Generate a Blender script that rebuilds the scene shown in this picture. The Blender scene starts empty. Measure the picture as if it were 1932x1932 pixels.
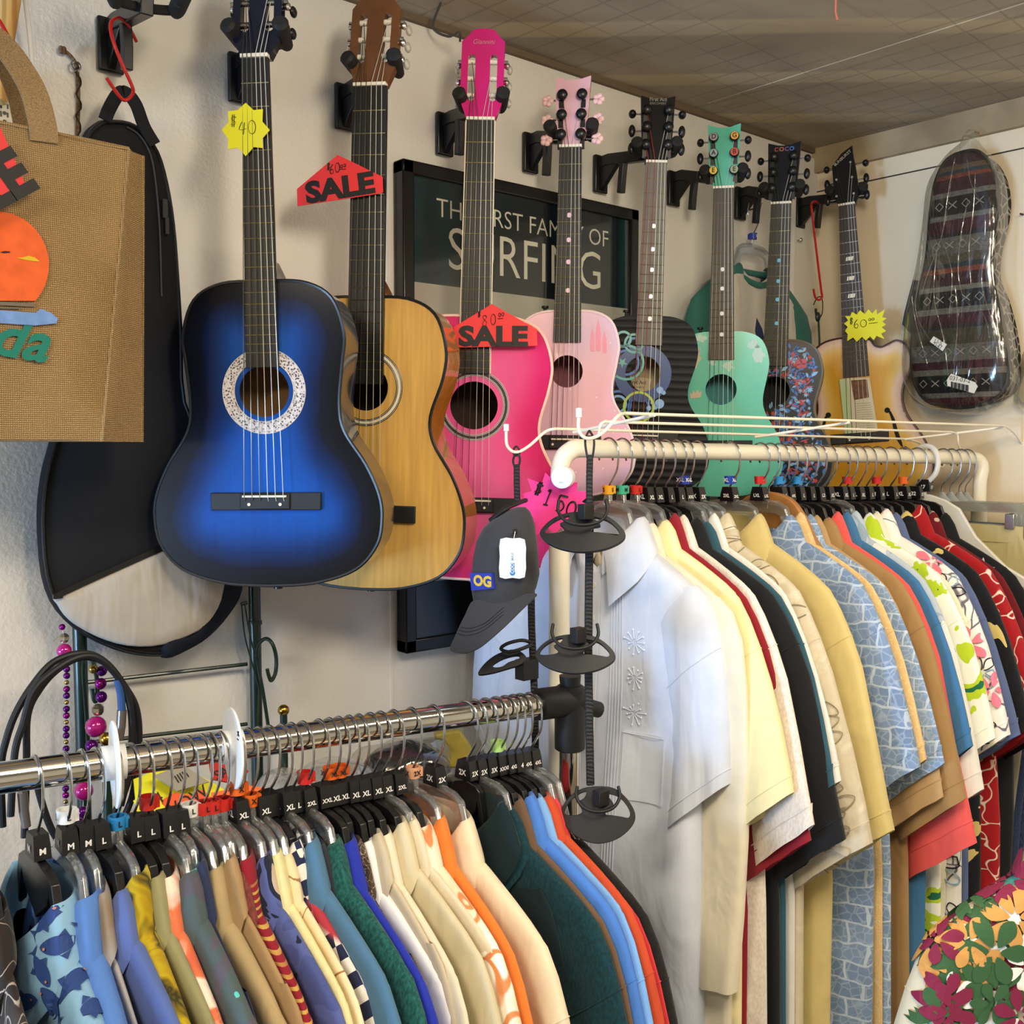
import bpy, bmesh, math, random
from math import sin, cos, pi, atan2, sqrt, radians
from mathutils import Vector, Matrix, noise, geometry

# ------------------------------------------------------------------ camera, world, lights, exposure
scene = bpy.context.scene
COL = scene.collection
CAM = Vector((0, 0, 1.6))
FPX = 1932.0
HEAD = Vector((.6541, .7564, 0)).normalized()
PITCH = math.atan(126 / 1932)
FW = Vector((HEAD.x * cos(PITCH), HEAD.y * cos(PITCH), -sin(PITCH)))
RT = Vector((HEAD.y, -HEAD.x, 0))
UP = RT.cross(FW)
cd = bpy.data.cameras.new('camera'); cd.sensor_width = 36; cd.lens = 36; cd.clip_start = .02
cam = bpy.data.objects.new('camera', cd); COL.objects.link(cam)
cam.matrix_world = Matrix((RT, UP, -FW)).transposed().to_4x4()
cam.matrix_world.translation = CAM
scene.camera = cam

world = bpy.data.worlds.new('world'); scene.world = world; world.use_nodes = True
world.node_tree.nodes['Background'].inputs[0].default_value = (.62, .66, .75, 1)
world.node_tree.nodes['Background'].inputs[1].default_value = .25

def area(name, loc, target, size, power, col, spread=180):
    l = bpy.data.lights.new(name, 'AREA'); l.shape = 'RECTANGLE'
    l.size, l.size_y = size; l.energy = power; l.color = col; l.spread = radians(spread)
    o = bpy.data.objects.new(name, l); COL.objects.link(o)
    o.location = loc
    o.rotation_euler = (Vector(target) - Vector(loc)).to_track_quat('-Z', 'Y').to_euler()
    return o
WARM = (1, .87, .67)
area('shop_lamp', (1.2, -.25, 2.31), (1.3, -.2, 0), (.28, 1.1), 22, WARM)
area('shop_lamp_rear', (-.95, .12, 2.31), (-.95, .12, 0), (.9, .28), 38, WARM)
area('right_wall_fill', (.55, .15, 2.31), (2.3, 1.0, 1.55), (.28, .6), 23, WARM)  # added fill light that brightens the right wall, not a shop fixture
area('daylight', (-2.9, .85, 1.0), (1.2, .95, 1.1), (.6, .95), 118, (.38, .63, 1))
scene.view_settings.view_transform = 'Standard'
scene.view_settings.look = 'None'
scene.view_settings.gamma = 1
scene.view_settings.exposure = .02
scene.cycles.max_bounces = 6
scene.cycles.diffuse_bounces = 4
scene.cycles.glossy_bounces = 3
scene.cycles.transparent_max_bounces = 18

# ------------------------------------------------------------------ helpers: pixels to places
def ray(px, py):
    return FW + RT * ((px - 966) / FPX) + UP * ((966 - py) / FPX)
def pY(px, py, Y):
    d = ray(px, py); return CAM + d * ((Y - CAM.y) / d.y)
def pX(px, py, X):
    d = ray(px, py); return CAM + d * ((X - CAM.x) / d.x)
def pZ(px, py, Z):
    return CAM + ray(px, py) * Z
def proj(P):
    q = Vector(P) - CAM; z = q.dot(FW)
    return 966 + FPX * q.dot(RT) / z, 966 - FPX * q.dot(UP) / z
class PL:
    """a plane in the place: x to the right as seen, y into the scene, z up"""
    def __init__(s, o, x=None, alpha=None, z=None):
        s.o = Vector(o)
        if alpha is not None:
            a = radians(alpha); y = -sin(a) * RT + cos(a) * HEAD
            z = Vector(z or (0, 0, 1)).normalized(); x = y.cross(z).normalized(); y = z.cross(x)
        else:
            x = Vector(x).normalized(); z = Vector(z or (0, 0, 1)).normalized(); y = z.cross(x).normalized(); z = x.cross(y)
        s.x, s.y, s.z = x, y, z
    def p(s, px, py):
        d = ray(px, py); q = CAM + d * ((s.o - CAM).dot(s.y) / d.dot(s.y)) - s.o
        return (q.dot(s.x), q.dot(s.z))
    def ps(s, pts): return [s.p(*q) for q in pts]
    def M(s):
        m = Matrix((s.x, s.y, s.z)).transposed().to_4x4(); m.translation = s.o; return m
BACK = (1, 0, 0); RIGHT = (0, -1, 0)
YW = 1.5; XR = 2.313; ZC = 1.6 + .745

# ------------------------------------------------------------------ helpers: meshes
_txt = {}
def textgeo(s, size=1, bold=0, shear=0, align='CENTER', space=1):
    k = (s, bold, shear, align, space)
    if k not in _txt:
        c = bpy.data.curves.new('t', 'FONT'); c.body = s; c.size = 1; c.offset = bold; c.shear = shear
        c.align_x = align; c.align_y = 'CENTER'; c.space_character = space; c.resolution_u = 3
        o = bpy.data.objects.new('t', c); COL.objects.link(o)
        me = o.to_mesh()
        _txt[k] = ([v.co.copy() for v in me.vertices], [tuple(p.vertices) for p in me.polygons])
        o.to_mesh_clear(); bpy.data.objects.remove(o); bpy.data.curves.remove(c)
    v, f = _txt[k]
    return [(p.x * size, p.y * size) for p in v], f
def inside(x, y, poly):
    r = False; j = len(poly) - 1
    for i in range(len(poly)):
        a, b = poly[i], poly[j]
        if (a[1] > y) != (b[1] > y) and x < (b[0] - a[0]) * (y - a[1]) / (b[1] - a[1]) + a[0]: r = not r
        j = i
    return r
def catmull(pts, n=6, closed=False):
    pts = [Vector(p) for p in pts]; N = len(pts); out = []
    rng = range(N) if closed else range(N - 1)
    for i in rng:
        if closed: a, b, c, d = pts[i - 1], pts[i], pts[(i + 1) % N], pts[(i + 2) % N]
        else: a, b, c, d = pts[max(i - 1, 0)], pts[i], pts[i + 1], pts[min(i + 2, N - 1)]
        for k in range(n):
            t = k / n
            out.append(.5 * ((2 * b) + (c - a) * t + (2 * a - 5 * b + 4 * c - d) * t * t + (3 * b - a - 3 * c + d) * t ** 3))
    if not closed: out.append(pts[-1].copy())
    return out
def c2(pts, n=6, closed=True):
    return [(p[0], p[1]) for p in catmull([(a, b, 0) for a, b in pts], n, closed)]
def circ(cx, cz, r, n=24, rz=None):
    return [(cx + r * cos(2 * pi * k / n), cz + (rz or r) * sin(2 * pi * k / n)) for k in range(n)]
class MB:
    def __init__(s): s.v = []; s.f = []; s.m = []; s.mat = 0
    def add(s, V, F, mat=None):
        b = len(s.v); s.v += [Vector(p) for p in V]
        for q in F: s.f.append(tuple(b + i for i in q)); s.m.append(s.mat if mat is None else mat)
        return s
    def xf(s, M, start=0):
        for i in range(start, len(s.v)): s.v[i] = M @ s.v[i]
        return s
    def box(s, c, sz, mat=None, M=None):
        x, y, z = [q / 2 for q in sz]; c = Vector(c)
        V = [Vector((a * x, b * y, d * z)) for a in (-1, 1) for b in (-1, 1) for d in (-1, 1)]
        V = [(M @ p if M else p) + c for p in V]
        return s.add(V, [(0, 1, 3, 2), (4, 6, 7, 5), (0, 4, 5, 1), (2, 3, 7, 6), (0, 2, 6, 4), (1, 5, 7, 3)], mat)
    def tube(s, pts, r, n=8, mat=None, closed=False, flat=1):
        pts = [Vector(p) for p in pts]; N = len(pts)
        rs = r if isinstance(r, (list, tuple)) else [r] * N
        T = []
        for i in range(N):
            a = pts[i - 1] if (i or closed) else pts[0]; b = pts[(i + 1) % N] if (i < N - 1 or closed) else pts[-1]
            T.append((b - a).normalized())
        u = T[0].orthogonal().normalized(); V = []
        for i in range(N):
            u = u - T[i] * u.dot(T[i])
            u = u.normalized() if u.length > 1e-6 else T[i].orthogonal().normalized()
            w = T[i].cross(u)
            for k in range(n):
                a = 2 * pi * k / n; V.append(pts[i] + (u * cos(a) + w * sin(a) * flat) * rs[i])
        F = []
        for i in range(N if closed else N - 1):
            for k in range(n):
                j = (i + 1) % N; F.append((i * n + k, i * n + (k + 1) % n, j * n + (k + 1) % n, j * n + k))
        if not closed: F += [tuple(range(n - 1, -1, -1)), tuple(range((N - 1) * n, N * n))]
        return s.add(V, F, mat)
    def strap(s, pts, side, w, t, mat=None):
        """a flat band along pts, w wide along side"""
        pts = [Vector(p) for p in pts]; V = []; N = len(pts)
        for i, p in enumerate(pts):
            d = (pts[min(i + 1, N - 1)] - pts[max(i - 1, 0)]).normalized()
            sd = Vector(side); sd = (sd - d * sd.dot(d)).normalized(); nn = d.cross(sd)
            V += [p + sd * w / 2 + nn * t / 2, p - sd * w / 2 + nn * t / 2, p - sd * w / 2 - nn * t / 2, p + sd * w / 2 - nn * t / 2]
        F = [(i * 4 + k, i * 4 + (k + 1) % 4, i * 4 + 4 + (k + 1) % 4, i * 4 + 4 + k) for i in range(N - 1) for k in range(4)]
        F += [(3, 2, 1, 0), tuple((N - 1) * 4 + k for k in range(4))]
        return s.add(V, F, mat)
    def loft(s, rings, mat=None, cap0=True, cap1=True):
        n = len(rings[0]); V = [p for r in rings for p in r]; F = []
        for i in range(len(rings) - 1):
            for k in range(n):
                F.append((i * n + k, i * n + (k + 1) % n, (i + 1) * n + (k + 1) % n, (i + 1) * n + k))
        if cap0: F.append(tuple(range(n - 1, -1, -1)))
        if cap1: F.append(tuple(range((len(rings) - 1) * n, len(rings) * n)))
        return s.add(V, F, mat)
    def ball(s, c, r, n=12, m=8, mat=None):
        r = r if isinstance(r, (tuple, list)) else (r, r, r); c = Vector(c); V = [c + Vector((0, 0, r[2]))]; F = []
        for j in range(1, m):
            for k in range(n):
                a, b = pi * j / m, 2 * pi * k / n
                V.append(c + Vector((r[0] * sin(a) * cos(b), r[1] * sin(a) * sin(b), r[2] * cos(a))))
        V.append(c - Vector((0, 0, r[2])))
        for k in range(n): F.append((0, 1 + k, 1 + (k + 1) % n))
        for j in range(m - 2):
            for k in range(n): F.append((1 + j * n + k, 1 + (j + 1) * n + k, 1 + (j + 1) * n + (k + 1) % n, 1 + j * n + (k + 1) % n))
        e = len(V) - 1
        for k in range(n): F.append((e, 1 + (m - 2) * n + (k + 1) % n, 1 + (m - 2) * n + k))
        return s.add(V, F, mat)
    def cyl(s, a, b, r, n=16, mat=None, r2=None): return s.tube([a, b], [r, r if r2 is None else r2], n, mat)
    def plate(s, out, holes=(), y0=0., y1=.002, mat=None, yf=None):
        """flat shape in x,z with thickness from y0 (seen side) to y1"""
        loops = [out] + list(holes); P = []; E = []
        for L in loops:
            b = len(P); P += [Vector(p[:2]) for p in L]; E += [(b + i, b + (i + 1) % len(L)) for i in range(len(L))]
        vs, es, fs, ov, oe, of = geometry.delaunay_2d_cdt(P, E, [], 0, 1e-7)
        V = []; F = []
        n = len(vs); g = yf or (lambda x, z: 0)
        for p in vs: V.append((p.x, y0 + g(p.x, p.y), p.y))
        for p in vs: V.append((p.x, y1 + g(p.x, p.y), p.y))
        cnt = {}
        for t in fs:
            cx = sum(vs[i].x for i in t) / len(t); cz = sum(vs[i].y for i in t) / len(t)
            if inside(cx, cz, out) and not any(inside(cx, cz, h) for h in holes):
                t = tuple(t); F.append(t); F.append(tuple(i + n for i in reversed(t)))
                for i in range(len(t)): cnt[(t[i], t[(i + 1) % len(t)])] = 1
        for (a, b) in cnt:
            if (b, a) not in cnt: F.append((b, a, a + n, b + n))
        return s.add(V, F, mat)
    def text(s, txt, cx, cz, size, y=-.0004, bold=0, shear=0, align='CENTER', space=1, mat=None, rot=0, sx=1):
        v, f = textgeo(txt, size, bold, shear, align, space); c, q = cos(rot), sin(rot)
        return s.add([(cx + (a * sx * c - b * q), y, cz + (a * sx * q + b * c)) for a, b in v], f, mat)
DIG = {'0': [[(.5 + .42 * sin(2 * pi * k / 14), .5 + .5 * cos(2 * pi * k / 14)) for k in range(15)]],
       '1': [[(.3, .85), (.55, 1), (.5, .5), (.45, 0)], [(.2, 0), (.75, .02)]],
       '4': [[(.45, 1), (.1, .4), (.95, .45)], [(.75, .95), (.6, 0)]],
       '5': [[(1, 1), (.3, .98)], [(.3, .98), (.27, .62)], [(.27, .62), (.6, .66), (.88, .4), (.7, .08), (.28, .03)]],
       '6': [[(.75, 1), (.35, .7), (.15, .3), (.35, .02), (.7, .05), (.82, .3), (.6, .5), (.25, .35)]],
       '8': [[(.7, .85), (.45, 1), (.2, .8), (.45, .55), (.75, .3), (.5, 0), (.18, .2), (.45, .52), (.75, .8), (.62, .95)]],
       '$': [[(.9, .8), (.5, .9), (.2, .72), (.5, .5), (.8, .3), (.5, .1), (.1, .2)], [(.4, 1.1), (.3, -.1)], [(.65, 1.1), (.55, -.1)]],
       '_': [[(0, .1), (1, .2)]]}
def handwrite(mb, txt, x, z, h, w, r, y=-.0006, mat=None, step=1.15, rot=0):
    for ch in txt:
        if ch != ' ':
            for st in DIG[ch]:
                q = [(x + (a * w) * cos(rot) - b * h * sin(rot), y, z + b * h * cos(rot) + a * w * sin(rot)) for a, b in st]
                mb.tube(catmull(q, 3), r, 5, mat, flat=.35)
        x += w * step * cos(rot); z += w * step * sin(rot)
def mesh(name, mb, mats, smooth=35, attr=None):
    me = bpy.data.meshes.new(name); me.from_pydata([tuple(v) for v in mb.v], [], mb.f)
    for m in (mats if isinstance(mats, (list, tuple)) else [mats]): me.materials.append(m)
    if max(mb.m, default=0): me.polygons.foreach_set('material_index', mb.m)
    if attr:
        a = me.attributes.new('edge', 'FLOAT', 'POINT'); a.data.foreach_set('value', attr)
    bm = bmesh.new(); bm.from_mesh(me); bmesh.ops.recalc_face_normals(bm, faces=bm.faces); bm.to_mesh(me); bm.free()
    if smooth:
        me.polygons.foreach_set('use_smooth', [True] * len(me.polygons)); me.set_sharp_from_angle(angle=radians(smooth))
    me.update(); return me
def obj(name, mb, mats, parent=None, M=None, smooth=35, bevel=0, label=None, attr=None):
    me = mb if isinstance(mb, bpy.types.Mesh) else mesh(name, mb, mats, smooth, attr)
    o = bpy.data.objects.new(name, me); COL.objects.link(o)
    if parent: o.parent = parent
    if M is not None: o.matrix_local = M
    if bevel:
        b = o.modifiers.new('bevel', 'BEVEL'); b.width = bevel; b.segments = 2; b.limit_method = 'ANGLE'; b.angle_limit = radians(40)
    if label: o['label'] = label
    return o
def tag(o, label, cat, group=None):
    o['label'] = label; o['category'] = cat
    if group: o['group'] = group
    return o
def thing(name, label, cat, M, group=None):
    o = bpy.data.objects.new(name, None); COL.objects.link(o); o.empty_display_size = .05
    o.matrix_world = M if isinstance(M, Matrix) else Matrix.Translation(Vector(M))
    return tag(o, label, cat, group)
def struct(name, mb, mats, **k):
    o = obj(name, mb, mats, **k); o['kind'] = 'structure'; return o

# ------------------------------------------------------------------ helpers: materials
def lin(h):
    if not isinstance(h, str): return tuple(h) + (1,) if len(h) == 3 else h
    h = h.lstrip('#'); r = []
    for i in (0, 2, 4):
        c = int(h[i:i + 2], 16) / 255; r.append(c / 12.92 if c < .04045 else ((c + .055) / 1.055) ** 2.4)
    return tuple(r) + (1,)
class NT:
    def __init__(s, name):
        s.m = bpy.data.materials.new(name); s.m.use_nodes = True; s.t = s.m.node_tree; s.n = s.t.nodes; s.b = s.n['Principled BSDF']
    def new(s, typ, **k):
        q = s.n.new('ShaderNode' + typ)
        for a, v in k.items():
            if a.startswith('i_'):
                key = a[2:].replace('_', ' ')
                q.inputs[int(key) if key.isdigit() else key].default_value = v
            else: setattr(q, a, v)
        return q
    def ln(s, a, b, ao=0, bi=0):
        s.t.links.new(a.outputs[ao], b.inputs[bi]); return b
    def coord(s, seed=0, scale=(1, 1, 1), out='Object'):
        t = s.new('TexCoord'); m = s.new('Mapping'); m.inputs['Scale'].default_value = scale
        m.inputs['Location'].default_value = (seed * 3.17, seed * 1.31, seed * 2.23); s.ln(t, m, out); return m
    def noise(s, co, scale, detail=2, dist=0):
        q = s.new('TexNoise', i_Scale=scale, i_Detail=detail, i_Distortion=dist); s.ln(co, q, 0, 'Vector'); return q
    def ramp(s, src, stops, const=False, out=0):
        q = s.new('ValToRGB'); r = q.color_ramp; r.interpolation = 'CONSTANT' if const else 'LINEAR'
        while len(r.elements) < len(stops): r.elements.new(1)
        for e, (p, c) in zip(r.elements, stops): e.position = p; e.color = lin(c)
        s.ln(src, q, out, 0); return q
    def mix(s, fac, a, b, mode='MIX'):
        q = s.new('Mix', data_type='RGBA', blend_type=mode)
        for i, v in ((0, fac), (6, a), (7, b)):
            if isinstance(v, (int, float)): q.inputs[i].default_value = v
            elif isinstance(v, (str, tuple)): q.inputs[i].default_value = lin(v)
            else: s.t.links.new(v.outputs[2 if v.bl_idname == 'ShaderNodeMix' else 0], q.inputs[i])
        return q
    def base(s, q): s.t.links.new(q.outputs[2 if q.bl_idname == 'ShaderNodeMix' else 0], s.b.inputs['Base Color'])
    def bump(s, q, strength, dist=.001, prev=None):
        b = s.new('Bump', i_Strength=strength, i_Distance=dist); s.ln(q, b, 0, 'Height')
        if prev: s.ln(prev, b, 0, 'Normal')
        s.ln(b, s.b, 0, 'Normal'); return b
_mats = {}
def mat(name, col='#888888', rough=.5, metal=0, spec=.5, bump=0, bscale=200, var=0, vscale=8, coat=0, dist=.001, trans=0, ior=1.45, alpha=1, emit=0):
    if name in _mats: return _mats[name]
    t = NT(name); b = t.b
    b.inputs['Base Color'].default_value = lin(col); b.inputs['Roughness'].default_value = rough
    b.inputs['Metallic'].default_value = metal; b.inputs['Specular IOR Level'].default_value = spec
    b.inputs['Coat Weight'].default_value = coat; b.inputs['Coat Roughness'].default_value = .06
    b.inputs['Transmission Weight'].default_value = trans; b.inputs['IOR'].default_value = ior; b.inputs['Alpha'].default_value = alpha
    co = None
    if bump or var: co = t.coord()
    if bump: t.bump(t.noise(co, bscale, 3), bump, dist)
    if var:
        n = t.noise(co, vscale, 3); c = lin(col)
        d = tuple(max(0, q * (1 - var)) for q in c[:3]); l = tuple(min(1, q * (1 + var)) for q in c[:3])
        t.base(t.ramp(n, [(.3, d), (.7, l)]))
    _mats[name] = t.m; return t.m
def clear(name, tint='#ffffff', gloss=.16, rough=.12, bump=0, bscale=30, haze=0):
    """thin clear plastic: mostly see-through with a glossy film"""
    if name in _mats: return _mats[name]
    t = NT(name); t.n.remove(t.b); out = t.n['Material Output']
    tr = t.new('BsdfTransparent'); tr.inputs[0].default_value = lin(tint)
    gl = t.new('BsdfGlossy'); gl.inputs['Roughness'].default_value = rough; gl.inputs['Color'].default_value = (1, 1, 1, 1)
    lw = t.new('LayerWeight', i_Blend=.35); mp = t.new('MapRange', i_3=gloss * .5, i_4=min(1, gloss * 3.2)); t.ln(lw, mp, 1, 0)
    mx = t.new('MixShader'); t.ln(mp, mx, 0, 0); t.ln(tr, mx, 0, 1); t.ln(gl, mx, 0, 2)
    last = mx
    if haze:
        df = t.new('BsdfDiffuse'); df.inputs[0].default_value = (.8, .8, .78, 1); m2 = t.new('MixShader', i_0=haze)
        t.ln(mx, m2, 0, 1); t.ln(df, m2, 0, 2); last = m2
    if bump:
        n = t.noise(t.coord(scale=(1, 1, .35)), bscale, 3, .6); bp = t.new('Bump', i_Strength=bump, i_Distance=.01); t.ln(n, bp, 0, 'Height')
        t.ln(bp, gl, 0, 'Normal'); t.ln(bp, lw, 0, 'Normal')
    t.ln(last, out, 0, 0); _mats[name] = t.m; return t.m
_fid = [0]
def fab(kind, cols, sc=14, rough=.85, weave=900, wr=.8):
    """cloth with a woven grain, creases and a print"""
    _fid[0] += 1; sd = _fid[0]; t = NT('cloth_' + kind); b = t.b
    b.inputs['Roughness'].default_value = rough; b.inputs['Specular IOR Level'].default_value = .25
    b.inputs['Sheen Weight'].default_value = .12
    co = t.coord(sd); cols = [cols] if isinstance(cols, str) else cols
    def mulvar(q):
        n = t.noise(co, 26, 4); r = t.ramp(n, [(.3, (.92, .92, .92)), (.7, (1, 1, 1))]); t.base(t.mix(1.0, q, r, 'MULTIPLY'))
    if kind == 'solid':
        q = t.new('RGB'); q.outputs[0].default_value = lin(cols[0]); mulvar(q)
    elif kind == 'heather':
        mulvar(t.ramp(t.noise(t.coord(sd, (1, 1, .5)), 330, 2), [(.35, cols[0]), (.65, cols[1])]))
    elif kind in ('blotch', 'soft'):
        n = t.noise(co, sc, 3, 1.2); k = len(cols); st = []
        for i, c in enumerate(cols): st.append((max(0, .36 + .30 * i / max(1, k - 1)) if i else 0, c))
        mulvar(t.ramp(n, st, kind == 'blotch'))
    elif kind in ('lines', 'floral'):
        w = t.noise(co, sc * .9, 2); mx = t.new('Mix', data_type='RGBA', blend_type='LINEAR_LIGHT'); mx.inputs[0].default_value = .09
        t.ln(co, mx, 0, 6); t.ln(w, mx, 1, 7)
        v = t.new('TexVoronoi', feature='DISTANCE_TO_EDGE', i_Scale=sc); t.ln(mx, v, 2, 'Vector')
        r = t.ramp(v, [(0, (1, 1, 1)), (.013, (1, 1, 1)), (.024, (0, 0, 0))])
        q = t.new('RGB'); q.outputs[0].default_value = lin(cols[0])
        if len(cols) > 2:
            m = t.ramp(t.noise(co, sc * .42, 1, .6), [(0, (0, 0, 0)), (.60, (0, 0, 0)), (.72, (1, 1, 1))]); q = t.mix(m, q, cols[2])
        if len(cols) > 3:
            m = t.ramp(t.noise(t.coord(sd + 9), sc * .5, 1, .6), [(0, (0, 0, 0)), (.62, (0, 0, 0)), (.68, (1, 1, 1))]); q = t.mix(m, q, cols[3])
        mulvar(t.mix(r, q, cols[1]))
    elif kind == 'flowers':
        q = t.new('RGB'); q.outputs[0].default_value = lin(cols[0])
        for i, c in enumerate(cols[1:]):
            c3 = t.coord(sd + i * 7); w = t.noise(c3, sc * 2.2, 2); mx = t.new('Mix', data_type='RGBA', blend_type='LINEAR_LIGHT'); mx.inputs[0].default_value = .05
            t.ln(c3, mx, 0, 6); t.ln(w, mx, 1, 7)
            v = t.new('TexVoronoi', i_Scale=sc * (1 + .3 * i)); t.ln(mx, v, 2, 'Vector')
            q = t.mix(t.ramp(v, [(0, (1, 1, 1)), (.34, (1, 1, 1)), (.36, (0, 0, 0))]), q, c)
        mulvar(q)
    elif kind == 'tapa':
        c3 = t.coord(sd); sw = t.new('SeparateXYZ'); t.ln(c3, sw); cb = t.new('CombineXYZ'); t.ln(sw, cb, 0, 0); t.ln(sw, cb, 2, 1)
        w = t.noise(c3, 20, 2); mx = t.new('Mix', data_type='RGBA', blend_type='LINEAR_LIGHT'); mx.inputs[0].default_value = .012
        t.ln(cb, mx, 0, 6); t.ln(w, mx, 1, 7)
        br = t.new('TexBrick', i_Scale=sc, i_Color1=lin(cols[0]), i_Color2=lin(cols[1]), i_Mortar=lin(cols[2])); br.inputs['Mortar Size'].default_value = .025
        br.inputs['Brick Width'].default_value = .7; br.inputs['Row Height'].default_value = .45
        t.ln(mx, br, 2, 0)
        v = t.new('TexVoronoi', feature='DISTANCE_TO_EDGE', i_Scale=sc * 5.); t.ln(c3, v, 0, 'Vector')
        mulvar(t.mix(t.ramp(v, [(0, (.5, .5, .5)), (.05, (.25, .25, .25)), (.09, (0, 0, 0))]), br, cols[2]))
    elif kind == 'tri':
        c3 = t.coord(sd, (1, 1, 1)); ck = t.new('TexChecker', i_Scale=sc, i_Color1=lin(cols[0]), i_Color2=lin(cols[1]))
        rt = t.new('VectorRotate', rotation_type='Y_AXIS', i_Angle=.785); t.ln(c3, rt); t.ln(rt, ck)
        mulvar(t.mix(t.ramp(t.noise(co, 7, 1), [(0, (0, 0, 0)), (.58, (0, 0, 0)), (.6, (1, 1, 1))]), ck, cols[2]))
    elif kind == 'stripe':
        c3 = t.coord(sd); w = t.new('TexWave', bands_direction='Z', i_Scale=sc, i_Distortion=1.5); t.ln(c3, w)
        m = t.ramp(t.noise(co, 9, 1), [(0, (0, 0, 0)), (.46, (0, 0, 0)), (.56, (1, 1, 1))])
        g = t.ramp(w, [(0, cols[0]), (.72, cols[0]), (.76, cols[1])]); mulvar(t.mix(m, cols[0], g))
    h1 = t.noise(co, weave, 2); h2 = t.noise(t.coord(sd, (1, 1, .45)), 11, 3, .8)
    h3 = t.noise(t.coord(sd + 3, (1, .4, .10)), 34, 2, .4)
    t.bump(h1, .12, .0006, t.bump(h3, .3, .008, t.bump(h2, wr, .012)))
    return t.m
BLACKP = mat('black_plastic', '#141416', .32, bump=.05, bscale=300)
BLACKM = mat('black_matte', '#161617', .55, bump=.1, bscale=260)
CHROME = mat('chrome', '#d9d7d2', .09, 1)
STEEL = mat('hook_steel', '#b9b9b7', .22, 1)
WHITEP = mat('white_enamel', '#ece5d2', .33, bump=.04, bscale=60)
WHITE = mat('white_plastic', '#eef0f2', .35)
REDWIRE = mat('red_vinyl', '#b8201c', .3)
INK = mat('black_ink', '#141210', .6)
# ------------------------------------------------------------------ the room
t = NT('painted_wall'); b = t.b; b.inputs['Roughness'].default_value = .29; b.inputs['Specular IOR Level'].default_value = .45
co = t.coord(); n1 = t.noise(co, 150, 3); n2 = t.noise(co, 2.2, 4)
t.base(t.ramp(n2, [(.3, '#dcd7ce'), (.7, '#e4e0d8')])); t.bump(n1, .5, .0018, t.bump(n2, .15, .02)); WALL = t.m
t = NT('beige_wall'); b = t.b; b.inputs['Roughness'].default_value = .5
co = t.coord(); n2 = t.noise(co, 2.5, 4); t.base(t.ramp(n2, [(.3, '#e6d3b3'), (.7, '#ecdcc0')])); t.bump(t.noise(co, 60, 3), .12, .001); WALLR = t.m
t = NT('ceiling_sheet'); b = t.b; b.inputs['Roughness'].default_value = .62
co = t.coord(); rt = t.new('VectorRotate', rotation_type='Z_AXIS', i_Angle=radians(41)); t.ln(co, rt)
wv = t.new('TexWave', bands_direction='Y', i_Scale=1.25, i_Distortion=.8); wv.inputs['Detail'].default_value = 1; t.ln(rt, wv)
n = t.noise(rt, 2.6, 4, .7); q1 = t.ramp(n, [(.3, '#8f8372'), (.72, '#aa9c86')])
st = t.ramp(wv, [(.0, (0, 0, 0)), (.80, (0, 0, 0)), (.9, (1, 1, 1))]); q2 = t.mix(st, q1, '#b3a388')
r2 = t.new('VectorRotate', rotation_type='Z_AXIS', i_Angle=radians(45)); t.ln(rt, r2)
mp = t.new('Mapping'); mp.inputs['Scale'].default_value = (1, .62, 1); t.ln(r2, mp)
br = t.new('TexBrick', i_Scale=6.5, i_Color1=(1, 1, 1, 1), i_Color2=(1, 1, 1, 1), i_Mortar=(0, 0, 0, 1)); br.inputs['Mortar Size'].default_value = .012
br.offset = 0; t.ln(mp, br); msk = t.ramp(t.noise(co, 1.7, 2), [(.42, (1, 1, 1)), (.52, (.0, .0, .0))])
lines = t.mix(msk, br, (1, 1, 1)); t.base(t.mix(.24, q2, t.mix(1, q2, lines, 'MULTIPLY')))
t.bump(wv, .3, .02, t.bump(n, .3, .03)); CEIL = t.m
FLOOR = mat('floor_tile', '#8d8273', .5, var=.15, vscale=3)
TRIM = mat('grimy_trim', '#a08d6e', .6, var=.25, vscale=9)
X0, Y0 = -3.0, -2.5
def wallbox(x0, x1, y0, y1, z0, z1): return MB().box(((x0 + x1) / 2, (y0 + y1) / 2, (z0 + z1) / 2), (x1 - x0, y1 - y0, z1 - z0))
struct('wall_back', wallbox(X0 - .1, XR + .1, YW, YW + .1, 0, ZC), WALL)
struct('wall_right', wallbox(XR, XR + .1, Y0, YW, 0, ZC), WALLR)
struct('wall_front', wallbox(X0 - .1, XR + .1, Y0 - .1, Y0, 0, ZC), WALLR)
w = wallbox(X0 - .1, X0, Y0, .50, 0, ZC); w2 = wallbox(X0 - .1, X0, 1.20, YW, 0, ZC); w3 = wallbox(X0 - .1, X0, .50, 1.20, 0, .48); w4 = wallbox(X0 - .1, X0, .50, 1.20, 1.52, ZC)
for q in (w2, w3, w4): w.add(q.v, q.f)
struct('wall_left', w, WALL)
struct('floor', wallbox(X0 - .1, XR + .1, Y0 - .1, YW + .1, -.1, 0), FLOOR)
struct('ceiling', wallbox(X0 - .1, XR + .1, Y0 - .1, YW + .1, ZC, ZC + .1), CEIL)
m = MB()
for y in (.50, .85, 1.20): m.box((X0 - .03, y, 1.0), (.05, .05, 1.04))
for z in (.48, 1.52): m.box((X0 - .03, .85, z), (.05, .7, .05))
struct('window_1', m, WHITE)
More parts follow.
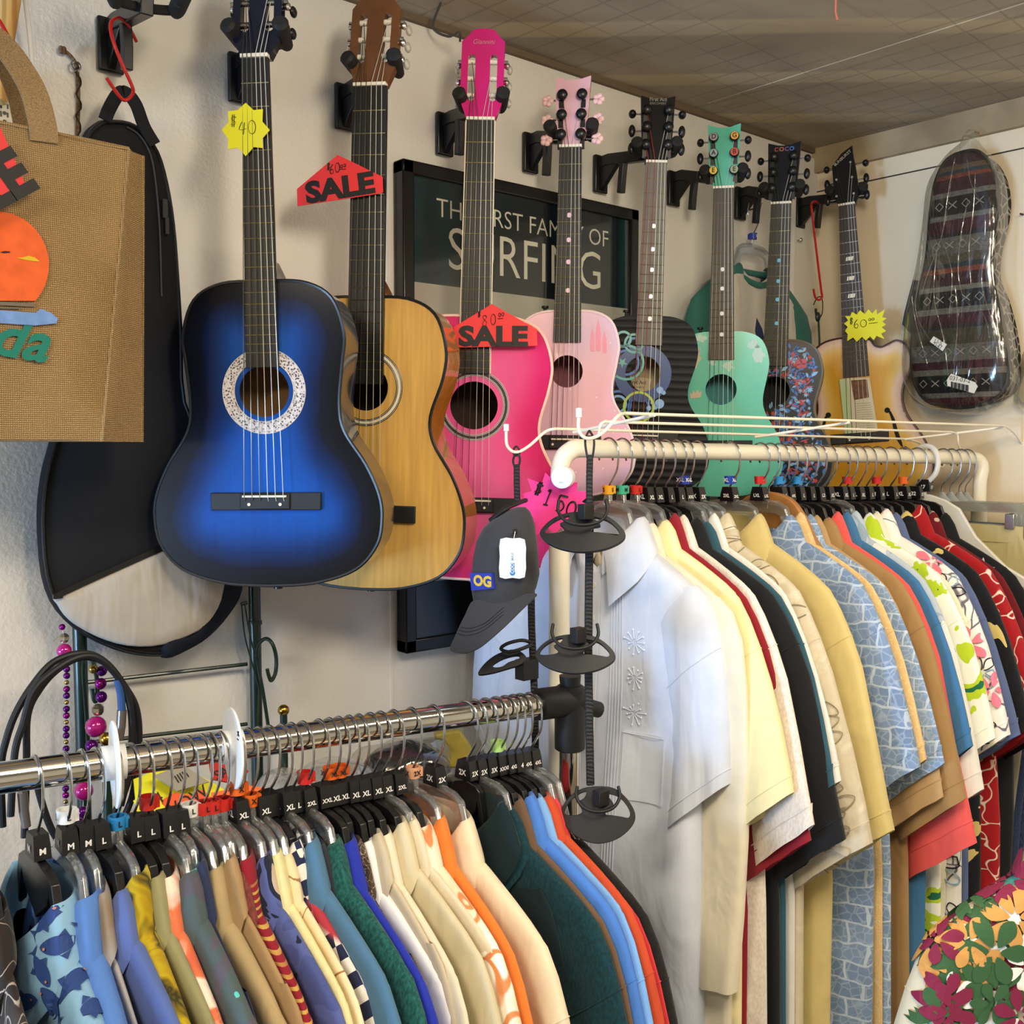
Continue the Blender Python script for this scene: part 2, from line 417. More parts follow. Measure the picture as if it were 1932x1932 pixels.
# thin trims where the walls meet the ceiling, panel joints, corner bead
struct('trim_1', MB().box(((X0 + XR) / 2, YW - .005, ZC - .006), (XR - X0, .010, .012)), mat('dark_joint', '#6a5a45', .8))
struct('trim_2', MB().box((XR - .008, (Y0 + YW) / 2, ZC - .03), (.016, YW - Y0, .06)), TRIM)
struct('trim_3', MB().box((XR - .0015, (Y0 + YW) / 2, ZC - .105), (.003, YW - Y0, .0025)), mat('dark_seam', '#3c342a', .8))
a = pY(738, 1200, YW); struct('trim_4', MB().box((a.x, YW - .0008, 1.2), (.004, .0016, 2.2)), WALL)
a = pY(1492, 560, YW); struct('trim_5', MB().box(((a.x + XR) / 2, YW - .004, ZC / 2), (XR - a.x, .008, ZC - .05)), WALL)
m = MB(); a = CAM + ray(1785, 60) * (.745 / ray(1785, 60).z)
m.box((a.x, -.35, ZC - .001), (.04, 3.6, .002)); struct('trim_6', m, CEIL)
# things that hang from the ceiling or sit on the wall
def pC(px, py): d = ray(px, py); return CAM + d * (.742 / d.z)
a = pC(832, 5); e = pY(868, 78, YW - .07)
pts = catmull([a, a + Vector((.02, .05, -.02)), (a + e) / 2 + Vector((.01, .02, -.015)), e + Vector((-.01, -.01, .01)), e], 6)
tag(obj('loose_wire', MB().tube(pts, .0022, 6), mat('grey_wire', '#4b463f', .6)), 'thin grey wire drooping from the ceiling left of the pink headstock', 'wire')
a = pC(1577, 0); tag(obj('cord', MB().tube([a, a + Vector((0, 0, -.02)), pZ(1580, 38, (a - CAM).dot(FW))], .0018, 6), mat('orange_cord', '#d4745c', .7)), 'short salmon cord hanging from the ceiling at the top edge', 'cord')
for i, (px, py, lab) in enumerate([(1504, 454, 'small steel screw in the wall below the hanger nearest the corner')]):
    o = pY(px, py, YW - .008); tag(obj('wall_screw', MB().cyl(o + Vector((0, -.012, 0)), o + Vector((0, .008, 0)), .0022, 8).ball(o + Vector((0, -.012, 0)), (.005, .003, .005), 8, 6), STEEL), lab, 'screw')
o = pX(1848, 254, XR - .012); tag(obj('wall_nail', MB().cyl(o + Vector((-.02, 0, .002)), o + Vector((.012, 0, 0)), .0018, 8), mat('brass_pin', '#b58f3f', .3, 1)), 'brass nail in the right wall under the plastic knot of the striped bag', 'nail')
o = pX(1930, 405, XR - .002); tag(obj('wall_nail', MB().cyl(o + Vector((-.012, 0, 0)), o, .0022, 8), mat('rusty_nail', '#4a2f20', .7)), 'rusty nail head in the bare right wall at the picture edge', 'nail')
m = MB(); o = pY(1522, 630, YW - .008); m.box(o, (.030, .012, .024)); e = obj('cable_clip', m, mat('ivory', '#c9bda0', .5), bevel=.002)
m2 = MB(); m2.box(o + Vector((.003, -.007, 0)), (.010, .003, .008)); ch = obj('slot', m2, BLACKM); ch.parent = e
tag(e, 'small ivory clip on the wall by the corner above the striped dark guitar', 'clip')
# ------------------------------------------------------------------ guitars on wall hangers
def body_outline(SL, top, bot, hu, hw, hl):
    L = bot - top; q = [(0, 0), (.5 * hu, -.004), (.85 * hu, -.055), (hu, -.17), (.97 * hu, -.27), (hw, -.40), (1.06 * hw, -.49), (.87 * hl, -.60), (.98 * hl, -.70), (hl, -.78), (.95 * hl, -.865), (.76 * hl, -.945), (.4 * hl, -.99), (0, -1)]
    h = [(x * SL, (-top + z * L) * SL) for x, z in q]
    r = c2(h, 5, False); return r + [(-x, z) for x, z in r[-2:0:-1]]
def face(out, holes, bw, step=.011, y=0.):
    loops = [out] + holes; P = []; E = []
    for L in loops:
        b = len(P); P += [Vector(p) for p in L]; E += [(b + i, b + (i + 1) % len(L)) for i in range(len(L))]
    x0, x1 = min(p[0] for p in out), max(p[0] for p in out); z0, z1 = min(p[1] for p in out), max(p[1] for p in out)
    x = x0 + step
    while x < x1:
        z = z0 + step
        while z < z1:
            if inside(x, z, out): P.append(Vector((x + step * .01 * sin(z * 999), z)))
            z += step
        x += step
    vs, es, fs, *_ = geometry.delaunay_2d_cdt(P, E, [], 0, 1e-7)
    mb = MB(); F = []
    for q in fs:
        cx = sum(vs[i].x for i in q) / 3; cz = sum(vs[i].y for i in q) / 3
        if inside(cx, cz, out) and not any(inside(cx, cz, h) for h in holes): F.append(tuple(q))
    mb.add([(p.x, y, p.y) for p in vs], F)
    at = []
    for p in vs:
        d = min((p.x - q[0]) ** 2 + (p.y - q[1]) ** 2 for q in out) ** .5
        at.append(max(0, 1 - d / bw))
    return mb, at
def burst(name, stops, rough=.16, grain=.04, coat=.35):
    t = NT(name); t.b.inputs['Specular IOR Level'].default_value = .35; t.b.inputs['Roughness'].default_value = rough; t.b.inputs['Coat Weight'].default_value = coat; t.b.inputs['Coat Roughness'].default_value = .07
    a = t.new('Attribute', attribute_name='edge'); co = t.coord(0, (1, 1, .06)); n = t.noise(co, 130, 3)
    w = t.noise(t.coord(), 9, 2); ad = t.new('Math', operation='MULTIPLY_ADD', i_1=.22); t.ln(w, ad, 0, 0); t.ln(a, ad, 2, 2)
    sb = t.new('Math', operation='SUBTRACT', i_1=.11); t.ln(ad, sb)
    r = t.ramp(sb, stops); g = t.ramp(n, [(.3, (1 - grain * 4,) * 3), (.7, (1, 1, 1))]); t.base(t.mix(1, r, g, 'MULTIPLY')); return t.m
def slot(cx, z0, z1, hw): return [(cx - hw, z0)] + [(cx + hw * cos(a), z0 - hw * .9 + 0 * a) for a in ()] + [(cx + hw, z0), (cx + hw, z1)] + [(cx + hw * cos(pi * k / 8), z1 + hw * sin(pi * k / 8)) for k in range(1, 8)] + [(cx - hw, z1)]
FBLACK = mat('ebony_board', '#1c1a18', .38, var=.12, vscale=60)
FRET = mat('fret_wire', '#b5a877', .3, 1)
FRETD = mat('dull_fret', '#7d7460', .4, 1)
NUT = mat('bone', '#e6dfcd', .4)
STR = mat('nylon_string', '#d8d4c8', .3, .3); STRM = mat('wound_string', '#8d8470', .3, 1); STRR = mat('red_string', '#a03028', .4)
TBTN = clear('clear_button', '#e8e6e0', .3, .1, haze=.35)
def guitar(label, nut, saddle, alpha, Y, top, bot, hu, hw, hl, hz, hr, dep, nw, ew, fbe, P, fzs=19):
    o = pY(*nut, Y); pl = PL(o, alpha=alpha); q = pl.p(*saddle); SL = sqrt(q[0] ** 2 + q[1] ** 2)
    z = (-(pl.x * q[0] + pl.z * q[1])).normalized(); pl = PL(o, x=pl.y.cross(z), z=z)
    R = thing('guitar', label, 'guitar', pl.M(), 'guitars hanging on the back wall')
    R['_'] = 0; del R['_']
    dep = dep
    out = P.get('outline') or body_outline(SL, top, bot, hu, hw, hl)
    if callable(out): out = out(pl)
    n = len(out)
    side = MB(); side.loft([[(x, y, zz) for x, zz in out] for y in (.0012, .004, dep * .5, dep)], cap0=False, cap1=True)
    obj('body_side', side, P['side'], R)
    holes = [circ(0, -hz * SL, hr * SL, 40)] if hr else []
    fm, at = face(out, holes, P.get('bw', .09)); obj('soundboard', fm, P['face'], R, attr=at)
    if hr:
        d = MB().plate([(x * .96, zz * .96 - .04 * (top + bot) / 2 * SL) for x, zz in out], [], dep - .006, dep - .004)
        obj('inner_back', d, P.get('inner', mat('inner_wood', '#6b4a2c', .7)), R)
        e = MB().loft([[(x, y, zz) for x, zz in circ(0, -hz * SL, hr * SL, 40)] for y in (0, .003)], cap0=False, cap1=False); obj('sound_hole_edge', e, P.get('edge', P['side']), R)
    if P.get('bind'):
        obj('binding', MB().tube([(x, .001, zz) for x, zz in out], .0026 if SL > .5 else .002, 6, closed=True), P['bind'], R)
    if P.get('rosette'):
        r1, r2, ms = P['rosette']; m = MB(); m.plate(circ(0, -hz * SL, r2 * SL, 48), [circ(0, -hz * SL, r1 * SL, 48)], -.0005, .0002)
        if len(ms) > 1:
            for rr in (r1, r1 + (r2 - r1) * .2, r2 - (r2 - r1) * .2, r2): m.tube([(x, -.0006, zz) for x, zz in circ(0, -hz * SL, rr * SL, 48)], .0006, 5, 1, True)
        obj('rosette', m, ms, R)
    # neck, fretboard, frets
    ht = top * SL; k = .5 * SL
    def wz(zz): return (nw + (ew - nw) * min(1, zz / (fbe * SL))) * SL / 2
    rings = []
    for i in range(9):
        zz = ht * 1.02 * i / 8; w = wz(zz); dd = .019 + .003 * i / 8
        rings.append([(w * cos(a), -.001 + dd * max(0, sin(a)), -zz) for a in [pi * j / 8 for j in range(9)]])
    nk = MB().loft(rings); nk.loft([[(a * wz(ht) * .9 * s, b, -ht + c * .5) for a, b in ((-1, .004), (1, .004), (.8, dep * .8), (-.8, dep * .8))] for c, s in ((.07, .3), (.03, .9), (.0, 1), (-.01, 1))])
    obj('neck', nk, P.get('neck', P['side']), R)
    fbm = MB(); z1 = fbe * SL; w0, w1 = wz(0), wz(z1)
    fbm.add([(-w0, -.006, 0), (w0, -.006, 0), (w1, -.006, -z1), (-w1, -.006, -z1), (-w0, 0, 0), (w0, 0, 0), (w1, 0, -z1), (-w1, 0, -z1)], [(0, 1, 2, 3), (0, 3, 7, 4), (1, 5, 6, 2), (2, 6, 7, 3), (0, 4, 5, 1)])
    obj('fretboard', fbm, P.get('fb', FBLACK), R)
    if P.get('fbind'):
        m = MB()
        for s in (-1, 1): m.add([(s * w0, -.0062, 0), (s * (w0 + .0016), -.0062, 0), (s * (w1 + .0016), -.0062, -z1), (s * w1, -.0062, -z1), (s * w0, 0, 0), (s * (w0 + .0016), 0, 0), (s * (w1 + .0016), 0, -z1), (s * w1, 0, -z1)], [(0, 1, 2, 3), (1, 5, 6, 2), (0, 3, 7, 4)])
        obj('fretboard_binding', m, P['fbind'], R)
    fs = [SL * (1 - 2 ** (-i / 12)) for i in range(1, fzs + 1)]; fs = [q for q in fs if q < z1 - .004]
    for q in fs: obj('fret', MB().cyl((-wz(q), -.0062, -q), (wz(q), -.0062, -q), .0008 if SL > .5 else .0007, 6), P.get('fret', FRET), R)
    obj('nut', MB().box((0, -.004, .0025), (2 * w0 + .001, .012, .005)), P.get('nut', NUT), R, bevel=.0006)
    for d in P.get('dots', ()):
        a, b2 = SL * (1 - 2 ** (-(d - 1) / 12)), SL * (1 - 2 ** (-d / 12)); c = (a + b2) / 2
        m = MB()
        if P.get('block'): m.plate([(-.009, -c - .0045), (.007, -c - .0045), (.009, -c + .0045), (-.007, -c + .0045)], [], -.0067, -.0055)
        else: m.cyl((0, -.0066, -c), (0, -.0055, -c), .0042, 16)
        obj('fret_marker', m, P['dotm'], R)
    # bridge
    bw, bh, bz = P.get('bridge', (.264, .041, .012))
    bm = MB(); zc = -SL - bz * SL
    bm.box((0, -.003, zc), (bw * SL, .006, bh * SL))
    bm.box((0, -.006, zc), (bw * SL * .45, .006, bh * SL * .9))
    br = obj('bridge', bm, BLACKM, R, bevel=.0012)
    obj('saddle', MB().box((0, -.0095, -SL), (bw * SL * .40, .005, .003)), NUT, R, bevel=.0008)
    for s in (-1, 1): obj('bridge_pin', MB().cyl((s * .022, -.0102, zc - .004), (s * .022, -.009, zc - .004), .0022, 12), NUT, R)
    # headstock
    bev = .002
    hk = P['head']; tilt = .16
    hl_, hwt = hk['len'] * SL, hk['w'] * SL / 2; yf = lambda x, zz: tilt * zz
    ho = [(x * SL, zz * SL) for x, zz in hk['out']]
    hh = [[(x * SL, zz * SL) for x, zz in h] for h in hk.get('slots', ())]
    hm = MB().plate(ho, hh, -.001, .014, yf=yf); hs = obj('headstock', hm, P.get('headm', P['side']), R)
    posts = hk['posts']; up = 1
    for i, (x, zz) in enumerate(posts):
        x *= SL; zz *= SL; y = tilt * zz; s = -1 if x < 0 else 1
        if hk['kind'] == 'slot':
            obj('string_roller', MB().cyl((x - .0065, y + .005, zz), (x + .0065, y + .005, zz), .0042, 12), P.get('roller', NUT), R)
            xo = s * (hk['edge'](zz / SL) * SL)
            mt = MB().cyl((xo, y + .006, zz), (xo + s * .006, y + .006, zz), .0032, 10).ball((xo + s * .004, y + .010, zz - .004), (.005, .005, .006), 8, 6)
            tp = obj('tuner_post', mt, CHROME, R)
            obj('tuner_button', MB().ball((xo + s * .008, y + .024, zz - .006), (.0048, .009, .0075), 12, 8), P['btn'], R)
        else:
            pr = hk.get('pr', .019) * SL
            m = MB().cyl((x, y - .001, zz), (x, y - .010, zz), pr * .7, 16).ball((x, y - .011, zz), (pr, .006, pr), 16, 8)
            m.box((x + s * pr * .2, y - .002, zz - pr * 1.6), (pr * .9, .005, pr * 1.7))
            if hk['kind'] == 'peg': tp = obj('tuning_post', m, P.get('pegm', BLACKP), R)
            else: tp = obj('tuning_post', MB().cyl((x, y, zz), (x, y - .009, zz), .0028, 10), STEEL, R)
            if P.get('caps'):
                cl, ltr = P['caps'][i]; cm = MB().cyl((x, y - .0165, zz), (x, y - .0172, zz), pr * .8, 16); cm.text(ltr, x, zz, pr * 1.3, y - .0176, .02, mat=1)
                cp = obj('peg_cap', cm, [cl, INK], tp, label='round peg cap lettered ' + ltr)
            xo = s * hk['edge'](zz / SL) * SL; L = hk.get('stem', .026) * SL
            m = MB().cyl((xo - s * .004, y + .008, zz - .004), (xo + s * L, y + .008, zz - .004), .0017, 8); obj('tuner_shaft', m, STEEL, R)
            bp = (xo + s * L, y + .008, zz - .004); m = MB()
            if P.get('flower'):
                for a in range(5): m.ball((bp[0] + s * .003 + .0062 * cos(a * 1.257), bp[1] + .002 * sin(a), bp[2] + .0062 * sin(a * 1.257)), (.0054, .0035, .0054), 8, 6)
            else: m.ball((bp[0] + s * .004, bp[1], bp[2]), (.0068, .0062, .0118) if (i * 7) % 3 else (.0075, .011, .0080), 14, 10)
            obj('tuner_button', m, P.get('btn', BLACKP), R)
    # strings
    for i in range(6):
        xn = w0 * (-.80 + 1.6 * i / 5); xs = (-.5 + i / 5) * (.093 if SL > .54 else .098) * SL
        px, pz = posts[(i if i < 3 else 8 - i)] if hk.get('rev') else posts[(2 - i) if i < 3 else i]
        pz *= SL; px *= SL
        pts = [(px, tilt * pz - (.004 if hk['kind'] != 'slot' else -.002), pz), (xn, -.0108, .003), (xn, -.0108, 0), (xs, -.0125, -SL), (xs, -.0085, zc)]
        if i in P.get('nostring', ()): continue
        sm = P.get('strm', {}).get(i, STRM if i < 3 else STR)
        obj('string', MB().tube(pts, .00062 if i < 3 else .0005, 5), sm, R)
    if top == .555: obj('strap_button', MB().cyl((-.085 * SL, .02, -top * SL - .006), (-.085 * SL, .02, -top * SL + .008), .003, 10).cyl((-.085 * SL, .02, -top * SL + .008), (-.085 * SL, .02, -top * SL + .012), .0065, 12), BLACKM, R)
    for s, zz in ((1, bot),):
        obj('strap_button', MB().cyl((0, dep * .5, -zz * SL + .002), (0, dep * .5, -zz * SL - .006), .0035, 10).cyl((0, dep * .5, -zz * SL - .006), (0, dep * .5, -zz * SL - .0095), .0065, 12), BLACKP, R)
    return R, pl, SL
# headstock shapes (in scale lengths)
def slotted(w, b, L, s0, s1, crest=True):
    o = [(b / 2, .002), (w / 2 * .93, .045), (w / 2, L * .30), (w / 2, L * .86)]
    o += ([(w / 2 * .72, L * .92), (w / 2 * .5, L * .985), (w / 2 * .2, L)] if crest else [(w / 2 * .75, L * .95), (w / 2 * .3, L)])
    o = o + [(-x, z) for x, z in o[::-1]]; sx = w * .255
    sl = []
    for s in (-1, 1):
        hw = w * .085; sl.append([(s * sx + hw * cos(a), (s0 + hw * 0) + hw * sin(a)) for a in [pi + pi * k / 8 for k in range(9)]] + [(s * sx + hw * cos(a), s1 + hw * sin(a)) for a in [pi * k / 8 for k in range(9)]])
    zs = [s0 + (s1 - s0) * q for q in (.92, .5, .08)]
    return dict(kind='slot', len=L, w=w, out=o, slots=sl, posts=[(s * sx, z) for s in (-1, 1) for z in zs], edge=lambda z: w / 2)
def flared(wt, b, L, zs, sx):
    o = [(b / 2, .002), (b / 2 * 1.05, L * .1), (wt / 2 * .86, L * .24), (wt / 2 * .9, L * .45), (wt / 2, L), (wt / 2 * .4, L * .955), (0, L * .945)]
    o = o + [(-x, z) for x, z in o[-2::-1]]
    return dict(kind='peg', len=L, w=wt, out=o, posts=[(s * sx, z) for s in (-1, 1) for z in zs], edge=lambda z: wt / 2 * .92)
WOODN = burst('natural_spruce', [(0, '#d9ab5c'), (.5, '#d6a757'), (1, '#cd9c4c')], .14, .06)
ROS = NT('mosaic_inlay'); ROS.b.inputs['Roughness'].default_value = .35
_v = ROS.new('TexVoronoi', i_Scale=330.); ROS.ln(ROS.coord(), _v); ROS.base(ROS.ramp(_v, [(.0, '#2b282b'), (.35, '#3b373a'), (.4, '#bdb4b6'), (.8, '#d8d0d0')], out=0)); ROS = ROS.m
SILVER = mat('silver_line', '#c8c2c0', .4)
cream = mat('cream_binding', '#e2d6bd', .4)
gl = {}
P1 = dict(face=burst('blue_burst', [(0, '#0f57b8'), (.34, '#0d489c'), (.58, '#092a60'), (.78, '#0a1122'), (1, '#07080b')], .15, .04, .1), bw=.112, side=mat('blue_black_gloss', '#121c38', .13, coat=.6), neck=mat('black_gloss_neck', '#0f1016', .2, coat=.5),
          bind=BLACKP, rosette=(.071, .099, [ROS, SILVER]), headm=mat('navy_gloss', '#0d1122', .2, coat=.6), btn=BLACKP, head=slotted(.115, .064, .26, .075, .20), edge=mat('blue_edge', '#17509e', .4), roller=mat('steel_roller', '#8a8478', .3, 1), inner=mat('inner_tan', '#8a6238', .7))
gl[1] = guitar('blue sunburst acoustic guitar with black edges and a $40 star tag', (483, 112), (503, 936), -5, 1.295, .502, 1.212, .192, .178, .274, .755, .0598, .082, .063, .077, .70, P1)
P2 = dict(face=WOODN, side=mat('orange_maple_side', '#b87228', .15, coat=.7, var=.18, vscale=14), neck=mat('mahogany', '#7a4a22', .25, coat=.5, var=.15, vscale=20), bind=BLACKP, rosette=(.078, .092, [cream, BLACKP]),
          headm=mat('walnut', '#6b4320', .3, coat=.5, var=.2, vscale=22), btn=TBTN, head=slotted(.118, .075, .225, .07, .17, False), inner=mat('inner_brown', '#3a2416', .7), bw=.05, fret=FRET, fbind=BLACKP)
gl[2] = guitar('natural blond wood acoustic guitar with black binding and a $60 sale sign', (700, 165), (686, 958), -10, 1.325, .492, 1.20, .197, .162, .252, .708, .056, .092, .079, .086, .70, P2)
pk = burst('pink_top', [(0, '#e5639f'), (.5, '#e2508f'), (.8, '#d8246f'), (1, '#c8175f')], .18, .015)
P3 = dict(face=pk, side=mat('pink_gloss', '#cf1f6f', .16, coat=.6), bind=mat('pale_pink_binding', '#efc6b8', .35), rosette=(.079, .094, [mat('glitter', '#3a3438', .3, var=.5, vscale=400), SILVER]), headm=mat('hot_pink', '#cf1f78', .2, coat=.6),
          btn=TBTN, head=slotted(.114, .072, .253, .064, .173), inner=mat('inner_dark', '#2c1a12', .7), bw=.10, fbind=cream)
gl[3] = guitar('hot pink acoustic guitar with a glitter ring and an $80 sale sign', (907, 229), (890, 944), -2, 1.325, .508, 1.215, .205, .176, .262, .745, .064, .09, .073, .082, .66, P3)
t = NT('pastel_princess_top'); t.b.inputs['Roughness'].default_value = .2; t.b.inputs['Coat Weight'].default_value = .5
co = t.coord(2); q1 = t.ramp(t.noise(co, 5, 3, .6), [(.3, '#cfb9d6'), (.52, '#e6bccb'), (.7, '#ecb2c4')])
v = t.new('TexVoronoi', i_Scale=62.); t.ln(co, v); t.base(t.mix(t.ramp(v, [(0, (1, 1, 1)), (.07, (.7, .7, .7)), (.12, (0, 0, 0))]), q1, '#fbeef2')); PASTEL = t.m
PINKL = mat('light_pink_gloss', '#e3b4c3', .22, coat=.4)
P4 = dict(face=PASTEL, side=mat('mauve_side', '#a98b98', .25, coat=.3), bind=mat('pink_binding', '#ecd3d6', .4), headm=PINKL, neck=PINKL, head=flared(.123, .076, .256, (.185, .115, .045), .034), btn=mat('pink_flower_button', '#eac0c0', .4), flower=1,
          dots=(5, 7, 9, 12), dotm=mat('pale_dot', '#e9c9d6', .3), inner=mat('inner_mauve', '#8a4f5c', .7), bridge=(.25, .05, .01), edge=PINKL, fret=FRET)
gl[4] = guitar('pale pink child guitar with flower shaped pegs', (1077, 280), (1067, 829), -9, 1.325, .555, 1.20, .178, .158, .242, .763, .056, .07, .076, .096, .662, P4, 16)
t = NT('black_ribbed_top'); t.b.inputs['Roughness'].default_value = .5; t.b.inputs['Specular IOR Level'].default_value = .15
wv = t.new('TexWave', bands_direction='Z', i_Scale=22., i_Distortion=.6); t.ln(t.coord(), wv); t.base(t.ramp(wv, [(.2, '#0d0d0f'), (.75, '#19191b'), (1, '#262628')])); t.bump(wv, .35, .002); RIB = t.m
P5 = dict(face=RIB, side=BLACKM, headm=BLACKP, neck=BLACKM, head=flared(.127, .082, .258, (.20, .135, .068), .040), btn=BLACKP, dots=(5, 7, 9, 12, 15), dotm=mat('pearl_dot', '#e8e6df', .2), fb=mat('grey_board', '#6c6963', .6, var=.1, vscale=50), fret=FRETD,
          inner=mat('inner_cream', '#b39f7d', .7), bridge=(.25, .05, .01), strm={0: STRR, 2: STRR}, edge=BLACKP)
gl[5] = guitar('black ribbed child guitar with blue swirl and bubble decoration', (1238, 309), (1216, 822), -3, 1.325, .555, 1.22, .184, .155, .245, .775, .064, .07, .076, .098, .664, P5, 16)
TEAL = mat('mint_gloss', '#62bfa6', .25, coat=.4)
P6 = dict(face=TEAL, side=mat('mint_side', '#55ad96', .3), headm=TEAL, neck=TEAL, head=flared(.128, .08, .262, (.205, .14, .07), .040), btn=BLACKP, dots=(7, 9, 12, 15), dotm=mat('flower_dot', '#d9dcdc', .25), fb=mat('brown_board', '#4a443c', .55, var=.1, vscale=50), fret=FRETD,
          inner=mat('inner_teal', '#3f8f93', .7), bridge=(.25, .05, .01), edge=TEAL, caps=[(mat('cap_lilac', '#9a8fa0', .3), 'D'), (mat('cap_blue', '#8fa3ad', .3), 'A'), (mat('cap_yellow', '#d8b840', .3), 'E'), (mat('cap_orange', '#dd9a3a', .3), 'G'), (mat('cap_red', '#c44034', .3), 'B'), (mat('cap_green', '#8c9a78', .3), 'E')])
gl[6] = guitar('mint green child guitar with worn sticker patches and lettered peg caps', (1365, 357), (1359, 838), -12, 1.325, .555, 1.21, .184, .163, .245, .783, .061, .07, .078, .10, .665, P6, 16)
P7 = dict(face=mat('black_print_top', '#15151a', .3, coat=.3), side=mat('black_edge_side', '#15140f', .3), bind=mat('tan_edge', '#6f6454', .4), headm=mat('black_navy_head', '#14161f', .3, coat=.3), neck=BLACKM, head=flared(.132, .078, .262, (.20, .135, .068), .040), btn=BLACKP, dots=(5, 7, 9, 12), dotm=mat('aqua_dot', '#55b4d2', .3),
          fb=mat('dark_brown_board', '#3a352f', .55, var=.1, vscale=50), fret=FRET, inner=mat('inner_navy', '#0d1016', .7), bridge=(.25, .05, .01), edge=BLACKP)
gl[7] = guitar('small black guitar painted with blue leaves and red flowers', (1474, 386), (1457, 845), -20, 1.325, .555, 1.21, .188, .163, .245, .765, .062, .07, .080, .102, .66, P7, 19)
def out8(pl):
    r = [(1622, 637), (1640, 640), (1650, 652), (1663, 655), (1678, 648), (1692, 642), (1708, 650), (1718, 672), (1716, 700), (1705, 725), (1702, 755), (1713, 785), (1735, 815), (1752, 845), (1762, 880), (1755, 915), (1725, 945), (1680, 958), (1635, 960), (1590, 958), (1545, 945), (1518, 915), (1512, 880), (1520, 845), (1534, 810), (1542, 780), (1541, 755), (1534, 728), (1528, 700), (1531, 672), (1548, 650), (1580, 639)]
    return c2(pl.ps(r), 3)
P8 = dict(face=burst('gold_burst', [(0, '#c28c22'), (.45, '#cd9a30'), (.66, '#d9b25c'), (.82, '#dcc0a6'), (.94, '#c9aca2'), (1, '#6b3626')], .2, .02), bw=.085, side=mat('brown_rim', '#6a4a2c', .25, coat=.4), bind=mat('dark_red_binding', '#3f1d16', .35), outline=out8, headm=BLACKP, neck=mat('dark_neck', '#241d1a', .35),
          head=dict(kind='post', len=.245, w=.105, out=[(.036, .002), (.048, .03), (.05, .07), (.043, .15), (.032, .225), (.030, .262), (-.015, .235), (-.056, .185), (-.053, .1), (-.05, .04), (-.036, .01)], posts=[(s * x, z) for s, xs in ((-1, (.040, .038, .040)), (1, (.022, .026, .031))) for x, z in zip(xs, (.185, .118, .045))], edge=lambda z: .052, stem=.022),
          btn=BLACKP, dots=(5, 7, 9, 12), dotm=mat('pearl_block', '#e6e0d0', .25), block=1, fb=mat('rosewood_board', '#322a28', .5), fret=mat('bright_fret', '#c9c4b8', .3, 1), bridge=(.24, .045, .0), rosette=None)
gl[8] = guitar('yellow sunburst archtop guitar with f holes and a cutaway', (1598, 388), (1622, 826), -25, 1.335, .58, 1.25, .2, .17, .25, .75, 0, .075, .066, .108, .735, P8, 19)
# --- painted and printed details on the guitars (all lie on the soundboards)
def deco(R, name, shapes, mats, y=-.0007):
    m = MB()
    for out, holes, mi in shapes: m.plate(out, holes, y - .0002 * mi, .0002, mi)
    return obj(name, m, mats, R, smooth=0)
R, pl, SL = gl[5]
B1, B2, B3, BG = mat('deco_blue', '#2a66b4', .35), mat('deco_navy', '#173a78', .35), mat('deco_light_blue', '#7ba6dc', .35), mat('deco_lime', '#a9c23c', .35)
BT = mat('deco_teal', '#5aa3a3', .35)
def pc(pl, px, py, r, n=28, k=1.0):
    a = pl.p(px, py); b = pl.p(px + r, py); rr = abs(b[0] - a[0]) * k; return circ(a[0], a[1], rr, n)
S = [(pc(pl, 1213, 705, 54), [pc(pl, 1213, 705, 33.5)], 1), (pc(pl, 1213, 705, 47), [pc(pl, 1213, 705, 37)], 0)]
for (x, y, r0, mi) in ((1182, 684, 34, 4), (1182, 684, 25, 0), (1196, 648, 19, 4), (1196, 648, 12, 0), (1176, 640, 16, 4), (1166, 762, 26, 0), (1166, 762, 17, 2), (1205, 768, 30, 3), (1205, 768, 21, 0), (1218, 925, 40, 0), (1218, 925, 29, 4), (1225, 900, 62, 2), (1225, 900, 52, 3)):
    S.append((pc(pl, x, y, r0), [pc(pl, x, y, r0 - 4.5)], mi))
for (x, y, r0) in ((1245, 736, 6.5), (1252, 741, 4), (1244, 762, 9), (1236, 768, 5), (1230, 760, 3), (1224, 770, 4.5)): S.append((pc(pl, x, y, r0, 18), [], 2))
st = pl.p(1174, 684); S.append(([(st[0] + (.011 if k % 2 else .004) * cos(k * pi / 5 + .3), st[1] + (.011 if k % 2 else .004) * sin(k * pi / 5 + .3)) for k in range(10)], [], 4))
o5 = body_outline(SL, .555, 1.22, .184, .155, .245)
S = [s for s in S if all(inside(x, z, o5) for x, z in s[0]) and not any(abs(x) < .0 for x, z in s[0])]
deco(R, 'swirl_print', S, [B1, B2, B3, BG, BT])
lb = MB(); c = pl.p(1208, 722)
lb.plate([(c[0] - .026, c[1] - .017), (c[0] + .02, c[1] - .017), (c[0] + .026, c[1] + .012), (c[0] - .02, c[1] + .016)], [], .058, .0595); lb.text('First Act', c[0] - .002, c[1] + .004, .010, .0575, .01, mat=1); lb.text('Discovery', c[0] - .002, c[1] - .005, .007, .0575, 0, mat=1)
obj('paper_label', lb, [mat('label_paper', '#d9cba4', .7), INK], R)
m = MB(); m.text('First Act', 0, SL * .243, .0095, .16 * SL * .243 - .0016, .01); m.text('DISCOVERY', 0, SL * .228, .006, .16 * SL * .228 - .0016); obj('head_lettering', m, mat('grey_print', '#8d8878', .5), R)
R, pl, SL = gl[6]
def blob(pl, cx, cy, rx, ry, seed, n=22, am=.35):
    pts = []
    for k in range(n):
        a = 2 * pi * k / n; q = 1 + am * (noise.noise(Vector((cos(a) * 1.6 + seed, sin(a) * 1.6, seed))))* 1.6
        pts.append(pl.p(cx + rx * q * cos(a), cy + ry * q * sin(a)))
    return pts
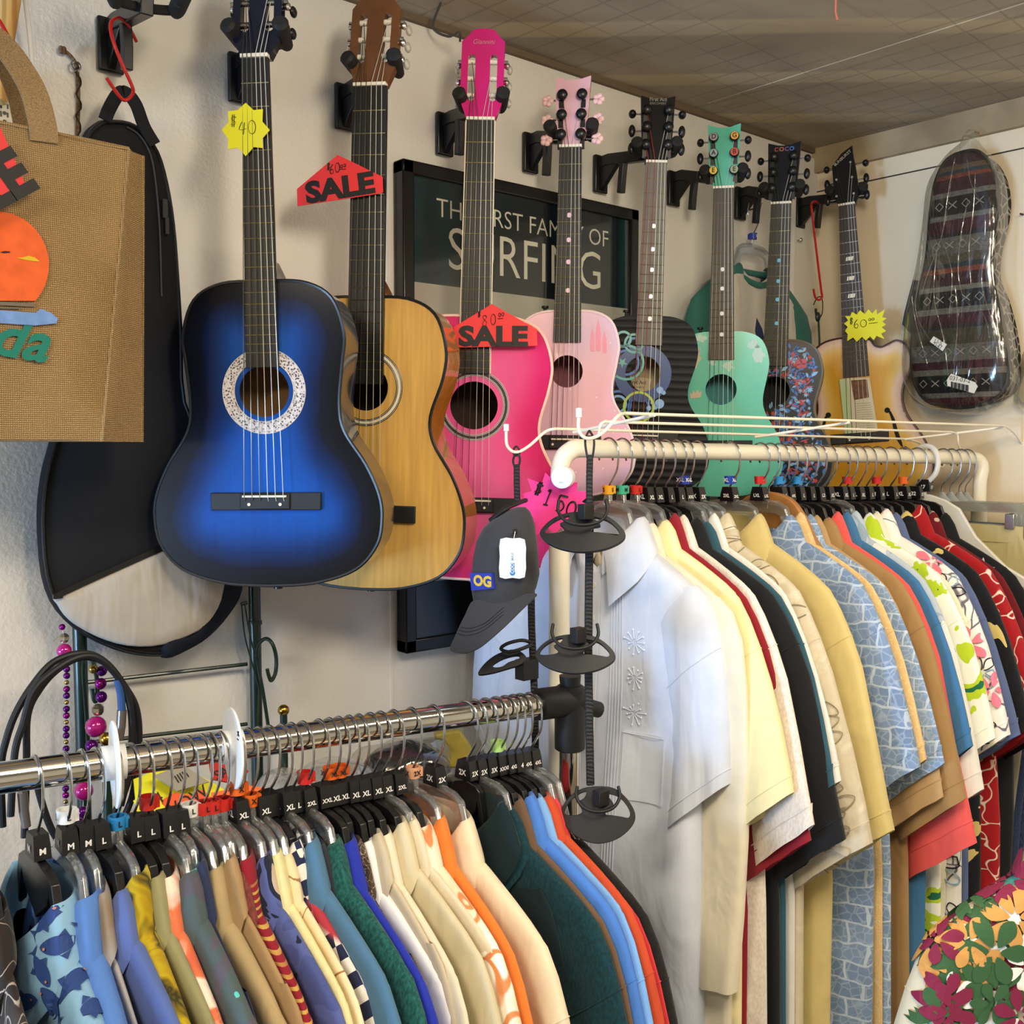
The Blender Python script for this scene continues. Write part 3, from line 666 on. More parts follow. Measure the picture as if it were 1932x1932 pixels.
WORN = mat('worn_sticker', '#b7d3c8', .7); TAN = mat('sticker_tan', '#c8b89a', .6)
S = [(blob(pl, 1421, 650, 12, 9, 3), [], 0), (blob(pl, 1430, 668, 12, 13, 5, am=.5), [], 0), (blob(pl, 1318, 638, 13, 7, 8, am=.6), [], 0), (blob(pl, 1345, 683, 8, 6, 4, am=.6), [], 0), (blob(pl, 1375, 690, 9, 8, 6, am=.6), [], 0), (blob(pl, 1314, 662, 6, 12, 9, am=.7), [], 0)]
S.append((pl.ps([(1303, 752), (1301, 740), (1306, 744), (1308, 736), (1312, 742), (1317, 734), (1318, 741), (1324, 738), (1322, 750)]), [], 1))
S.append((pl.ps([(1310, 690), (1316, 672), (1319, 655), (1322, 656), (1320, 672), (1324, 676), (1318, 684), (1313, 696)]), [], 1))
for q in S: deco(R, 'crown_sticker' if q[2] and len(q[0]) == 9 else 'sticker_residue', [(q[0], q[1], 0)], [WORN, TAN][q[2]])
R, pl, SL = gl[7]
o7 = body_outline(SL, .555, 1.21, .188, .163, .245); o7 = [(x * .93, z * .97 - .03 * .88 * SL) for x, z in o7]
rnd = random.Random(7); S = []
FBL, FRD, FLB, FPK = mat('folk_blue', '#3d74c4', .4), mat('folk_red', '#c03a34', .4), mat('folk_light_blue', '#86b6e2', .4), mat('folk_rose', '#b8506a', .4)
hole7 = circ(0, -.765 * SL, .07 * SL, 24)
def leafsh(x, z, L, w, a): return [(x + c * L * cos(a) - s * w * sin(a), z + c * L * sin(a) + s * w * cos(a)) for c, s in ((0, 0), (.25, .8), (.55, 1), (.8, .6), (1, 0), (.8, -.5), (.5, -.8), (.25, -.6))]
for k in range(1500):
    x = rnd.uniform(-.26, .26) * SL; z = -rnd.uniform(.56, 1.2) * SL
    if not inside(x, z, o7) or inside(x, z, hole7) or (abs(x) < .052 * SL and z > -.67 * SL): continue
    ty = rnd.random()
    if ty < .72: L = rnd.uniform(.008, .017); S.append((leafsh(x, z, L, L * .24, rnd.uniform(0, 6.28)), [], 0 if rnd.random() < .8 else 2))
    elif ty < .9:
        r0 = rnd.uniform(.004, .008); S.append(([(x + (r0 if j % 2 else r0 * .4) * cos(j * pi / 7), z + (r0 if j % 2 else r0 * .4) * sin(j * pi / 7)) for j in range(14)], [], rnd.choice((1, 2, 1))))
    else: S.append((leafsh(x, z, .022, .0016, rnd.uniform(0, 6.28)), [], 3))
def inn(s): return all(inside(x, z, o7) for x, z in s[0])
for sx in (-1, 1):
    bx, bz = .105 * SL, -.655 * SL
    S.append((leafsh(bx, bz, .016, .008, .9 if sx > 0 else 2.3), [], 3)); S.append((leafsh(bx, bz, .012, .007, -.5 if sx > 0 else 3.7), [], 3))
deco(R, 'folk_art_print', [s for s in S if inn(s)], [FBL, FRD, FLB, FPK])
m = MB(); zt = SL * .232; 
for k, (ch, c) in enumerate(zip('COCO', (0, 1, 2, 3))): m.text(ch, (-.36 + .24 * k) * .045, zt, .0125, .16 * zt - .0016, .035, mat=c)
obj('head_lettering', m, [mat('coco_red', '#a04038', .5), mat('coco_orange', '#b06a3c', .5), mat('coco_violet', '#74529a', .5), mat('coco_blue', '#3c6ab0', .5)], R)
R, pl, SL = gl[8]
FH = mat('f_hole_black', '#0d0b0a', .8)
for s, name in ((1, 'f'),):
    S = []
    for flip in (0, 1):
        base = [(1674, 772), (1681, 776), (1688, 790), (1694, 812), (1701, 832), (1704, 843), (1700, 842), (1692, 830), (1686, 812), (1683, 795), (1679, 783)]
        a = [pl.p(*q) for q in base]; cx = 0.0
        if flip: a = [(-x - .004, z) for x, z in a]
        S.append((a, [], 0))
        for q, r0 in (((1674, 774), 5.5), ((1708, 846), 4.5)):
            c = pc(pl, *q, r0, 14); S.append(([(-x - .004, z) for x, z in c] if flip else c, [], 0))
    for k in (0, 3): deco(R, 'f_hole', S[k:k + 3], [FH])
m = MB(); m.text('SUNBURST', -.006, SL * .212, .0098, .16 * SL * .212 - .003, .008, rot=.62); obj('head_lettering', m, mat('head_silver', '#b5b0a2', .5), R)
m = MB(); R3, pl3, SL3 = gl[3]; m.text('Giannini', 0, SL3 * .216, .011, .16 * SL3 * .216 - .0016, .005, shear=.3); obj('head_lettering', m, mat('gold_script', '#d88aa8', .3, .4), R3)
lb = MB(); c = pl3.p(905, 768); lb.text('Giannini', c[0], c[1], .018, .0828, .01); obj('paper_label', lb, mat('faint_label', '#191210', .7), R3)
R, pl, SL = gl[4]
m = MB()
for (x, y, w, h) in ((1118, 640, 7, 45), (1129, 632, 9, 60), (1141, 645, 7, 42)):
    m.plate(pl.ps([(x - w / 2, y + h / 2), (x - w / 2, y - h * .1), (x, y - h / 2), (x + w / 2, y - h * .1), (x + w / 2, y + h / 2)]), [], -.0007, .0002)
obj('pink_spire_print', m, mat('rose_print', '#e793b0', .35), R)
# --- the wall hangers
FOAM = mat('hanger_foam', '#1b1b1c', .7, bump=.15, bscale=500)
def wall_hanger(label, plate_px, yoke, nrm, sp=.058, head=None):
    """yoke: world point of the fork, nrm: direction the prongs point (towards the room)"""
    p = pY(*plate_px, YW - .004); R = thing('guitar_hanger', label, 'guitar hanger', p, 'guitar hangers along the back wall'); y = Vector(yoke) - p
    m = MB().box((0, -.004, 0), (.036, .010, .075)); obj('wall_plate', m, BLACKP, R, bevel=.003)
    d = y.normalized(); e = y - Vector((0, 0, .006)); m = MB()
    m.strap([Vector((0, -.006, .022)), Vector((0, -.03, .024)), e], (1, 0, 0), .017, .022)
    m.add([(-.006, -.009, -.034), (.006, -.009, -.034), (.006, -.009, .014), (-.006, -.009, .014), (-.006, -.06, .016), (.006, -.06, .016)], [(0, 1, 2, 3), (0, 4, 5, 1), (3, 2, 5, 4), (0, 3, 4), (1, 5, 2)])
    m.strap([e * .45 + Vector((.0, 0, .008)), e * .40 + Vector((.004, 0, -.02)), e * .38 + Vector((.004, 0, -.05))], (1, 0, 0), .014, .012)
    obj('arm', m, BLACKP, R, bevel=.0015)
    n = Vector(nrm).normalized(); s = n.cross(Vector((0, 0, 1))).normalized(); m = MB()
    m.tube(catmull([y - s * sp / 2 + n * .012, y - s * sp / 2 - n * .012, y - s * sp * .2 - n * .022, y + s * sp * .2 - n * .022, y + s * sp / 2 - n * .012, y + s * sp / 2 + n * .012], 4), .0065, 8); obj('fork', m, FOAM, R)
    for q in (-1, 1):
        a = y + s * q * sp / 2; b = a + n * .028 + Vector((0, 0, .010)) + s * q * .006
        m = MB().tube([a - n * .022, a - n * .01, b, b + (b - a).normalized() * .004], [.0085, .011, .0115, .008], 12); obj('padded_prong', m, FOAM, R)
    return R
plates = {1: (449, 150), 2: (648, 204), 3: (836, 255), 4: (998, 290), 5: (1130, 330), 6: (1268, 357), 7: (1394, 385), 8: (1507, 402)}
names = {1: 'blue sunburst', 2: 'natural wood', 3: 'hot pink', 4: 'pale pink', 5: 'black swirl', 6: 'mint green', 7: 'blue leaf painted', 8: 'yellow archtop'}
for k, (R, pl, SL) in gl.items():
    yz = .030 if k > 3 else .034
    y = pl.o + pl.z * yz + pl.y * .022
    wall_hanger('black forked wall hanger holding the %s guitar by its headstock' % names[k], plates[k], y, -pl.y, .060 if k < 4 else .064)
wall_hanger('empty black wall hanger at the top left with a red hook over its arm', (206, 88), pY(278, 2, 1.33), Vector((-.3, -1, .0)), .075)
# ------------------------------------------------------------------ rails, hangers and shirts
def rail_at(A, B, px):
    lo, hi = -1.0, 2.0
    for _ in range(50):
        m = (lo + hi) / 2
        if proj(A + (B - A) * m)[0] < px: lo = m
        else: hi = m
    return A + (B - A) * lo
CA, CB = pZ(0, 1468, 1.02), pZ(1040, 1326, 1.45)
WA, WB = pZ(1092, 846, 1.60), pZ(1832, 864, 2.235)
def axis_m(p, yaw=0, roll=0):
    """x towards the room, y along the rail to the right, z up"""
    return Matrix.Translation(p) @ Matrix.Rotation(radians(-90 + yaw), 4, 'Z') @ Matrix.Rotation(radians(roll), 4, 'Y')
CLEARH = clear('clear_hanger_plastic', '#e9ecee', .2, .14, haze=.05)
BLACKH = mat('black_hanger_plastic', '#161618', .28)
BLOCK = mat('black_size_block', '#111113', .35)
LET = mat('white_lettering', '#e9e9e9', .5)
def half(u, l): return u + [(a, b) for a, b in l] + [(-a, b) for a, b in l[::-1] if a > 0] + [(-a, b) for a, b in u[::-1] if a > 0]
_hm = {}
def hanger_meshes(kind):
    if kind not in _hm:
        u = [(.007, -.072), (.009, -.088), (.042, -.092), (.056, -.099), (.075, -.148), (.10, -.177), (.15, -.204), (.186, -.224), (.190, -.232)]
        lo = [(.182, -.238), (.14, -.219), (.092, -.196), (.067, -.174), (.056, -.138), (.046, -.112), (.036, -.108)]
        lo += [(.0, -.150)] if kind == 'k' else [(.0, -.106)]
        if kind == 'k': lo[-2] = (.040, -.125)
        m = MB(); th = .0045 if kind == 'k' else .004
        m.plate(half(u, lo), [], -th, th)
        if kind == 'c':
            for s in (-1, 1): m.tube([(s * x, 0, z + .001) for x, z in u[1:]], .0055, 6)
        hb = mesh('hanger_body', m, CLEARH if kind == 'c' else BLACKH)
        hk = MB(); pts = catmull([(0, 0, -.080), (0, 0, -.062), (.010, 0, -.047), (.0195, 0, -.030), (.0215, 0, -.006), (.0155, 0, .0105), (0, 0, .0178), (-.0155, 0, .0105), (-.0215, 0, -.006), (-.020, 0, -.018)], 4)
        _hm[kind] = (hb, mesh('hook', hk.tube(pts, .0016, 7), STEEL))
    return _hm[kind]
_mk = {}
def marker_mesh(kind, txt, col):
    k = (kind, txt, col)
    if k not in _mk:
        m = MB()
        if kind == 'b':
            r = lambda z, a, b: [(-a, -b, z), (a, -b, z), (a, b, z), (-a, b, z)]
            m.loft([r(-.086, .0155, .0085), r(-.072, .0135, .0082), r(-.061, .0105, .0075)])
            if txt:
                s = .0105 if len(txt) < 3 else .0082
                m.text(txt, 0, -.0765, s, -.0090, .03, mat=1)
                b = len(m.v); m.text(txt, 0, -.0775, s * .86, 0, .03, mat=1)
                m.xf(Matrix.Translation((.0152, 0, 0)) @ Matrix.Rotation(radians(90), 4, 'Z'), b)
            _mk[k] = mesh('size_marker', m, [BLOCK, LET])
        else:
            m.loft([[(x, y, z) for x, y in circ(0, 0, r, 14)] for z, r in ((-.072, .0088), (-.058, .0098), (-.058, .0075), (-.072, .0066))], cap0=False, cap1=False)
            m.box((.0, .009, -.065), (.012, .004, .012))
            if txt:
                b = len(m.v); m.text(txt, 0, -.065, .009, -.0102, .03, mat=1); m.text(txt, 0, -.065, .0085, 0, .03, mat=1)
                n = len(textgeo(txt, 1, .03)[0])
                for i in range(b + n, len(m.v)): p = m.v[i]; m.v[i] = Vector((.0102, p.x, p.z))
            c = {'r': '#c3261f', 'o': '#e0621a', 'w': '#e9e9e6', 'u': '#2a86c8', 'y': '#e3a21e', 'g': '#3fae8e', 'n': '#1f3aa0', 'p': '#d89f7c', 'l': '#a9d67a'}[col]
            _mk[k] = mesh('size_marker', m, [mat('ring_' + c[1:], c, .4), INK if col != 'n' else LET])
    return _mk[k]
COLN = {'r': 'red', 'o': 'orange', 'w': 'white', 'u': 'blue', 'y': 'yellow', 'g': 'green', 'n': 'navy', 'p': 'peach', 'l': 'lime'}
def hanger(p, yaw, kind, marks, label, group, roll=0, sx=1):
    R = thing('clothes_hanger', label, 'hanger', axis_m(p, yaw, roll), group)
    hb, hk = hanger_meshes(kind); hb_ = obj('hanger_body', hb, None, R, bevel=.0012); hb_.scale.x = sx; obj('hook', hk, None, R)
    for i, (k, txt, col) in enumerate(marks):
        o = obj('size_marker', marker_mesh(k, txt, col), None, R, smooth=0)
        if i and k == 'r': o.location.z = .016
        o['label'] = ('black size block' if k == 'b' else COLN[col] + ' size ring') + (' marked ' + txt if txt else '')
    return R
def sup(w, t, n=36, e=2.6):
    r = []
    for k in range(n):
        a = 2 * pi * k / n; c, s = cos(a), sin(a)
        r.append((w * math.copysign(abs(c) ** (2 / e), c), t * math.copysign(abs(s) ** (2 / e), s)))
    return r
def shirt(p, yaw, label, body, group=None, sleeve=None, collar=None, T=.0125, amp=.0085, sl=1.0, long=False, hem=.66, w=1.0, kind='shirt', neck='fold', roll=0, seed=0, name='shirt', raglan=False, tsl=1.15, farx=1, fl=.018):
    """hung shirt, origin at the hanger throat; x is the shoulder axis, -y the front"""
    R = thing(name, label, kind, axis_m(p, yaw, roll) @ Matrix.Translation((0, 0, -.137)), group)
    rn = random.Random(seed * 13 + 5); nz = lambda x, z, k: noise.noise(Vector((x * 7 + seed * 3.7, z * 2.4, k + seed * 1.9)))
    def wob(x, z): d = min(1, max(0, -z - .05) / .3); return amp * d * (1.6 * nz(x, z, 0) + .8 * sin(x * 34 + seed * 2 + 2 * nz(x, z, 5)))
    zs = [0, -.012, -.024, -.036, -.050, -.064, -.076, -.088, -.105, -.13, -.17, -.23, -.30, -.38, -.47, -.56, -hem]
    wsv = [.060, .083, .108, .132, .158, .182, .199, .208, .208, .204, .200, .203, .208, .214, .220, .225, .228]
    rings = []
    for i, (z, ww) in enumerate(zip(zs, wsv)):
        ww *= w if z < -.02 else 1; d = min(1, -z / .4); tt = T * (1 + .55 * d) * (.9 if i < 2 else 1); ring = []
        for x, y in sup(ww, tt, 40, 2.5):
            zz = z
            if i == 0 and y < 0 and neck != 'crew': zz -= .05 * (1 - abs(x) / .06) ** .8 if abs(x) < .06 else 0
            if i == 0 and neck == 'crew' and y < 0: zz -= .035 * (1 - (x / .06) ** 2)
            if i == 1 and y < 0 and abs(x) < .06: zz -= .045 * (1 - abs(x) / .06)
            if i == 2 and y < 0 and abs(x) < .06: zz -= .035 * (1 - abs(x) / .06)
            if i == 3 and y < 0 and abs(x) < .06: zz -= .024 * (1 - abs(x) / .06)
            if i == 4 and y < 0 and abs(x) < .06: zz -= .012 * (1 - abs(x) / .06)
            ring.append((x, y + wob(x, zz), zz + (.006 * nz(x, 0, 9) if i == len(zs) - 1 else 0)))
        rings.append(ring)
    obj('body', MB().loft(rings, cap0=False, cap1=False), body, R, smooth=60)
    L = .34 * sl
    for s in (-1, 1):
        if long: O = [(.196, -.070), (.222, -.090), (.240, -.13), (.250, -.20), (.256, -.30), (.258, -.42), (.256, -.54), (.250, -.62), (.247, -.655)]; I = [(.110, -.085), (.120, -.15), (.128, -.21), (.135, -.28), (.145, -.36), (.155, -.47), (.162, -.57), (.172, -.63), (.176, -.662)]
        else:
            O = [(.186, -.066), (.207, -.083), (.224, -.112), (.236, -.152), (.246, -.20), (.253, -.26 * (.5 + sl / 2)), (.256, -.10 - .62 * L), (.257, -.10 - .74 * L)]
            I = [(.100, -.08), (.110, -.14), (.118, -.19), (.124, -.24), (.130, -.29), (.136, -.34 * (.5 + sl / 2)), (.140, -.19 - .62 * L), (.141, -.20 - .74 * L)]
        if not raglan and not long: O = [(x + fl * max(0, -z - .10) / .2, z) for x, z in O]; I = [(x + fl * max(0, -z - .14) / .22, z) for x, z in I]
        if raglan: O = [(.056, .006), (.10, -.014), (.15, -.038)] + O; I = [(.052, -.045), (.068, -.10), (.088, -.16)] + [(.108, -.21), (.115, -.225), (.120, -.24), (.128, -.27)] + I[4:]
        sr = []; ph = rn.uniform(0, 6); n = len(O)
        for i, (o, q) in enumerate(zip(O, I)):
            o = Vector((o[0] * (w * .6 + .4), 0, o[1])); q = Vector((q[0] * (w * .6 + .4), 0, q[1])); c = (o + q) / 2; h = (o - q) / 2
            tt = T * tsl * (.75 + .5 * i / n) * (.6 if i == 0 and not raglan else 1)
            d = i / n; ring = []
            for a, b in sup(1, tt, 28, 2.3):
                pnt = c + h * a; yy = b * (1 + .15 * sin(a * 5 + ph + i * .5) * d) + amp * d * 1.3 * nz(pnt.x, pnt.z, 3 + s) + wob(pnt.x * .4, pnt.z) * .6
                ring.append((s * pnt.x, yy, pnt.z + .004 * d * nz(a * .3, i, 2)))
            sr.append(ring)
        m = MB().loft(sr, cap0=False, cap1=False)
        e = [sr[-1]]; e.append([(x * .985, y * .75, z + .006) for x, y, z in sr[-1]]); e.append([(x * .985, y * .75, z + .03) for x, y, z in sr[-1]]); m.loft(e, cap0=False, cap1=False)
        z0 = [Vector(v) for v in sr[-2]]; z1 = [Vector(v) for v in sr[-1]]; k = .45
        if not long and not raglan:
            q0 = [Vector(v) for v in sr[3]]; m.tube([v + Vector((0, .0004 if v.y > 0 else -.0004, 0)) for v in q0], .0010, 5, closed=True)
        if not long: m.tube([a.lerp(b, k) * 1.0 + Vector((0, .0006 if a.y > 0 else -.0006, 0)) for a, b in zip(z0, z1)], .0009, 5, closed=True)
        obj('sleeve', m, sleeve or body, R, smooth=60)
    if farx != 1:
        for c in R.children:
            for v in c.data.vertices:
                if v.co.x < -.05: v.co.x = -.05 + (v.co.x + .05) * farx
    m = MB()
    if neck == 'crew':
        pts = [(.062 * cos(a), .018 * sin(a) , -.012 - (.03 if sin(a) < 0 else -.004) * abs(sin(a))) for a in [2 * pi * k / 32 for k in range(32)]]
        m.tube(pts, .0075, 8, closed=True)
    else:
        P = []; rz = [.95, .8, 1.1, 1.0][seed % 4]
        for k in range(33):
            a = radians(-158 + 316 * k / 32); f = abs(k - 16) / 16; ca, sa = sin(a), cos(a)
            cx, cy = .058 * ca, (T * 1.25 + .003) * sa; sag = -.046 * max(0, f - .62) / .38
            drop = .020 + .050 * f ** 2.2 + .004 * nz(k * .1, 1, 1)
            prof = [(0, -.014), (.0, .018), (.002, .030 * rz), (.006, .033 * rz), (.0105, .027 * rz), (.014 + .006 * f, .010), (.017 + .016 * f, .030 - drop - .018), (.016 + .016 * f, .030 - drop - .0185), (.012 + .005 * f, .009), (.008, .024 * rz)]
            P.append([(cx + r * ca * (1 + 1.0 * f), cy + r * sa * .42 - (.004 * f if k not in () else 0), z + sag) for r, z in prof])
        m.loft(P, cap0=True, cap1=True)
    obj('collar', m, collar or sleeve or body, R, smooth=60)
    if neck != 'crew':
        # placket with buttons down the front
        pm = MB(); rowz = [-.058 - .052 * i for i in range(11) if .058 + .052 * i < hem - .02]; pts = []
        def fy(x, z):
            d = min(1, -z / .4); return -T * (1 + .55 * d) + wob(x, z)
        for z in rowz: pts.append((0, fy(0, z) - .0008, z))
        pm.strap(pts, (1, 0, 0), .028, .0016); pk = obj('placket', pm, body, R)
        for z in rowz[:6]: pz = z - .02; obj('button', MB().cyl((0, fy(0, pz) - .0032, pz), (0, fy(0, pz) - .0014, pz), .0052, 12), mat('shell_button', '#d9d4c6', .25), R)
    return R
NAVYC = '#232b47'
fish0 = fab('solid', '#86b3d6', rough=.6)
CH = [  # hook pixel, hanger kind, marks, label of the shirt, material, options
 (-38, 'k', [('b', 'M', 0)], 'dark brown shirt with pale swirl print, leftmost on the chrome rail', fab('lines', ['#2a2320', '#a39a90', '#3a302b'], 16), {}),
 (71, 'k', [('b', 'M', 0)], 'light blue shirt printed with dark blue fish, on a black M hanger', fish0, dict(T=0.02)),
 (176, 'c', [('b', 'M', 0), ('r', 'L', 'w')], 'plain chambray blue shirt beside the blue fish print shirt', fab('solid', '#5783cf'), dict(T=0.018)),
 (193, 'c', [('b', 'M', 0)], 'pale grey shirt showing a narrow strip right of the chambray shirt', fab('soft', ['#c7ccd6', '#8c7a64'], 10), dict(T=.006, w=.8)),
 (216, 'k', [('b', 'L', 0)], 'plain slate blue shirt left of the yellow tie dye shirt', fab('solid', '#5668a2'), dict(T=0.014)),
 (254, 'c', [('r', 'L', 'u')], 'yellow and black tie dye print shirt', fab('soft', ['#23200f', '#b99c12', '#2b270f', '#e6d23c', '#8f7a12'], 13), dict(T=0.014)),
 (282, 'k', [('b', 'L', 0)], 'plain olive khaki shirt between the tie dye and the coral shirt', fab('solid', '#96916a'), dict(T=0.011)),
 (308, 'k', [('b', 'L', 0), ('r', '', 'r')], 'white shirt with blurred coral orange flower print', fab('soft', ['#f2e4d4', '#f0dccb', '#e2794f', '#d9694a'], 17), dict(T=0.012)),
 (318, 'c', [('b', 'L', 0)], 'charcoal shirt with bright aqua coastline shapes', fab('blotch', ['#55535f', '#4b5a5c', '#59c4b8', '#4fb2cf'], 7), dict(T=0.015)),
 (334, 'c', [('b', 'L', 0)], 'navy and white collared shirt just left of the khaki shirt', fab('blotch', ['#2a3354', '#2a3354', '#e6e4de'], 8), dict(T=.006, w=.8)),
 (349, 'c', [('r', 'L', 'w')], 'khaki tan shirt with a wide soft shoulder left of the maroon shirt', fab('solid', '#b09a72'), dict(T=0.015)),
 (373, 'c', [('r', 'L', 'r')], 'brownish tan shirt half hidden behind the khaki shirt', fab('solid', '#a88a62'), dict(T=.008, w=.9)),
 (386, 'c', [('r', 'L', 'r')], 'sheer rust brown shirt hidden under clear hangers', fab('heather', ['#6a2f2b', '#84423a'], 10), dict(T=.006, w=.8)),
 (401, 'c', [('r', '', 'r')], 'maroon red shirt with gold striped leaf print', fab('stripe', ['#8f1d2f', '#c9a254'], 42), dict(T=0.013)),
 (435, 'c', [('b', 'XL', 0), ('r', 'X', 'o')], 'periwinkle blue shirt with black palm tree print', fab('blotch', ['#4a5694', '#5561a0', '#1c2238', '#c7b3a6'], 15), dict(T=0.012)),
 (458, 'c', [('r', 'X', 'o')], 'pale yellow shirt with faint green clouds', fab('soft', ['#e9dda2', '#e6dca6', '#c9d3a0'], 9), dict(T=0.01)),
 (490, 'c', [('b', 'XL', 0)], 'peach shirt with thin brown line drawings', fab('lines', ['#efd9b0', '#a5794f', '#f2e2c2'], 11), dict(T=0.009)),
 (511, 'k', [('b', '', 0)], 'navy shirt with white triangles and a red patch', fab('tri', ['#222b4c', '#e9e6e2', '#b23a48'], 62), dict(T=0.01, roll=3)),
 (529, 'c', [('b', 'XL', 0)], 'plain steel blue shirt left of the dark teal shirt', fab('solid', '#4d7596'), dict(T=0.012)),
 (540, 'k', [('b', 'L', 0)], 'charcoal shirt mostly hidden left of the dark teal shirt', fab('solid', '#2b3038'), dict(T=.006, w=.8)),
 (553, 'c', [('b', '2XL', 0), ('r', '', 'r')], 'heathered dark teal shirt left of the royal blue shirt', fab('heather', ['#0f4241', '#226560'], 10), dict(T=0.015)),
 (599, 'k', [('b', 'XXL', 0)], 'plain royal blue shirt on a black XXL hanger', fab('solid', '#1c2fae', rough=.7), dict(T=0.014)),
 (620, 'k', [('b', 'XL', 0), ('r', 'XL', 'o')], 'dark brown patterned shirt hidden right of the royal blue shirt', fab('lines', ['#4a3b2e', '#b5a58c', '#2d241c'], 40), dict(T=.006, w=.8)),
 (643, 'k', [('b', 'XL', 0), ('r', 'XL', 'o')], 'bright white shirt right of the royal blue shirt', fab('solid', '#eceef2'), dict(T=0.012, roll=3)),
 (651, 'k', [('b', 'XL', 0)], 'stone coloured shirt showing only its collar behind the white shirt', fab('solid', '#c9bda6'), dict(T=.008, w=.9)),
 (667, 'k', [('b', 'XL', 0)], 'cream shirt third from the white shirt on the chrome rail', fab('solid', '#e2dbc6'), dict(T=0.011)),
 (682, 'k', [('b', 'XL', 0)], 'beige shirt between the cream and the peach fish print shirt', fab('solid', '#d3c6a4'), dict(T=0.011)),
 (703, 'c', [('b', 'XL', 0)], 'ivory shirt with a soft rolled collar left of the peach fish print shirt', fab('solid', '#ded2b8'), dict(T=0.009)),
 (731, 'k', [('b', '2XL', 0)], 'white and peach shirt with faint orange fish print', fab('floral', ['#f0e4cd', '#d98a55', '#eec493', '#f6f1e6'], 8), dict(T=0.016)),
 (778, 'c', [('r', '2X', 'p')], 'bright orange shirt under clear hangers', fab('solid', '#e27f35'), dict(T=0.011)),
 (819, 'c', [('b', '2X', 0)], 'large cream shirt right of the bright orange shirt', fab('solid', '#e6d9bd'), dict(T=0.018)),
 (891, 'k', [('b', '2X', 0)], 'blackish teal shirt on the big black 2X hanger', fab('solid', '#0c2329'), dict(T=.006, w=.5)),
 (911, 'c', [('b', '2X', 0)], 'deep teal textured shirt left of the brown shirt', fab('heather', ['#0a2c36', '#0f3d48'], 10), dict(T=0.015)),
 (927, 'k', [('b', '3X', 0)], 'plain brown shirt left of the medium blue shirt', fab('solid', '#6b5340'), dict(T=0.01)),
 (940, 'k', [('b', 'XXXL', 0), ('r', '', 'l')], 'medium blue shirt with contrast stitching', fab('solid', '#4b7fd4'), dict(T=0.014)),
 (955, 'k', [('b', '4XL', 0)], 'light sky blue shirt behind the medium blue shirt', fab('solid', '#7fb0e8'), dict(T=0.008)),
 (966, 'k', [('b', '4', 0)], 'orange red shirt near the right end of the chrome rail', fab('solid', '#c64a26'), dict(T=0.011)),
 (975, 'c', [('b', '4XL', 0)], 'bright coral red shirt behind the orange red shirt', fab('solid', '#e2434a'), dict(T=0.006)),
 (984, 'c', [('b', '4XL', 0)], 'black ribbed knit shirt, last on the chrome rail', fab('heather', ['#131314', '#1d1d1f'], 10), dict(T=0.016, neck='crew')),
]
rg = random.Random(3)
def spread_out(A, B, rows, tmin, lo, hi, k=.98):
    """shirts push each other apart along the rail: places (m along it) and half thicknesses"""
    L = (B - A).length; d = (B - A).normalized(); n = len(rows)
    s0 = [(rail_at(A, B, r[0]) - A).dot(d) for r in rows]; T = [r[5].get('T', tmin) for r in rows]; s = s0[:]
    for it in range(400):
        for i in range(n - 1):
            g = (T[i] + T[i + 1]) * k; e = g - (s[i + 1] - s[i])
            if e > 0: s[i] -= e * .5; s[i + 1] += e * .5
        s = [min(hi - (n - 1 - i) * .004, max(lo + i * .004, a + (b - a) * .012)) for i, (a, b) in enumerate(zip(s, s0))]
    return [A + d * q for q in s], T
def short(l): return l.split(',')[0]
GC, GW = 'shirts on the chrome rail', 'shirts on the white rack'
PS, TS = spread_out(CA, CB, CH, .0085, -.3, .955, .74)
def mtxt(mk): return ' and '.join(('%s block' % t if t else 'blank block') if k == 'b' else '%s%s ring' % (COLN[c], ' ' + t if t else '') for k, t, c in mk)
def hlab(hkd, mk, lab):
    return '%s hanger, %s, for %s' % ('clear' if hkd == 'c' else 'black', mtxt(mk), ' '.join(w for w in short(lab).split() if w not in ('the', 'and', 'with', 'a'))[:200])
def cut(l, n=15): return ' '.join(l.split()[:n])
for i, (px, hkd, mk, lab, fm, op) in enumerate(CH):
    p = PS[i]; yw = rg.uniform(-3, 3) + (4 if px > 880 else 0)
    op = dict(op); op['T'] = TS[i]; rl = op.pop('roll', 0) + rg.uniform(-1.5, 1.5)
    hanger(p, yw, hkd, mk, cut(hlab(hkd, mk, lab)), 'hangers on the chrome rail', rl, min(1, op.get('w', 1) * .95))
    o = shirt(p + Vector((0, 0, rg.uniform(-.012, .004))), yw, lab, fm, GC, roll=rl, seed=i + 1, hem=.7, **op)
    CH[i] = CH[i] + (o,)
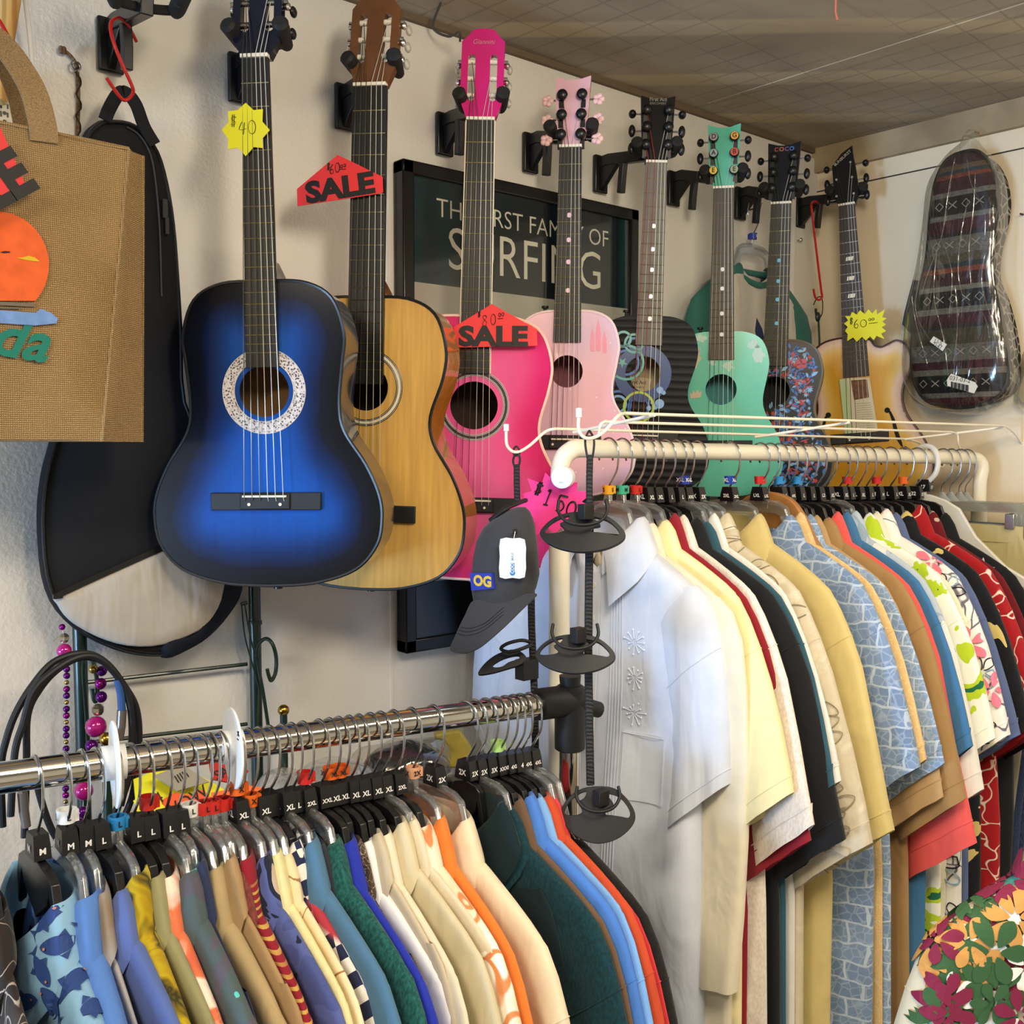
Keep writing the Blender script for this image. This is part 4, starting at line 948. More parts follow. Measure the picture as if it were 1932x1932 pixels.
WH = [
 (1168, 'c', [('r', 'M', 'g')], 'off white cream shirt with long button cuff sleeves', fab('solid', '#e6dcc4'), dict(long=True, T=.016)),
 (1181, 'c', [('r', 'L', 'r')], 'pale butter yellow shirt right of the white pintucked shirt', fab('solid', '#eee0ac'), dict(T=.016)),
 (1203, 'k', [('b', 'XL', 0)], 'plain maroon red shirt between the yellow and the black shirt', fab('solid', '#8d1d2b'), dict(sl=1.28)),
 (1214, 'k', [('b', 'XL', 0)], 'off white waffle weave shirt next to the black shirt', fab('heather', ['#d8cabc', '#e6dcd0'], 10), dict(sl=1.2)),
 (1227, 'k', [('b', 'L', 0)], 'plain black shirt on the white rack', fab('solid', '#17191e'), dict(sl=1.32, T=.017)),
 (1240, 'c', [('b', 'L', 0)], 'dusty teal shirt hidden right of the black shirt', fab('solid', '#2f5668'), {}),
 (1254, 'c', [('b', 'XXL', 0), ('r', 'XXL', 'n')], 'white shirt showing only its collar left of the grey fish print shirt', fab('solid', '#e4e1da'), {}),
 (1299, 'c', [('b', '2X', 0)], 'light linen shirt with grey fish sketches', fab('soft', ['#d6cab2', '#cbbfa6', '#d9cfb9'], 30), dict(sl=1.4, T=.02)),
 (1378, 'c', [('b', '2XL', 0), ('r', 'XL', 'n')], 'plain khaki yellow shirt right of the grey fish sketch shirt', fab('solid', '#cfbc7e'), dict(sl=1.36, T=.021)),
 (1436, 'c', [('b', 'LXL', 0), ('r', '', 'r')], 'light blue shirt with white tapa block print', fab('tapa', ['#8097ba', '#7088ac', '#b6c5d8'], 14), dict(sl=1.05, T=.02)),
 (1452, 'c', [('r', '', 'g')], 'peach print shirt on the wooden hanger', fab('lines', ['#dfbb81', '#edd3a6', '#dbb478'], 30), {}),
 (1470, 'k', [('b', '4', 0), ('r', '', 'u')], 'second light blue tapa print shirt, right of the peach print shirt', fab('tapa', ['#8aa3c4', '#7a94b8', '#c0cfe0'], 18), dict(sl=1.05)),
 (1487, 'k', [('b', '4XL', 0)], 'light tan shirt left of the darker tan shirt', fab('solid', '#b9986c'), dict(sl=1.25)),
 (1504, 'k', [('b', 'L', 0), ('r', '', 'u')], 'darker tan brown shirt left of the coral shirt', fab('solid', '#a17f52'), dict(sl=1.3, T=.016)),
 (1527, 'k', [('b', 'L', 0)], 'plain coral pink shirt on the white rack', fab('solid', '#ea5d58'), dict(sl=1.6, T=.015)),
 (1540, 'k', [('b', 'L2', 0)], 'denim blue shirt showing a strip behind the coral shirt', fab('solid', '#3f739f'), {}),
 (1561, 'c', [('b', 'XL', 0)], 'white shirt with pale blue cloud shapes', fab('blotch', ['#e9e7e4', '#e9e7e4', '#b7c6d6', '#98adc2'], 8), dict(sl=1.3, T=.016)),
 (1586, 'k', [('b', 'XL', 0)], 'white shirt with lime and green tropical leaves', fab('blotch', ['#eef0e4', '#eef0e4', '#b7cf2e', '#1e6a4c'], 9), dict(T=.014)),
 (1600, 'k', [('b', 'L', 0), ('r', '', 'r')], 'plain ivory shirt right of the lime leaf shirt', fab('solid', '#eae3cd'), {}),
 (1618, 'k', [('b', 'XL', 0)], 'white shirt with black line flowers and pink roses', fab('lines', ['#efeae6', '#6b6a78', '#eec3ca'], 10), dict(sl=1.0, T=.02)),
 (1634, 'k', [('b', 'L', 0)], 'slate blue shirt behind the pink rose shirt', fab('solid', '#5a6a94'), {}),
 (1655, 'k', [('b', 'M', 0), ('r', '', 'r')], 'black shirt with yellow banana leaf print', fab('blotch', ['#14161c', '#14161c', '#d9c277', '#b3a65a'], 9), dict(T=.016)),
 (1680, 'k', [('b', 'L', 0)], 'red shirt with white flower print', fab('floral', ['#a3161d', '#e6cdbb', '#a81a20', '#d8a890'], 12), dict(T=.016)),
 (1706, 'k', [('b', 'XL', 0), ('r', '', 'o')], 'dark red patterned shirt right of the red flower shirt', fab('blotch', ['#6d1420', '#6d1420', '#c9b3a6'], 16), {}),
 (1730, 'k', [('b', '32', 0)], 'black shirt with one white star on its shoulder', fab('solid', '#15171c'), dict(T=.016)),
]
P0 = rail_at(WA, WB, 1148)
WHITEF = fab('solid', '#ced4e2', rough=.8)
hanger(P0, 0, 'c', [('r', 'S', 'y')], 'clear plastic hanger with an orange yellow S ring holding the white pintucked shirt', 'hangers on the white rack', 0, .82)
W1 = shirt(P0, 5, 'white pintucked shirt with embroidery and a chest pocket, first on the white rack', WHITEF, GW, T=.030, amp=.013, sl=1.0, hem=.86, seed=40, tsl=1.25, w=.86, farx=1.45, fl=.0)
PS, TS = spread_out(WA, WB, [(1148, 0, 0, 0, 0, dict(T=.03))] + WH, .010, .05, .98)
PS, TS = PS[1:], TS[1:]
for i, (px, hkd, mk, lab, fm, op) in enumerate(WH):
    p = PS[i]; yw = rg.uniform(-3, 3)
    op = dict(op); op['T'] = TS[i]; rl = rg.uniform(-1.2, 1.2)
    if px != 1452: hanger(p, yw, hkd, mk, cut(hlab(hkd, mk, lab)), 'hangers on the white rack', rl)
    o = shirt(p + Vector((0, 0, rg.uniform(-.01, .004))), yw, lab, fm, GW, roll=rl, seed=i + 60, hem=.93, fl=.042, amp=min(.014, .006 + .4 * TS[i]), **op)
    WH[i] = WH[i] + (o,)
# ------------------------------------------------------------------ the racks that carry them
dC = (CB - CA).normalized(); dW = (WB - WA).normalized()
R = thing('clothing_rack', 'chrome clothing rack with a black joint, full of shirts in the foreground', 'clothing rack', (CB.x, CB.y, 0))
Lp = lambda p: Vector(p) - R.location
obj('rail', MB().cyl(Lp(CA - dC * .40), Lp(CB), .016, 28), CHROME, R)
m = MB(); j = CB + dC * .035
m.tube([Lp(CB - dC * .025), Lp(CB - dC * .022), Lp(CB + dC * .050), Lp(CB + dC * .054)], [.021, .0225, .0225, .019], 20)
m.tube([Lp(j + Vector((0, 0, .022))), Lp(j + Vector((0, 0, .018))), Lp(j - Vector((0, 0, .070))), Lp(j - Vector((0, 0, .072)))], [.017, .0225, .022, .0195], 20)
m.cyl(Lp(j + dC * .03 - Vector((0, 0, .012))), Lp(j + dC * .055 - Vector((0, 0, .020))), .012, 14)
m.tube([Lp(j + Vector((0, 0, .01))), Lp(j + Vector((0, 0, .036)))], [.014, .016], 14)
obj('joint', m, BLACKM, R)
obj('post', MB().cyl(Lp(j - Vector((0, 0, .06))), Lp((j.x, j.y, .05)), .0155, 24), CHROME, R)
obj('foot', MB().box(Lp((j.x, j.y, .03)), (.04, .5, .03)), BLACKM, R, bevel=.004)
e = CA - dC * .38; obj('post', MB().cyl(Lp(e), Lp((e.x, e.y, .05)), .0155, 24), CHROME, R); obj('foot', MB().box(Lp((e.x, e.y, .03)), (.04, .5, .03)), BLACKM, R, bevel=.004)
# white size dividers on the chrome rail
for px, lab, yw in ((214, 'white round size divider on the chrome rail, left one', -13), (437, 'white round size divider on the chrome rail with a pen mark, right one', -12)):
    p = rail_at(CA, CB, px); R = thing('size_divider', lab, 'size divider', axis_m(p, yw), 'size dividers on the chrome rail'); m = MB()
    m.plate(circ(0, -.002, .046, 40), [circ(0, 0, .0175, 28)], .0, .0028); obj('disc', m, WHITE, R, bevel=.0008)
    obj('collar', MB().loft([[(x, y, z) for x, z in circ(0, 0, r, 28)] for y, r in ((.012, .0185), (-.012, .0185), (-.012, .0168), (.012, .0168), (.012, .0185))], cap0=False, cap1=False), WHITE, R)
    if px > 300: m = MB(); m.tube([(.030, -.0004, .020), (.036, -.0004, .026)], .0006, 5); m.tube([(.030, -.0004, .025), (.037, -.0004, .021)], .0006, 5); m.tube([(.028, -.0004, .016), (.034, -.0004, .016)], .0006, 5); obj('pen_mark', m, INK, R)
# white rack
R = thing('clothing_rack', 'white painted pipe clothing rack with rounded ends, behind the chrome rack', 'clothing rack', (WA.x, WA.y, 0)); Lp = lambda p: Vector(p) - R.location
pole = pZ(1056, 900, 1.585); pole2 = pZ(1849, 905, 2.24)
e0 = pZ(1062, 866, 1.585); e1 = pZ(1076, 851, 1.59)
pts = [pole - Vector((0, 0, .08)), pole, e0, e1, WA, WA + dW * .05]; obj('elbow', MB().tube([Lp(q) for q in catmull(pts, 7)], .0145, 20), WHITEP, R)
obj('rail', MB().cyl(Lp(WA + dW * .04), Lp(WB), .0142, 24), WHITEP, R)
pts = [WB - dW * .03, WB, pZ(1846, 868, 2.24), pZ(1853, 884, 2.24), pole2 + Vector((0, 0, -.01)), pole2 + Vector((0, 0, -.10))]; obj('elbow', MB().tube([Lp(q) for q in catmull(pts, 7)], .0142, 20), WHITEP, R)
for q in (pole, pole2):
    obj('post', MB().cyl(Lp(q - Vector((0, 0, .05))), Lp((q.x, q.y, .03)), .0165, 20), WHITEP, R); obj('foot', MB().box(Lp((q.x, q.y, .018)), (.036, .5, .03)), WHITEP, R, bevel=.004)
c = pZ(1060, 901, 1.532); pl = PL(c, alpha=-14); m = MB(); m.plate(circ(0, 0, .0165, 28), [], 0, .022); m.plate([(-.004, -.007), (.0035, -.007), (.0045, .008), (-.003, .008)], [], -.0025, .001); m.plate(circ(0, 0, .0145, 24), [circ(0, 0, .0115, 24)], -.001, .001)
m.xf(pl.M()); m.xf(Matrix.Translation(-R.location)); obj('end_cap', m, WHITE, R, bevel=.001)
# details on the first white shirt
hW = W1
m = MB()
nzz = lambda x, z: 0
def front_y(x, z):
    return -.030 * (1 + .55 * min(1, -z / .4)) - .0035
from mathutils.bvhtree import BVHTree
body = [c for c in hW.children if c.name.startswith('body')][0].data; bv = BVHTree.FromPolygons([v.co for v in body.vertices], [tuple(p.vertices) for p in body.polygons])
def on_front(x, z, off=.0012):
    h = bv.ray_cast(Vector((x, -.3, z)), Vector((0, 1, 0))); return Vector((x, (h[0].y if h[0] else 0) - off, z))
def cloth_strip(mb, x0, x1, z0, z1, nx=4, nz=14, off=.0014):
    V = [on_front(x0 + (x1 - x0) * i / nx, z0 + (z1 - z0) * j / nz, off) for j in range(nz + 1) for i in range(nx + 1)]
    V += [v + Vector((0, off * .9, 0)) for v in V]; n = (nx + 1) * (nz + 1); F = []
    for j in range(nz):
        for i in range(nx): a = j * (nx + 1) + i; F += [(a, a + 1, a + nx + 2, a + nx + 1), (a + n, a + n + nx + 1, a + n + nx + 2, a + n + 1)]
    for i in range(nx): F += [(i, n + i, n + i + 1, i + 1)]; b = nz * (nx + 1) + i; F += [(b, b + 1, n + b + 1, n + b)]
    for j in range(nz): a = j * (nx + 1); F += [(a, a + nx + 1, a + nx + 1 + n, a + n)]; b = a + nx; F += [(b, b + n, b + nx + 1 + n, b + nx + 1)]
    mb.add(V, F)
m = MB()
for x in (.036, .041, .046, .051, .056): m.tube([on_front(x, -.09 - .6 * k / 30, .0008) for k in range(31)], .0011, 5)
obj('pintuck', m, WHITEF, hW)
m = MB(); cloth_strip(m, .062, .132, -.30, -.405, 8, 10, .003); pk = obj('pocket', m, WHITEF, hW)
m = MB(); m.tube([on_front(x, z, .0036) for x, z in ((.062, -.302), (.132, -.302))], .0009, 5); m.tube([on_front(.064, z, .0034) for z in (-.31, -.34, -.37, -.40)], .0006, 5); obj('seam', m, WHITEF, pk)
EMB = mat('white_embroidery', '#dfe7f5', .45); rr = random.Random(5); m = MB()
for cz in (-.16, -.215, -.27):
    for k in range(11):
        a = k * 2 * pi / 11; L = rr.uniform(.010, .020); c = (.078, cz)
        m.tube([on_front(c[0] + L * t * cos(a), c[1] + L * 1.1 * t * sin(a), .0012) for t in (.25, .6, 1)], .0009, 5)
        m.ball(on_front(c[0] + L * cos(a), c[1] + L * sin(a), .0012), .0018, 6, 4)
obj('embroidery', m, EMB, hW)
m = MB(); lp = Matrix.Translation((.005, .006, -.030)); m.box((.0, .0165, -.012), (.052, .0016, .024), 0); m.box((.004, .0165, -.032), (.013, .0016, .016), 0); m.text('Mario Cardi', .0, -.012, .0095, .0152, .01, mat=1); m.text('S', .004, -.033, .010, .0152, .01, mat=1)
obj('neck_label', m, [mat('black_label', '#121214', .6), LET], hW, label='black woven neck label with white lettering')
# wooden hanger on the white rack
p = rail_at(WA, WB, 1452); R = thing('clothes_hanger', 'curved brown wooden hanger holding the peach print shirt', 'hanger', axis_m(p, 3), 'hangers on the white rack')
m = MB(); m.plate(c2([(0, -.070), (.045, -.080), (.075, -.112), (.11, -.168), (.185, -.222), (.18, -.236), (.11, -.200), (.06, -.160), (.0, -.140), (-.06, -.160), (-.11, -.200), (-.18, -.236), (-.185, -.222), (-.11, -.168), (-.075, -.112), (-.045, -.080)], 3), [], -.007, .007)
obj('hanger_body', m, mat('varnished_wood', '#a5713a', .35, var=.2, vscale=18, coat=.3), R, bevel=.003); obj('hook', hanger_meshes('c')[1], None, R)
m = MB(); m.strap([(.0, -.0085, -.070), (.005, -.0085, -.085), (.002, -.0085, -.10)], (1, 0, 0), .0012, .0012); obj('string_loop', m, mat('white_string', '#d8d4c8', .8), R)
# thick white hanger near the corner and the black shirt on it
p = rail_at(WA, WB, 1746); R = thing('clothes_hanger', 'thick white plastic hanger with a moulded hook near the corner', 'hanger', axis_m(p, 2), 'hangers on the white rack'); u = [(.012, -.078), (.045, -.088), (.075, -.105), (.11, -.16), (.17, -.215), (.208, -.235), (.212, -.250)]; lo = [(.20, -.256), (.15, -.232), (.10, -.195), (.06, -.150), (.0, -.125)]
MWH = mat('milky_plastic', '#d9d7cf', .3); m = MB().plate(half(u, lo), [], -.005, .005); obj('hanger_body', m, MWH, R, bevel=.002)
obj('hook', MB().tube(catmull([(0, 0, -.085), (0, 0, -.06), (.022, 0, -.035), (.027, 0, -.005), (.017, 0, .017), (0, 0, .0225), (-.017, 0, .015), (-.026, 0, -.008)], 4), [.0055] * 29, 10), MWH, R)
mk = obj('size_marker', marker_mesh('b', '17', 0), None, R, smooth=0); mk.location = (0, 0, .014); mk['label'] = 'black size block marked 17'
# trouser hangers at the corner end
SILVH = mat('grey_hanger_cap', '#a9adb0', .3, .4); CLP = clear('clip_hanger_plastic', '#e3e4da', .25, .12, haze=.1)
cols = [('#b9ab7a', 'khaki trousers'), ('#8f8a78', 'stone grey trousers'), ('#2c3a58', 'dark blue jeans'), ('#23304c', 'indigo jeans')]
for k, (px, (cc, nm)) in enumerate(zip((1779, 1795, 1812, 1824), cols)):
    p = rail_at(WA, WB, px); yw = 2 - k
    wh = ('nearest the shirts', 'second from the shirts', 'third from the shirts', 'nearest the right wall')[k]
    R = thing('clothes_hanger', 'clear clip hanger with a grey neck, %s' % wh, 'hanger', axis_m(p, yw), 'clip hangers on the white rack')
    obj('hook', hanger_meshes('c')[1], None, R)
    m = MB().loft([[(x, y, z) for x, y in circ(0, 0, r, 12, r * .6)] for z, r in ((-.074, .005), (-.082, .010), (-.094, .022))]); obj('neck_cap', m, SILVH, R)
    m = MB(); m.plate([(-.165, -.092), (.165, -.092), (.175, -.098), (.175, -.134), (.165, -.138), (.150, -.138), (.150, -.112), (-.150, -.112), (-.150, -.138), (-.165, -.138), (-.175, -.134), (-.175, -.098)], [], -.004, .004); obj('hanger_body', m, CLP, R, bevel=.001)
    for s in (-1, 1): obj('clip', MB().box((s * .145, -.008, -.128), (.018, .012, .03)).box((s * .145, .008, -.128), (.018, .012, .03)), STEEL, R, bevel=.001)
    T = thing('trousers', '%s on a clip hanger by the corner, %s' % (nm, wh), 'trousers', axis_m(p, yw), 'trousers on the white rack'); fm = fab('solid' if k < 2 else 'heather', [cc] if k < 2 else [cc, '#3a4a6b'])
    rings = [[(x + .004 * sin(z * 20), y + .004 * sin(x * 30 + z * 9), z) for x, y in sup(w, t, 32, 3)] for z, w, t in ((-.140, .165, .007), (-.16, .168, .010), (-.22, .185, .012), (-.35, .195, .012), (-.5, .17, .011), (-.75, .155, .010), (-1.05, .14, .010))]
    obj('leg_panel', MB().loft(rings), fm, T, smooth=60); obj('waistband', MB().loft([[(x * 1.01, y * 1.15, z) for x, y in sup(.166, .008, 32, 3)] for z in (-.138, -.172)]), fm, T)
# star on the black shirt
o = WH[-1][6]; m = MB(); m.plate([(.15 + (.024 if k % 2 == 0 else .0095) * cos(pi / 2 + k * pi / 5), -.075 + (.024 if k % 2 == 0 else .0095) * sin(pi / 2 + k * pi / 5)) for k in range(10)], [], -.0185, -.014); obj('star_print', m, WHITEF, o)
# shirt at the lower right on a rack of its own that is out of frame
p = pZ(2052, 1430, 1.32); ft = fab('blotch', ['#ddd2b4', '#ddd2b4', '#4aa79d', '#3e8f70'], 9)
R = shirt(p, 58, 'cream shirt with teal, maroon and green tropical flowers at the lower right corner', ft, T=.03, amp=.01, hem=.7, seed=99)
# wire cap rack lying over the white rail
R = thing('wire_cap_rack', 'white wire cap rack with hooked ends lying along the white rail', 'cap rack', pZ(1400, 800, 1.6)); Lp = lambda p: Vector(p) - R.location
def wire(pts, r, n=5, smooth_=True): obj('wire', MB().tube([Lp(q) for q in (catmull(pts, n) if smooth_ else pts)], r, 10), WHITEP, R)
a1, a2 = pY(1180, 780, .985), pY(1890, 803, .965)
wire([pZ(1092, 785, 1.375), pZ(1092, 812, 1.375), pZ(1104, 826, 1.378), pZ(1122, 825, 1.385), pZ(1142, 812, 1.39), pZ(1166, 785, 1.40), a1, a1.lerp(a2, .03)], .0024, 6); wire([a1, a2], .0024, 1, False)
wire([a2, pY(1902, 807, .966), pY(1918, 822, .968), pY(1940, 850, .97), pY(1955, 835, .972)], .0024)
b1, b2 = pY(1036, 812, 1.150), pY(1705, 828, 1.125); b1m = pY(1048, 809, 1.15)
wire([pZ(955, 808, 1.555), pZ(956, 838, 1.555), pZ(966, 851, 1.558), pZ(980, 852, 1.56), pZ(1000, 840, 1.565), pZ(1022, 820, 1.57), pZ(1034, 812, 1.575), b1m], .0024, 6); wire([b1m, b2], .0023, 1, False)
wire([b2, pY(1738, 838, 1.12), pY(1764, 872, 1.115), pY(1780, 880, 1.112), pY(1784, 858, 1.11)], .0023)
c1, c2_ = pY(1148, 796, 1.06), pY(1795, 815, 1.04)
wire([pY(1130, 818, 1.068), pY(1132, 803, 1.064), pY(1140, 796, 1.062), c1, c1.lerp(c2_, .02)], .0023); wire([c1, c2_], .0023, 1, False)
wire([c2_, pY(1806, 820, 1.04), pY(1808, 838, 1.04), pY(1814, 850, 1.045), pY(1822, 862, 1.05)], .0022)
wire([pY(1082, 816, 1.148), pY(1235, 783, .975)], .0026, 1, False); wire([pY(1425, 825, 1.137), pY(1603, 797, .972)], .0026, 1, False); wire([pY(1706, 829, 1.124), pY(1896, 806, .965)], .0026, 1, False)
for q in ((pZ(1092, 770, 1.375), pZ(1092, 788, 1.375)), (pZ(955, 800, 1.555), pZ(955, 814, 1.555)), (pY(1784, 846, 1.11), pY(1784, 860, 1.11))): obj('tip', MB().cyl(Lp(q[0]), Lp(q[1]), .0042, 12), WHITE, R, bevel=.001)
# black cap straps with clips
ROPE = NT('braided_cord'); ROPE.b.inputs['Roughness'].default_value = .75
_w = ROPE.new('TexWave', bands_direction='DIAGONAL', i_Scale=110., i_Distortion=3.); ROPE.ln(ROPE.coord(), _w); ROPE.base(ROPE.ramp(_w, [(.2, '#0d0d0e'), (.9, '#2b2b2d')])); ROPE.bump(_w, .6, .0015); ROPE = ROPE.m
CLIPO = [(1018, 1004), (1026, 990), (1046, 976), (1075, 968), (1118, 967), (1145, 973), (1170, 990), (1180, 1007), (1170, 1022), (1140, 1037), (1100, 1043), (1062, 1037), (1032, 1022)]
CLIPH = [[(1028, 1003), (1034, 991), (1052, 980), (1074, 974), (1070, 982), (1056, 988), (1063, 996), (1064, 1002), (1048, 1005)], [(1118, 977), (1146, 982), (1166, 998), (1166, 1008), (1150, 1007), (1130, 1005), (1116, 1004), (1118, 997), (1133, 993), (1128, 985)]]
def cap_clip(R, cx, cy, w, h, Z, alpha=-6, tilt=.55, lab=None):
    o = pZ(cx, cy, Z); pl = PL(o, alpha=alpha, z=Vector((0, 0, 1)) * cos(tilt) + HEAD * sin(tilt))
    f = lambda q: pl.p(cx + (q[0] - 1099) * w / 162, cy + (q[1] - 1005) * h / 76)
    m = MB(); m.plate(c2([f(q) for q in CLIPO], 4), [c2([f(q) for q in H_], 3) for H_ in CLIPH], -.003, .003, yf=lambda x, z: 2.2 * x * x); m.xf(pl.M()); m.xf(Matrix.Translation(-R.location))
    k = obj('cap_clip', m, BLACKM, R, bevel=.0012)
    s = w * Z / FPX / 162; m = MB(); A = lambda dx, dz, dy: pl.o + RT * dx * s - HEAD * dy * s + Vector((0, 0, dz * s)) - R.location
    m.tube(catmull([A(-44, 62, -6), A(-46, 40, 4), A(-30, 22, 18), A(0, 16, 24), A(30, 22, 18), A(46, 40, 4), A(44, 62, -6)], 4), .0032, 8, flat=.7)
    m.box(A(6, 40, 2), (.018, .014, .020)); obj('spring_tongue', m, BLACKM, k, bevel=.001)
R = thing('cap_strap', 'black braided cap strap with three clips, hanging in front of the white rack', 'cap strap', pZ(1112, 830, 1.385)); Lp = lambda p: Vector(p) - R.location
z0 = 1.385
obj('loop', MB().tube([Lp(q) for q in catmull([pZ(1110, 815, z0 + .004), pZ(1104, 832, z0), pZ(1108, 862, z0), pZ(1113, 872, z0), pZ(1118, 862, z0), pZ(1121, 832, z0), pZ(1114, 815, z0 + .004)], 4, True)], .0016, 7, closed=True), BLACKM, R)
m = MB(); m.strap([Lp(pZ(x, y, z0)) for x, y in ((1113, 858), (1112, 900), (1112, 990))], RT, .009, .006); m.strap([Lp(pZ(x, y, z0)) for x, y in ((1113, 960), (1111, 1100), (1110, 1240), (1112, 1380), (1114, 1482))], RT, .011, .006); obj('cord', m, ROPE, R, bevel=.002)
cap_clip(R, 1099, 1005, 162, 76, 1.36); cap_clip(R, 1085, 1235, 152, 74, 1.36); cap_clip(R, 1128, 1538, 142, 108, 1.36, tilt=.35)
R = thing('cap_strap', 'second black cap strap holding the dark grey cap, left of the white post', 'cap strap', pZ(975, 846, 1.56)); Lp = lambda p: Vector(p) - R.location; z0 = 1.56
m = MB(); m.tube([Lp(q) for q in catmull([pZ(974, 842, z0), pZ(968, 852, z0), pZ(973, 860, z0), pZ(981, 853, z0)], 4, True)], .0016, 7, closed=True); m.tube([Lp(q) for q in catmull([pZ(973, 856, z0), pZ(968, 868, z0), pZ(971, 880, z0), pZ(977, 882, z0), pZ(981, 868, z0), pZ(978, 857, z0)], 4, True)], .0018, 7, closed=True); obj('loop', m, BLACKM, R)
m = MB(); m.strap([Lp(pZ(x, y, z0)) for x, y in ((975, 876), (975, 910), (976, 950))], RT, .0095, .006); m.strap([Lp(pZ(x, y, z0 - .005)) for x, y in ((1002, 1105), (1003, 1180), (1008, 1300), (1010, 1380), (1010, 1700))], RT, .011, .006); obj('cord', m, ROPE, R, bevel=.002)
pl = PL(pZ(945, 1245, 1.535), alpha=-4, z=Vector((0, 0, 1)) * .85 + HEAD * .5)
m = MB(); m.plate(c2(pl.ps([(902, 1273), (915, 1252), (940, 1234), (972, 1226), (993, 1240), (985, 1254), (955, 1264), (925, 1272)]), 4), [c2(pl.ps([(930, 1256), (950, 1244), (975, 1238), (980, 1243), (960, 1250), (948, 1258), (935, 1260)]), 3)], -.003, .003); m.xf(pl.M()); m.xf(Matrix.Translation(-R.location)); k = obj('cap_clip', m, BLACKM, R, bevel=.001)
m = MB(); m.tube([Lp(q) for q in catmull([pZ(945, 1224, 1.53), pZ(958, 1214, 1.53), pZ(985, 1208, 1.535), pZ(1002, 1214, 1.54), pZ(990, 1222, 1.52), pZ(962, 1230, 1.52)], 4, True)], .0028, 8, closed=True); m.box(Lp(pZ(994, 1262, 1.545)), (.03, .02, .03)); obj('spring_tongue', m, BLACKM, k, bevel=.002)
m = MB(); m.tube([Lp(q) for q in catmull([pZ(925, 982, 1.47), pZ(950, 962, 1.46), pZ(975, 950, 1.48), pZ(992, 944, 1.52)], 4)], .0035, 8); m.tube([Lp(q) for q in catmull([pZ(930, 975, 1.47), pZ(960, 955, 1.47), pZ(985, 947, 1.5)], 4)], .0025, 8); obj('cap_clip', m, BLACKM, R)
# the cap
Zc = 1.475; R = thing('baseball_cap', 'dark grey baseball cap with a blue OG patch and a white hang tag', 'cap', pZ(952, 1120, Zc)); capm = fab('solid', '#3b3c41', rough=.9, wr=.2); S_ = Zc / FPX
rings = []
for y, xl, xr, sk in ((1130, 893, 1004, -.14), (1112, 890, 1012, -.12), (1085, 889, 1018, -.06), (1050, 893, 1016, 0), (1020, 899, 1013, 0), (997, 911, 1010, 0), (978, 930, 1006, 0), (965, 952, 1000, 0), (957, 974, 992, 0)):
    cx, hw = (xl + xr) / 2, (xr - xl) / 2; c = pZ(cx, y, Zc) - R.location; dd = .052 * hw / 64
    rings.append([c + RT * hw * S_ * cos(a) + HEAD * (-dd) * sin(a) + Vector((0, 0, -sk * 40 * S_ * cos(a) * .9)) for a in [2 * pi * k / 40 for k in range(40)]])
obj('crown', MB().loft(rings, cap0=False), capm, R, smooth=60)
pl = PL(pZ(930, 1165, Zc - .052), alpha=-18, z=Vector((0, 0, 1)) * .8 + HEAD * .45)
bo = c2(pl.ps([(893, 1134), (876, 1160), (852, 1192), (834, 1213), (846, 1221), (872, 1225), (905, 1217), (942, 1192), (972, 1160), (1002, 1112), (985, 1112), (955, 1122), (925, 1132)]), 4)
cz = pl.p(930, 1170)
m = MB(); m.plate(bo, [], -.0018, .0018, yf=lambda x, z: 3.0 * (x - cz[0] + (z - cz[1]) * .9) ** 2); m.xf(pl.M()); m.xf(Matrix.Translation(-R.location)); k = obj('brim', m, capm, R, bevel=.001)
m = MB()
for t in (0, 1, 2): m.tube([(lambda q: (q[0], -.0022 + 3.0 * (q[0] - cz[0] + (q[1] - cz[1]) * .9) ** 2, q[1]))(pl.p(*q)) for q in c2([(856 + 5 * t, 1190 - 5 * t), (880 + 4 * t, 1196 - 6 * t), (915 + 2 * t, 1188 - 7 * t), (950, 1160 - 7 * t)], 5, False)], .0005, 5)
m.xf(pl.M()); m.xf(Matrix.Translation(-R.location)); obj('stitching', m, mat('dark_thread', '#26272b', .9), k)
pl = PL(pZ(911, 1097, Zc - .040), alpha=-38); m = MB(); pq = pl.ps([(888, 1081), (929, 1081), (933, 1110), (891, 1114)]); m.plate(pq, [], -.0022, .006); c = pl.p(914, 1097); a = pl.p(895, 1097); 
m.text('OG', c[0] - .001, c[1], .020, -.0032, .05, mat=1, sx=1.05)
m.xf(pl.M()); m.xf(Matrix.Translation(-R.location)); obj('patch', m, [mat('patch_blue', '#2438a8', .7), mat('patch_gold', '#d9b43a', .5)], R, label='blue patch with gold letters')
pl = PL(pZ(967, 1052, Zc - .062), alpha=-4); m = MB(); m.plate(c2(pl.ps([(944, 1017), (968, 1016), (990, 1018), (992, 1052), (990, 1089), (967, 1090), (943, 1089), (943, 1050)]), 2), [], -.0005, .0006, mat=0)
m.plate(c2(pl.ps([(963, 1030), (971, 1030), (971, 1062), (963, 1062)]), 2), [], -.0012, .0, mat=0); m.plate(pl.ps([(963.5, 1062), (970.5, 1062), (970.5, 1080), (963.5, 1080)]), [], -.0013, .0, mat=1); c = pl.p(967, 1081); m.plate(circ(c[0], c[1], .0036, 16), [], -.0014, 0, mat=1)
c = pl.p(967, 1070); m.text('COOL', c[0], c[1], .0062, -.0018, .02, mat=2, rot=pi / 2); c = pl.p(967, 1050); m.text('MAX', c[0], c[1], .0052, -.0018, .01, mat=3, rot=pi / 2)
m.xf(pl.M()); m.xf(Matrix.Translation(-R.location)); obj('hang_tag', m, [mat('tag_white', '#e3edf2', .35), mat('tag_blue', '#2f7fc0', .4), LET, mat('tag_grey', '#8fa0ad', .5)], R, label='white rounded tag with a blue thermometer')
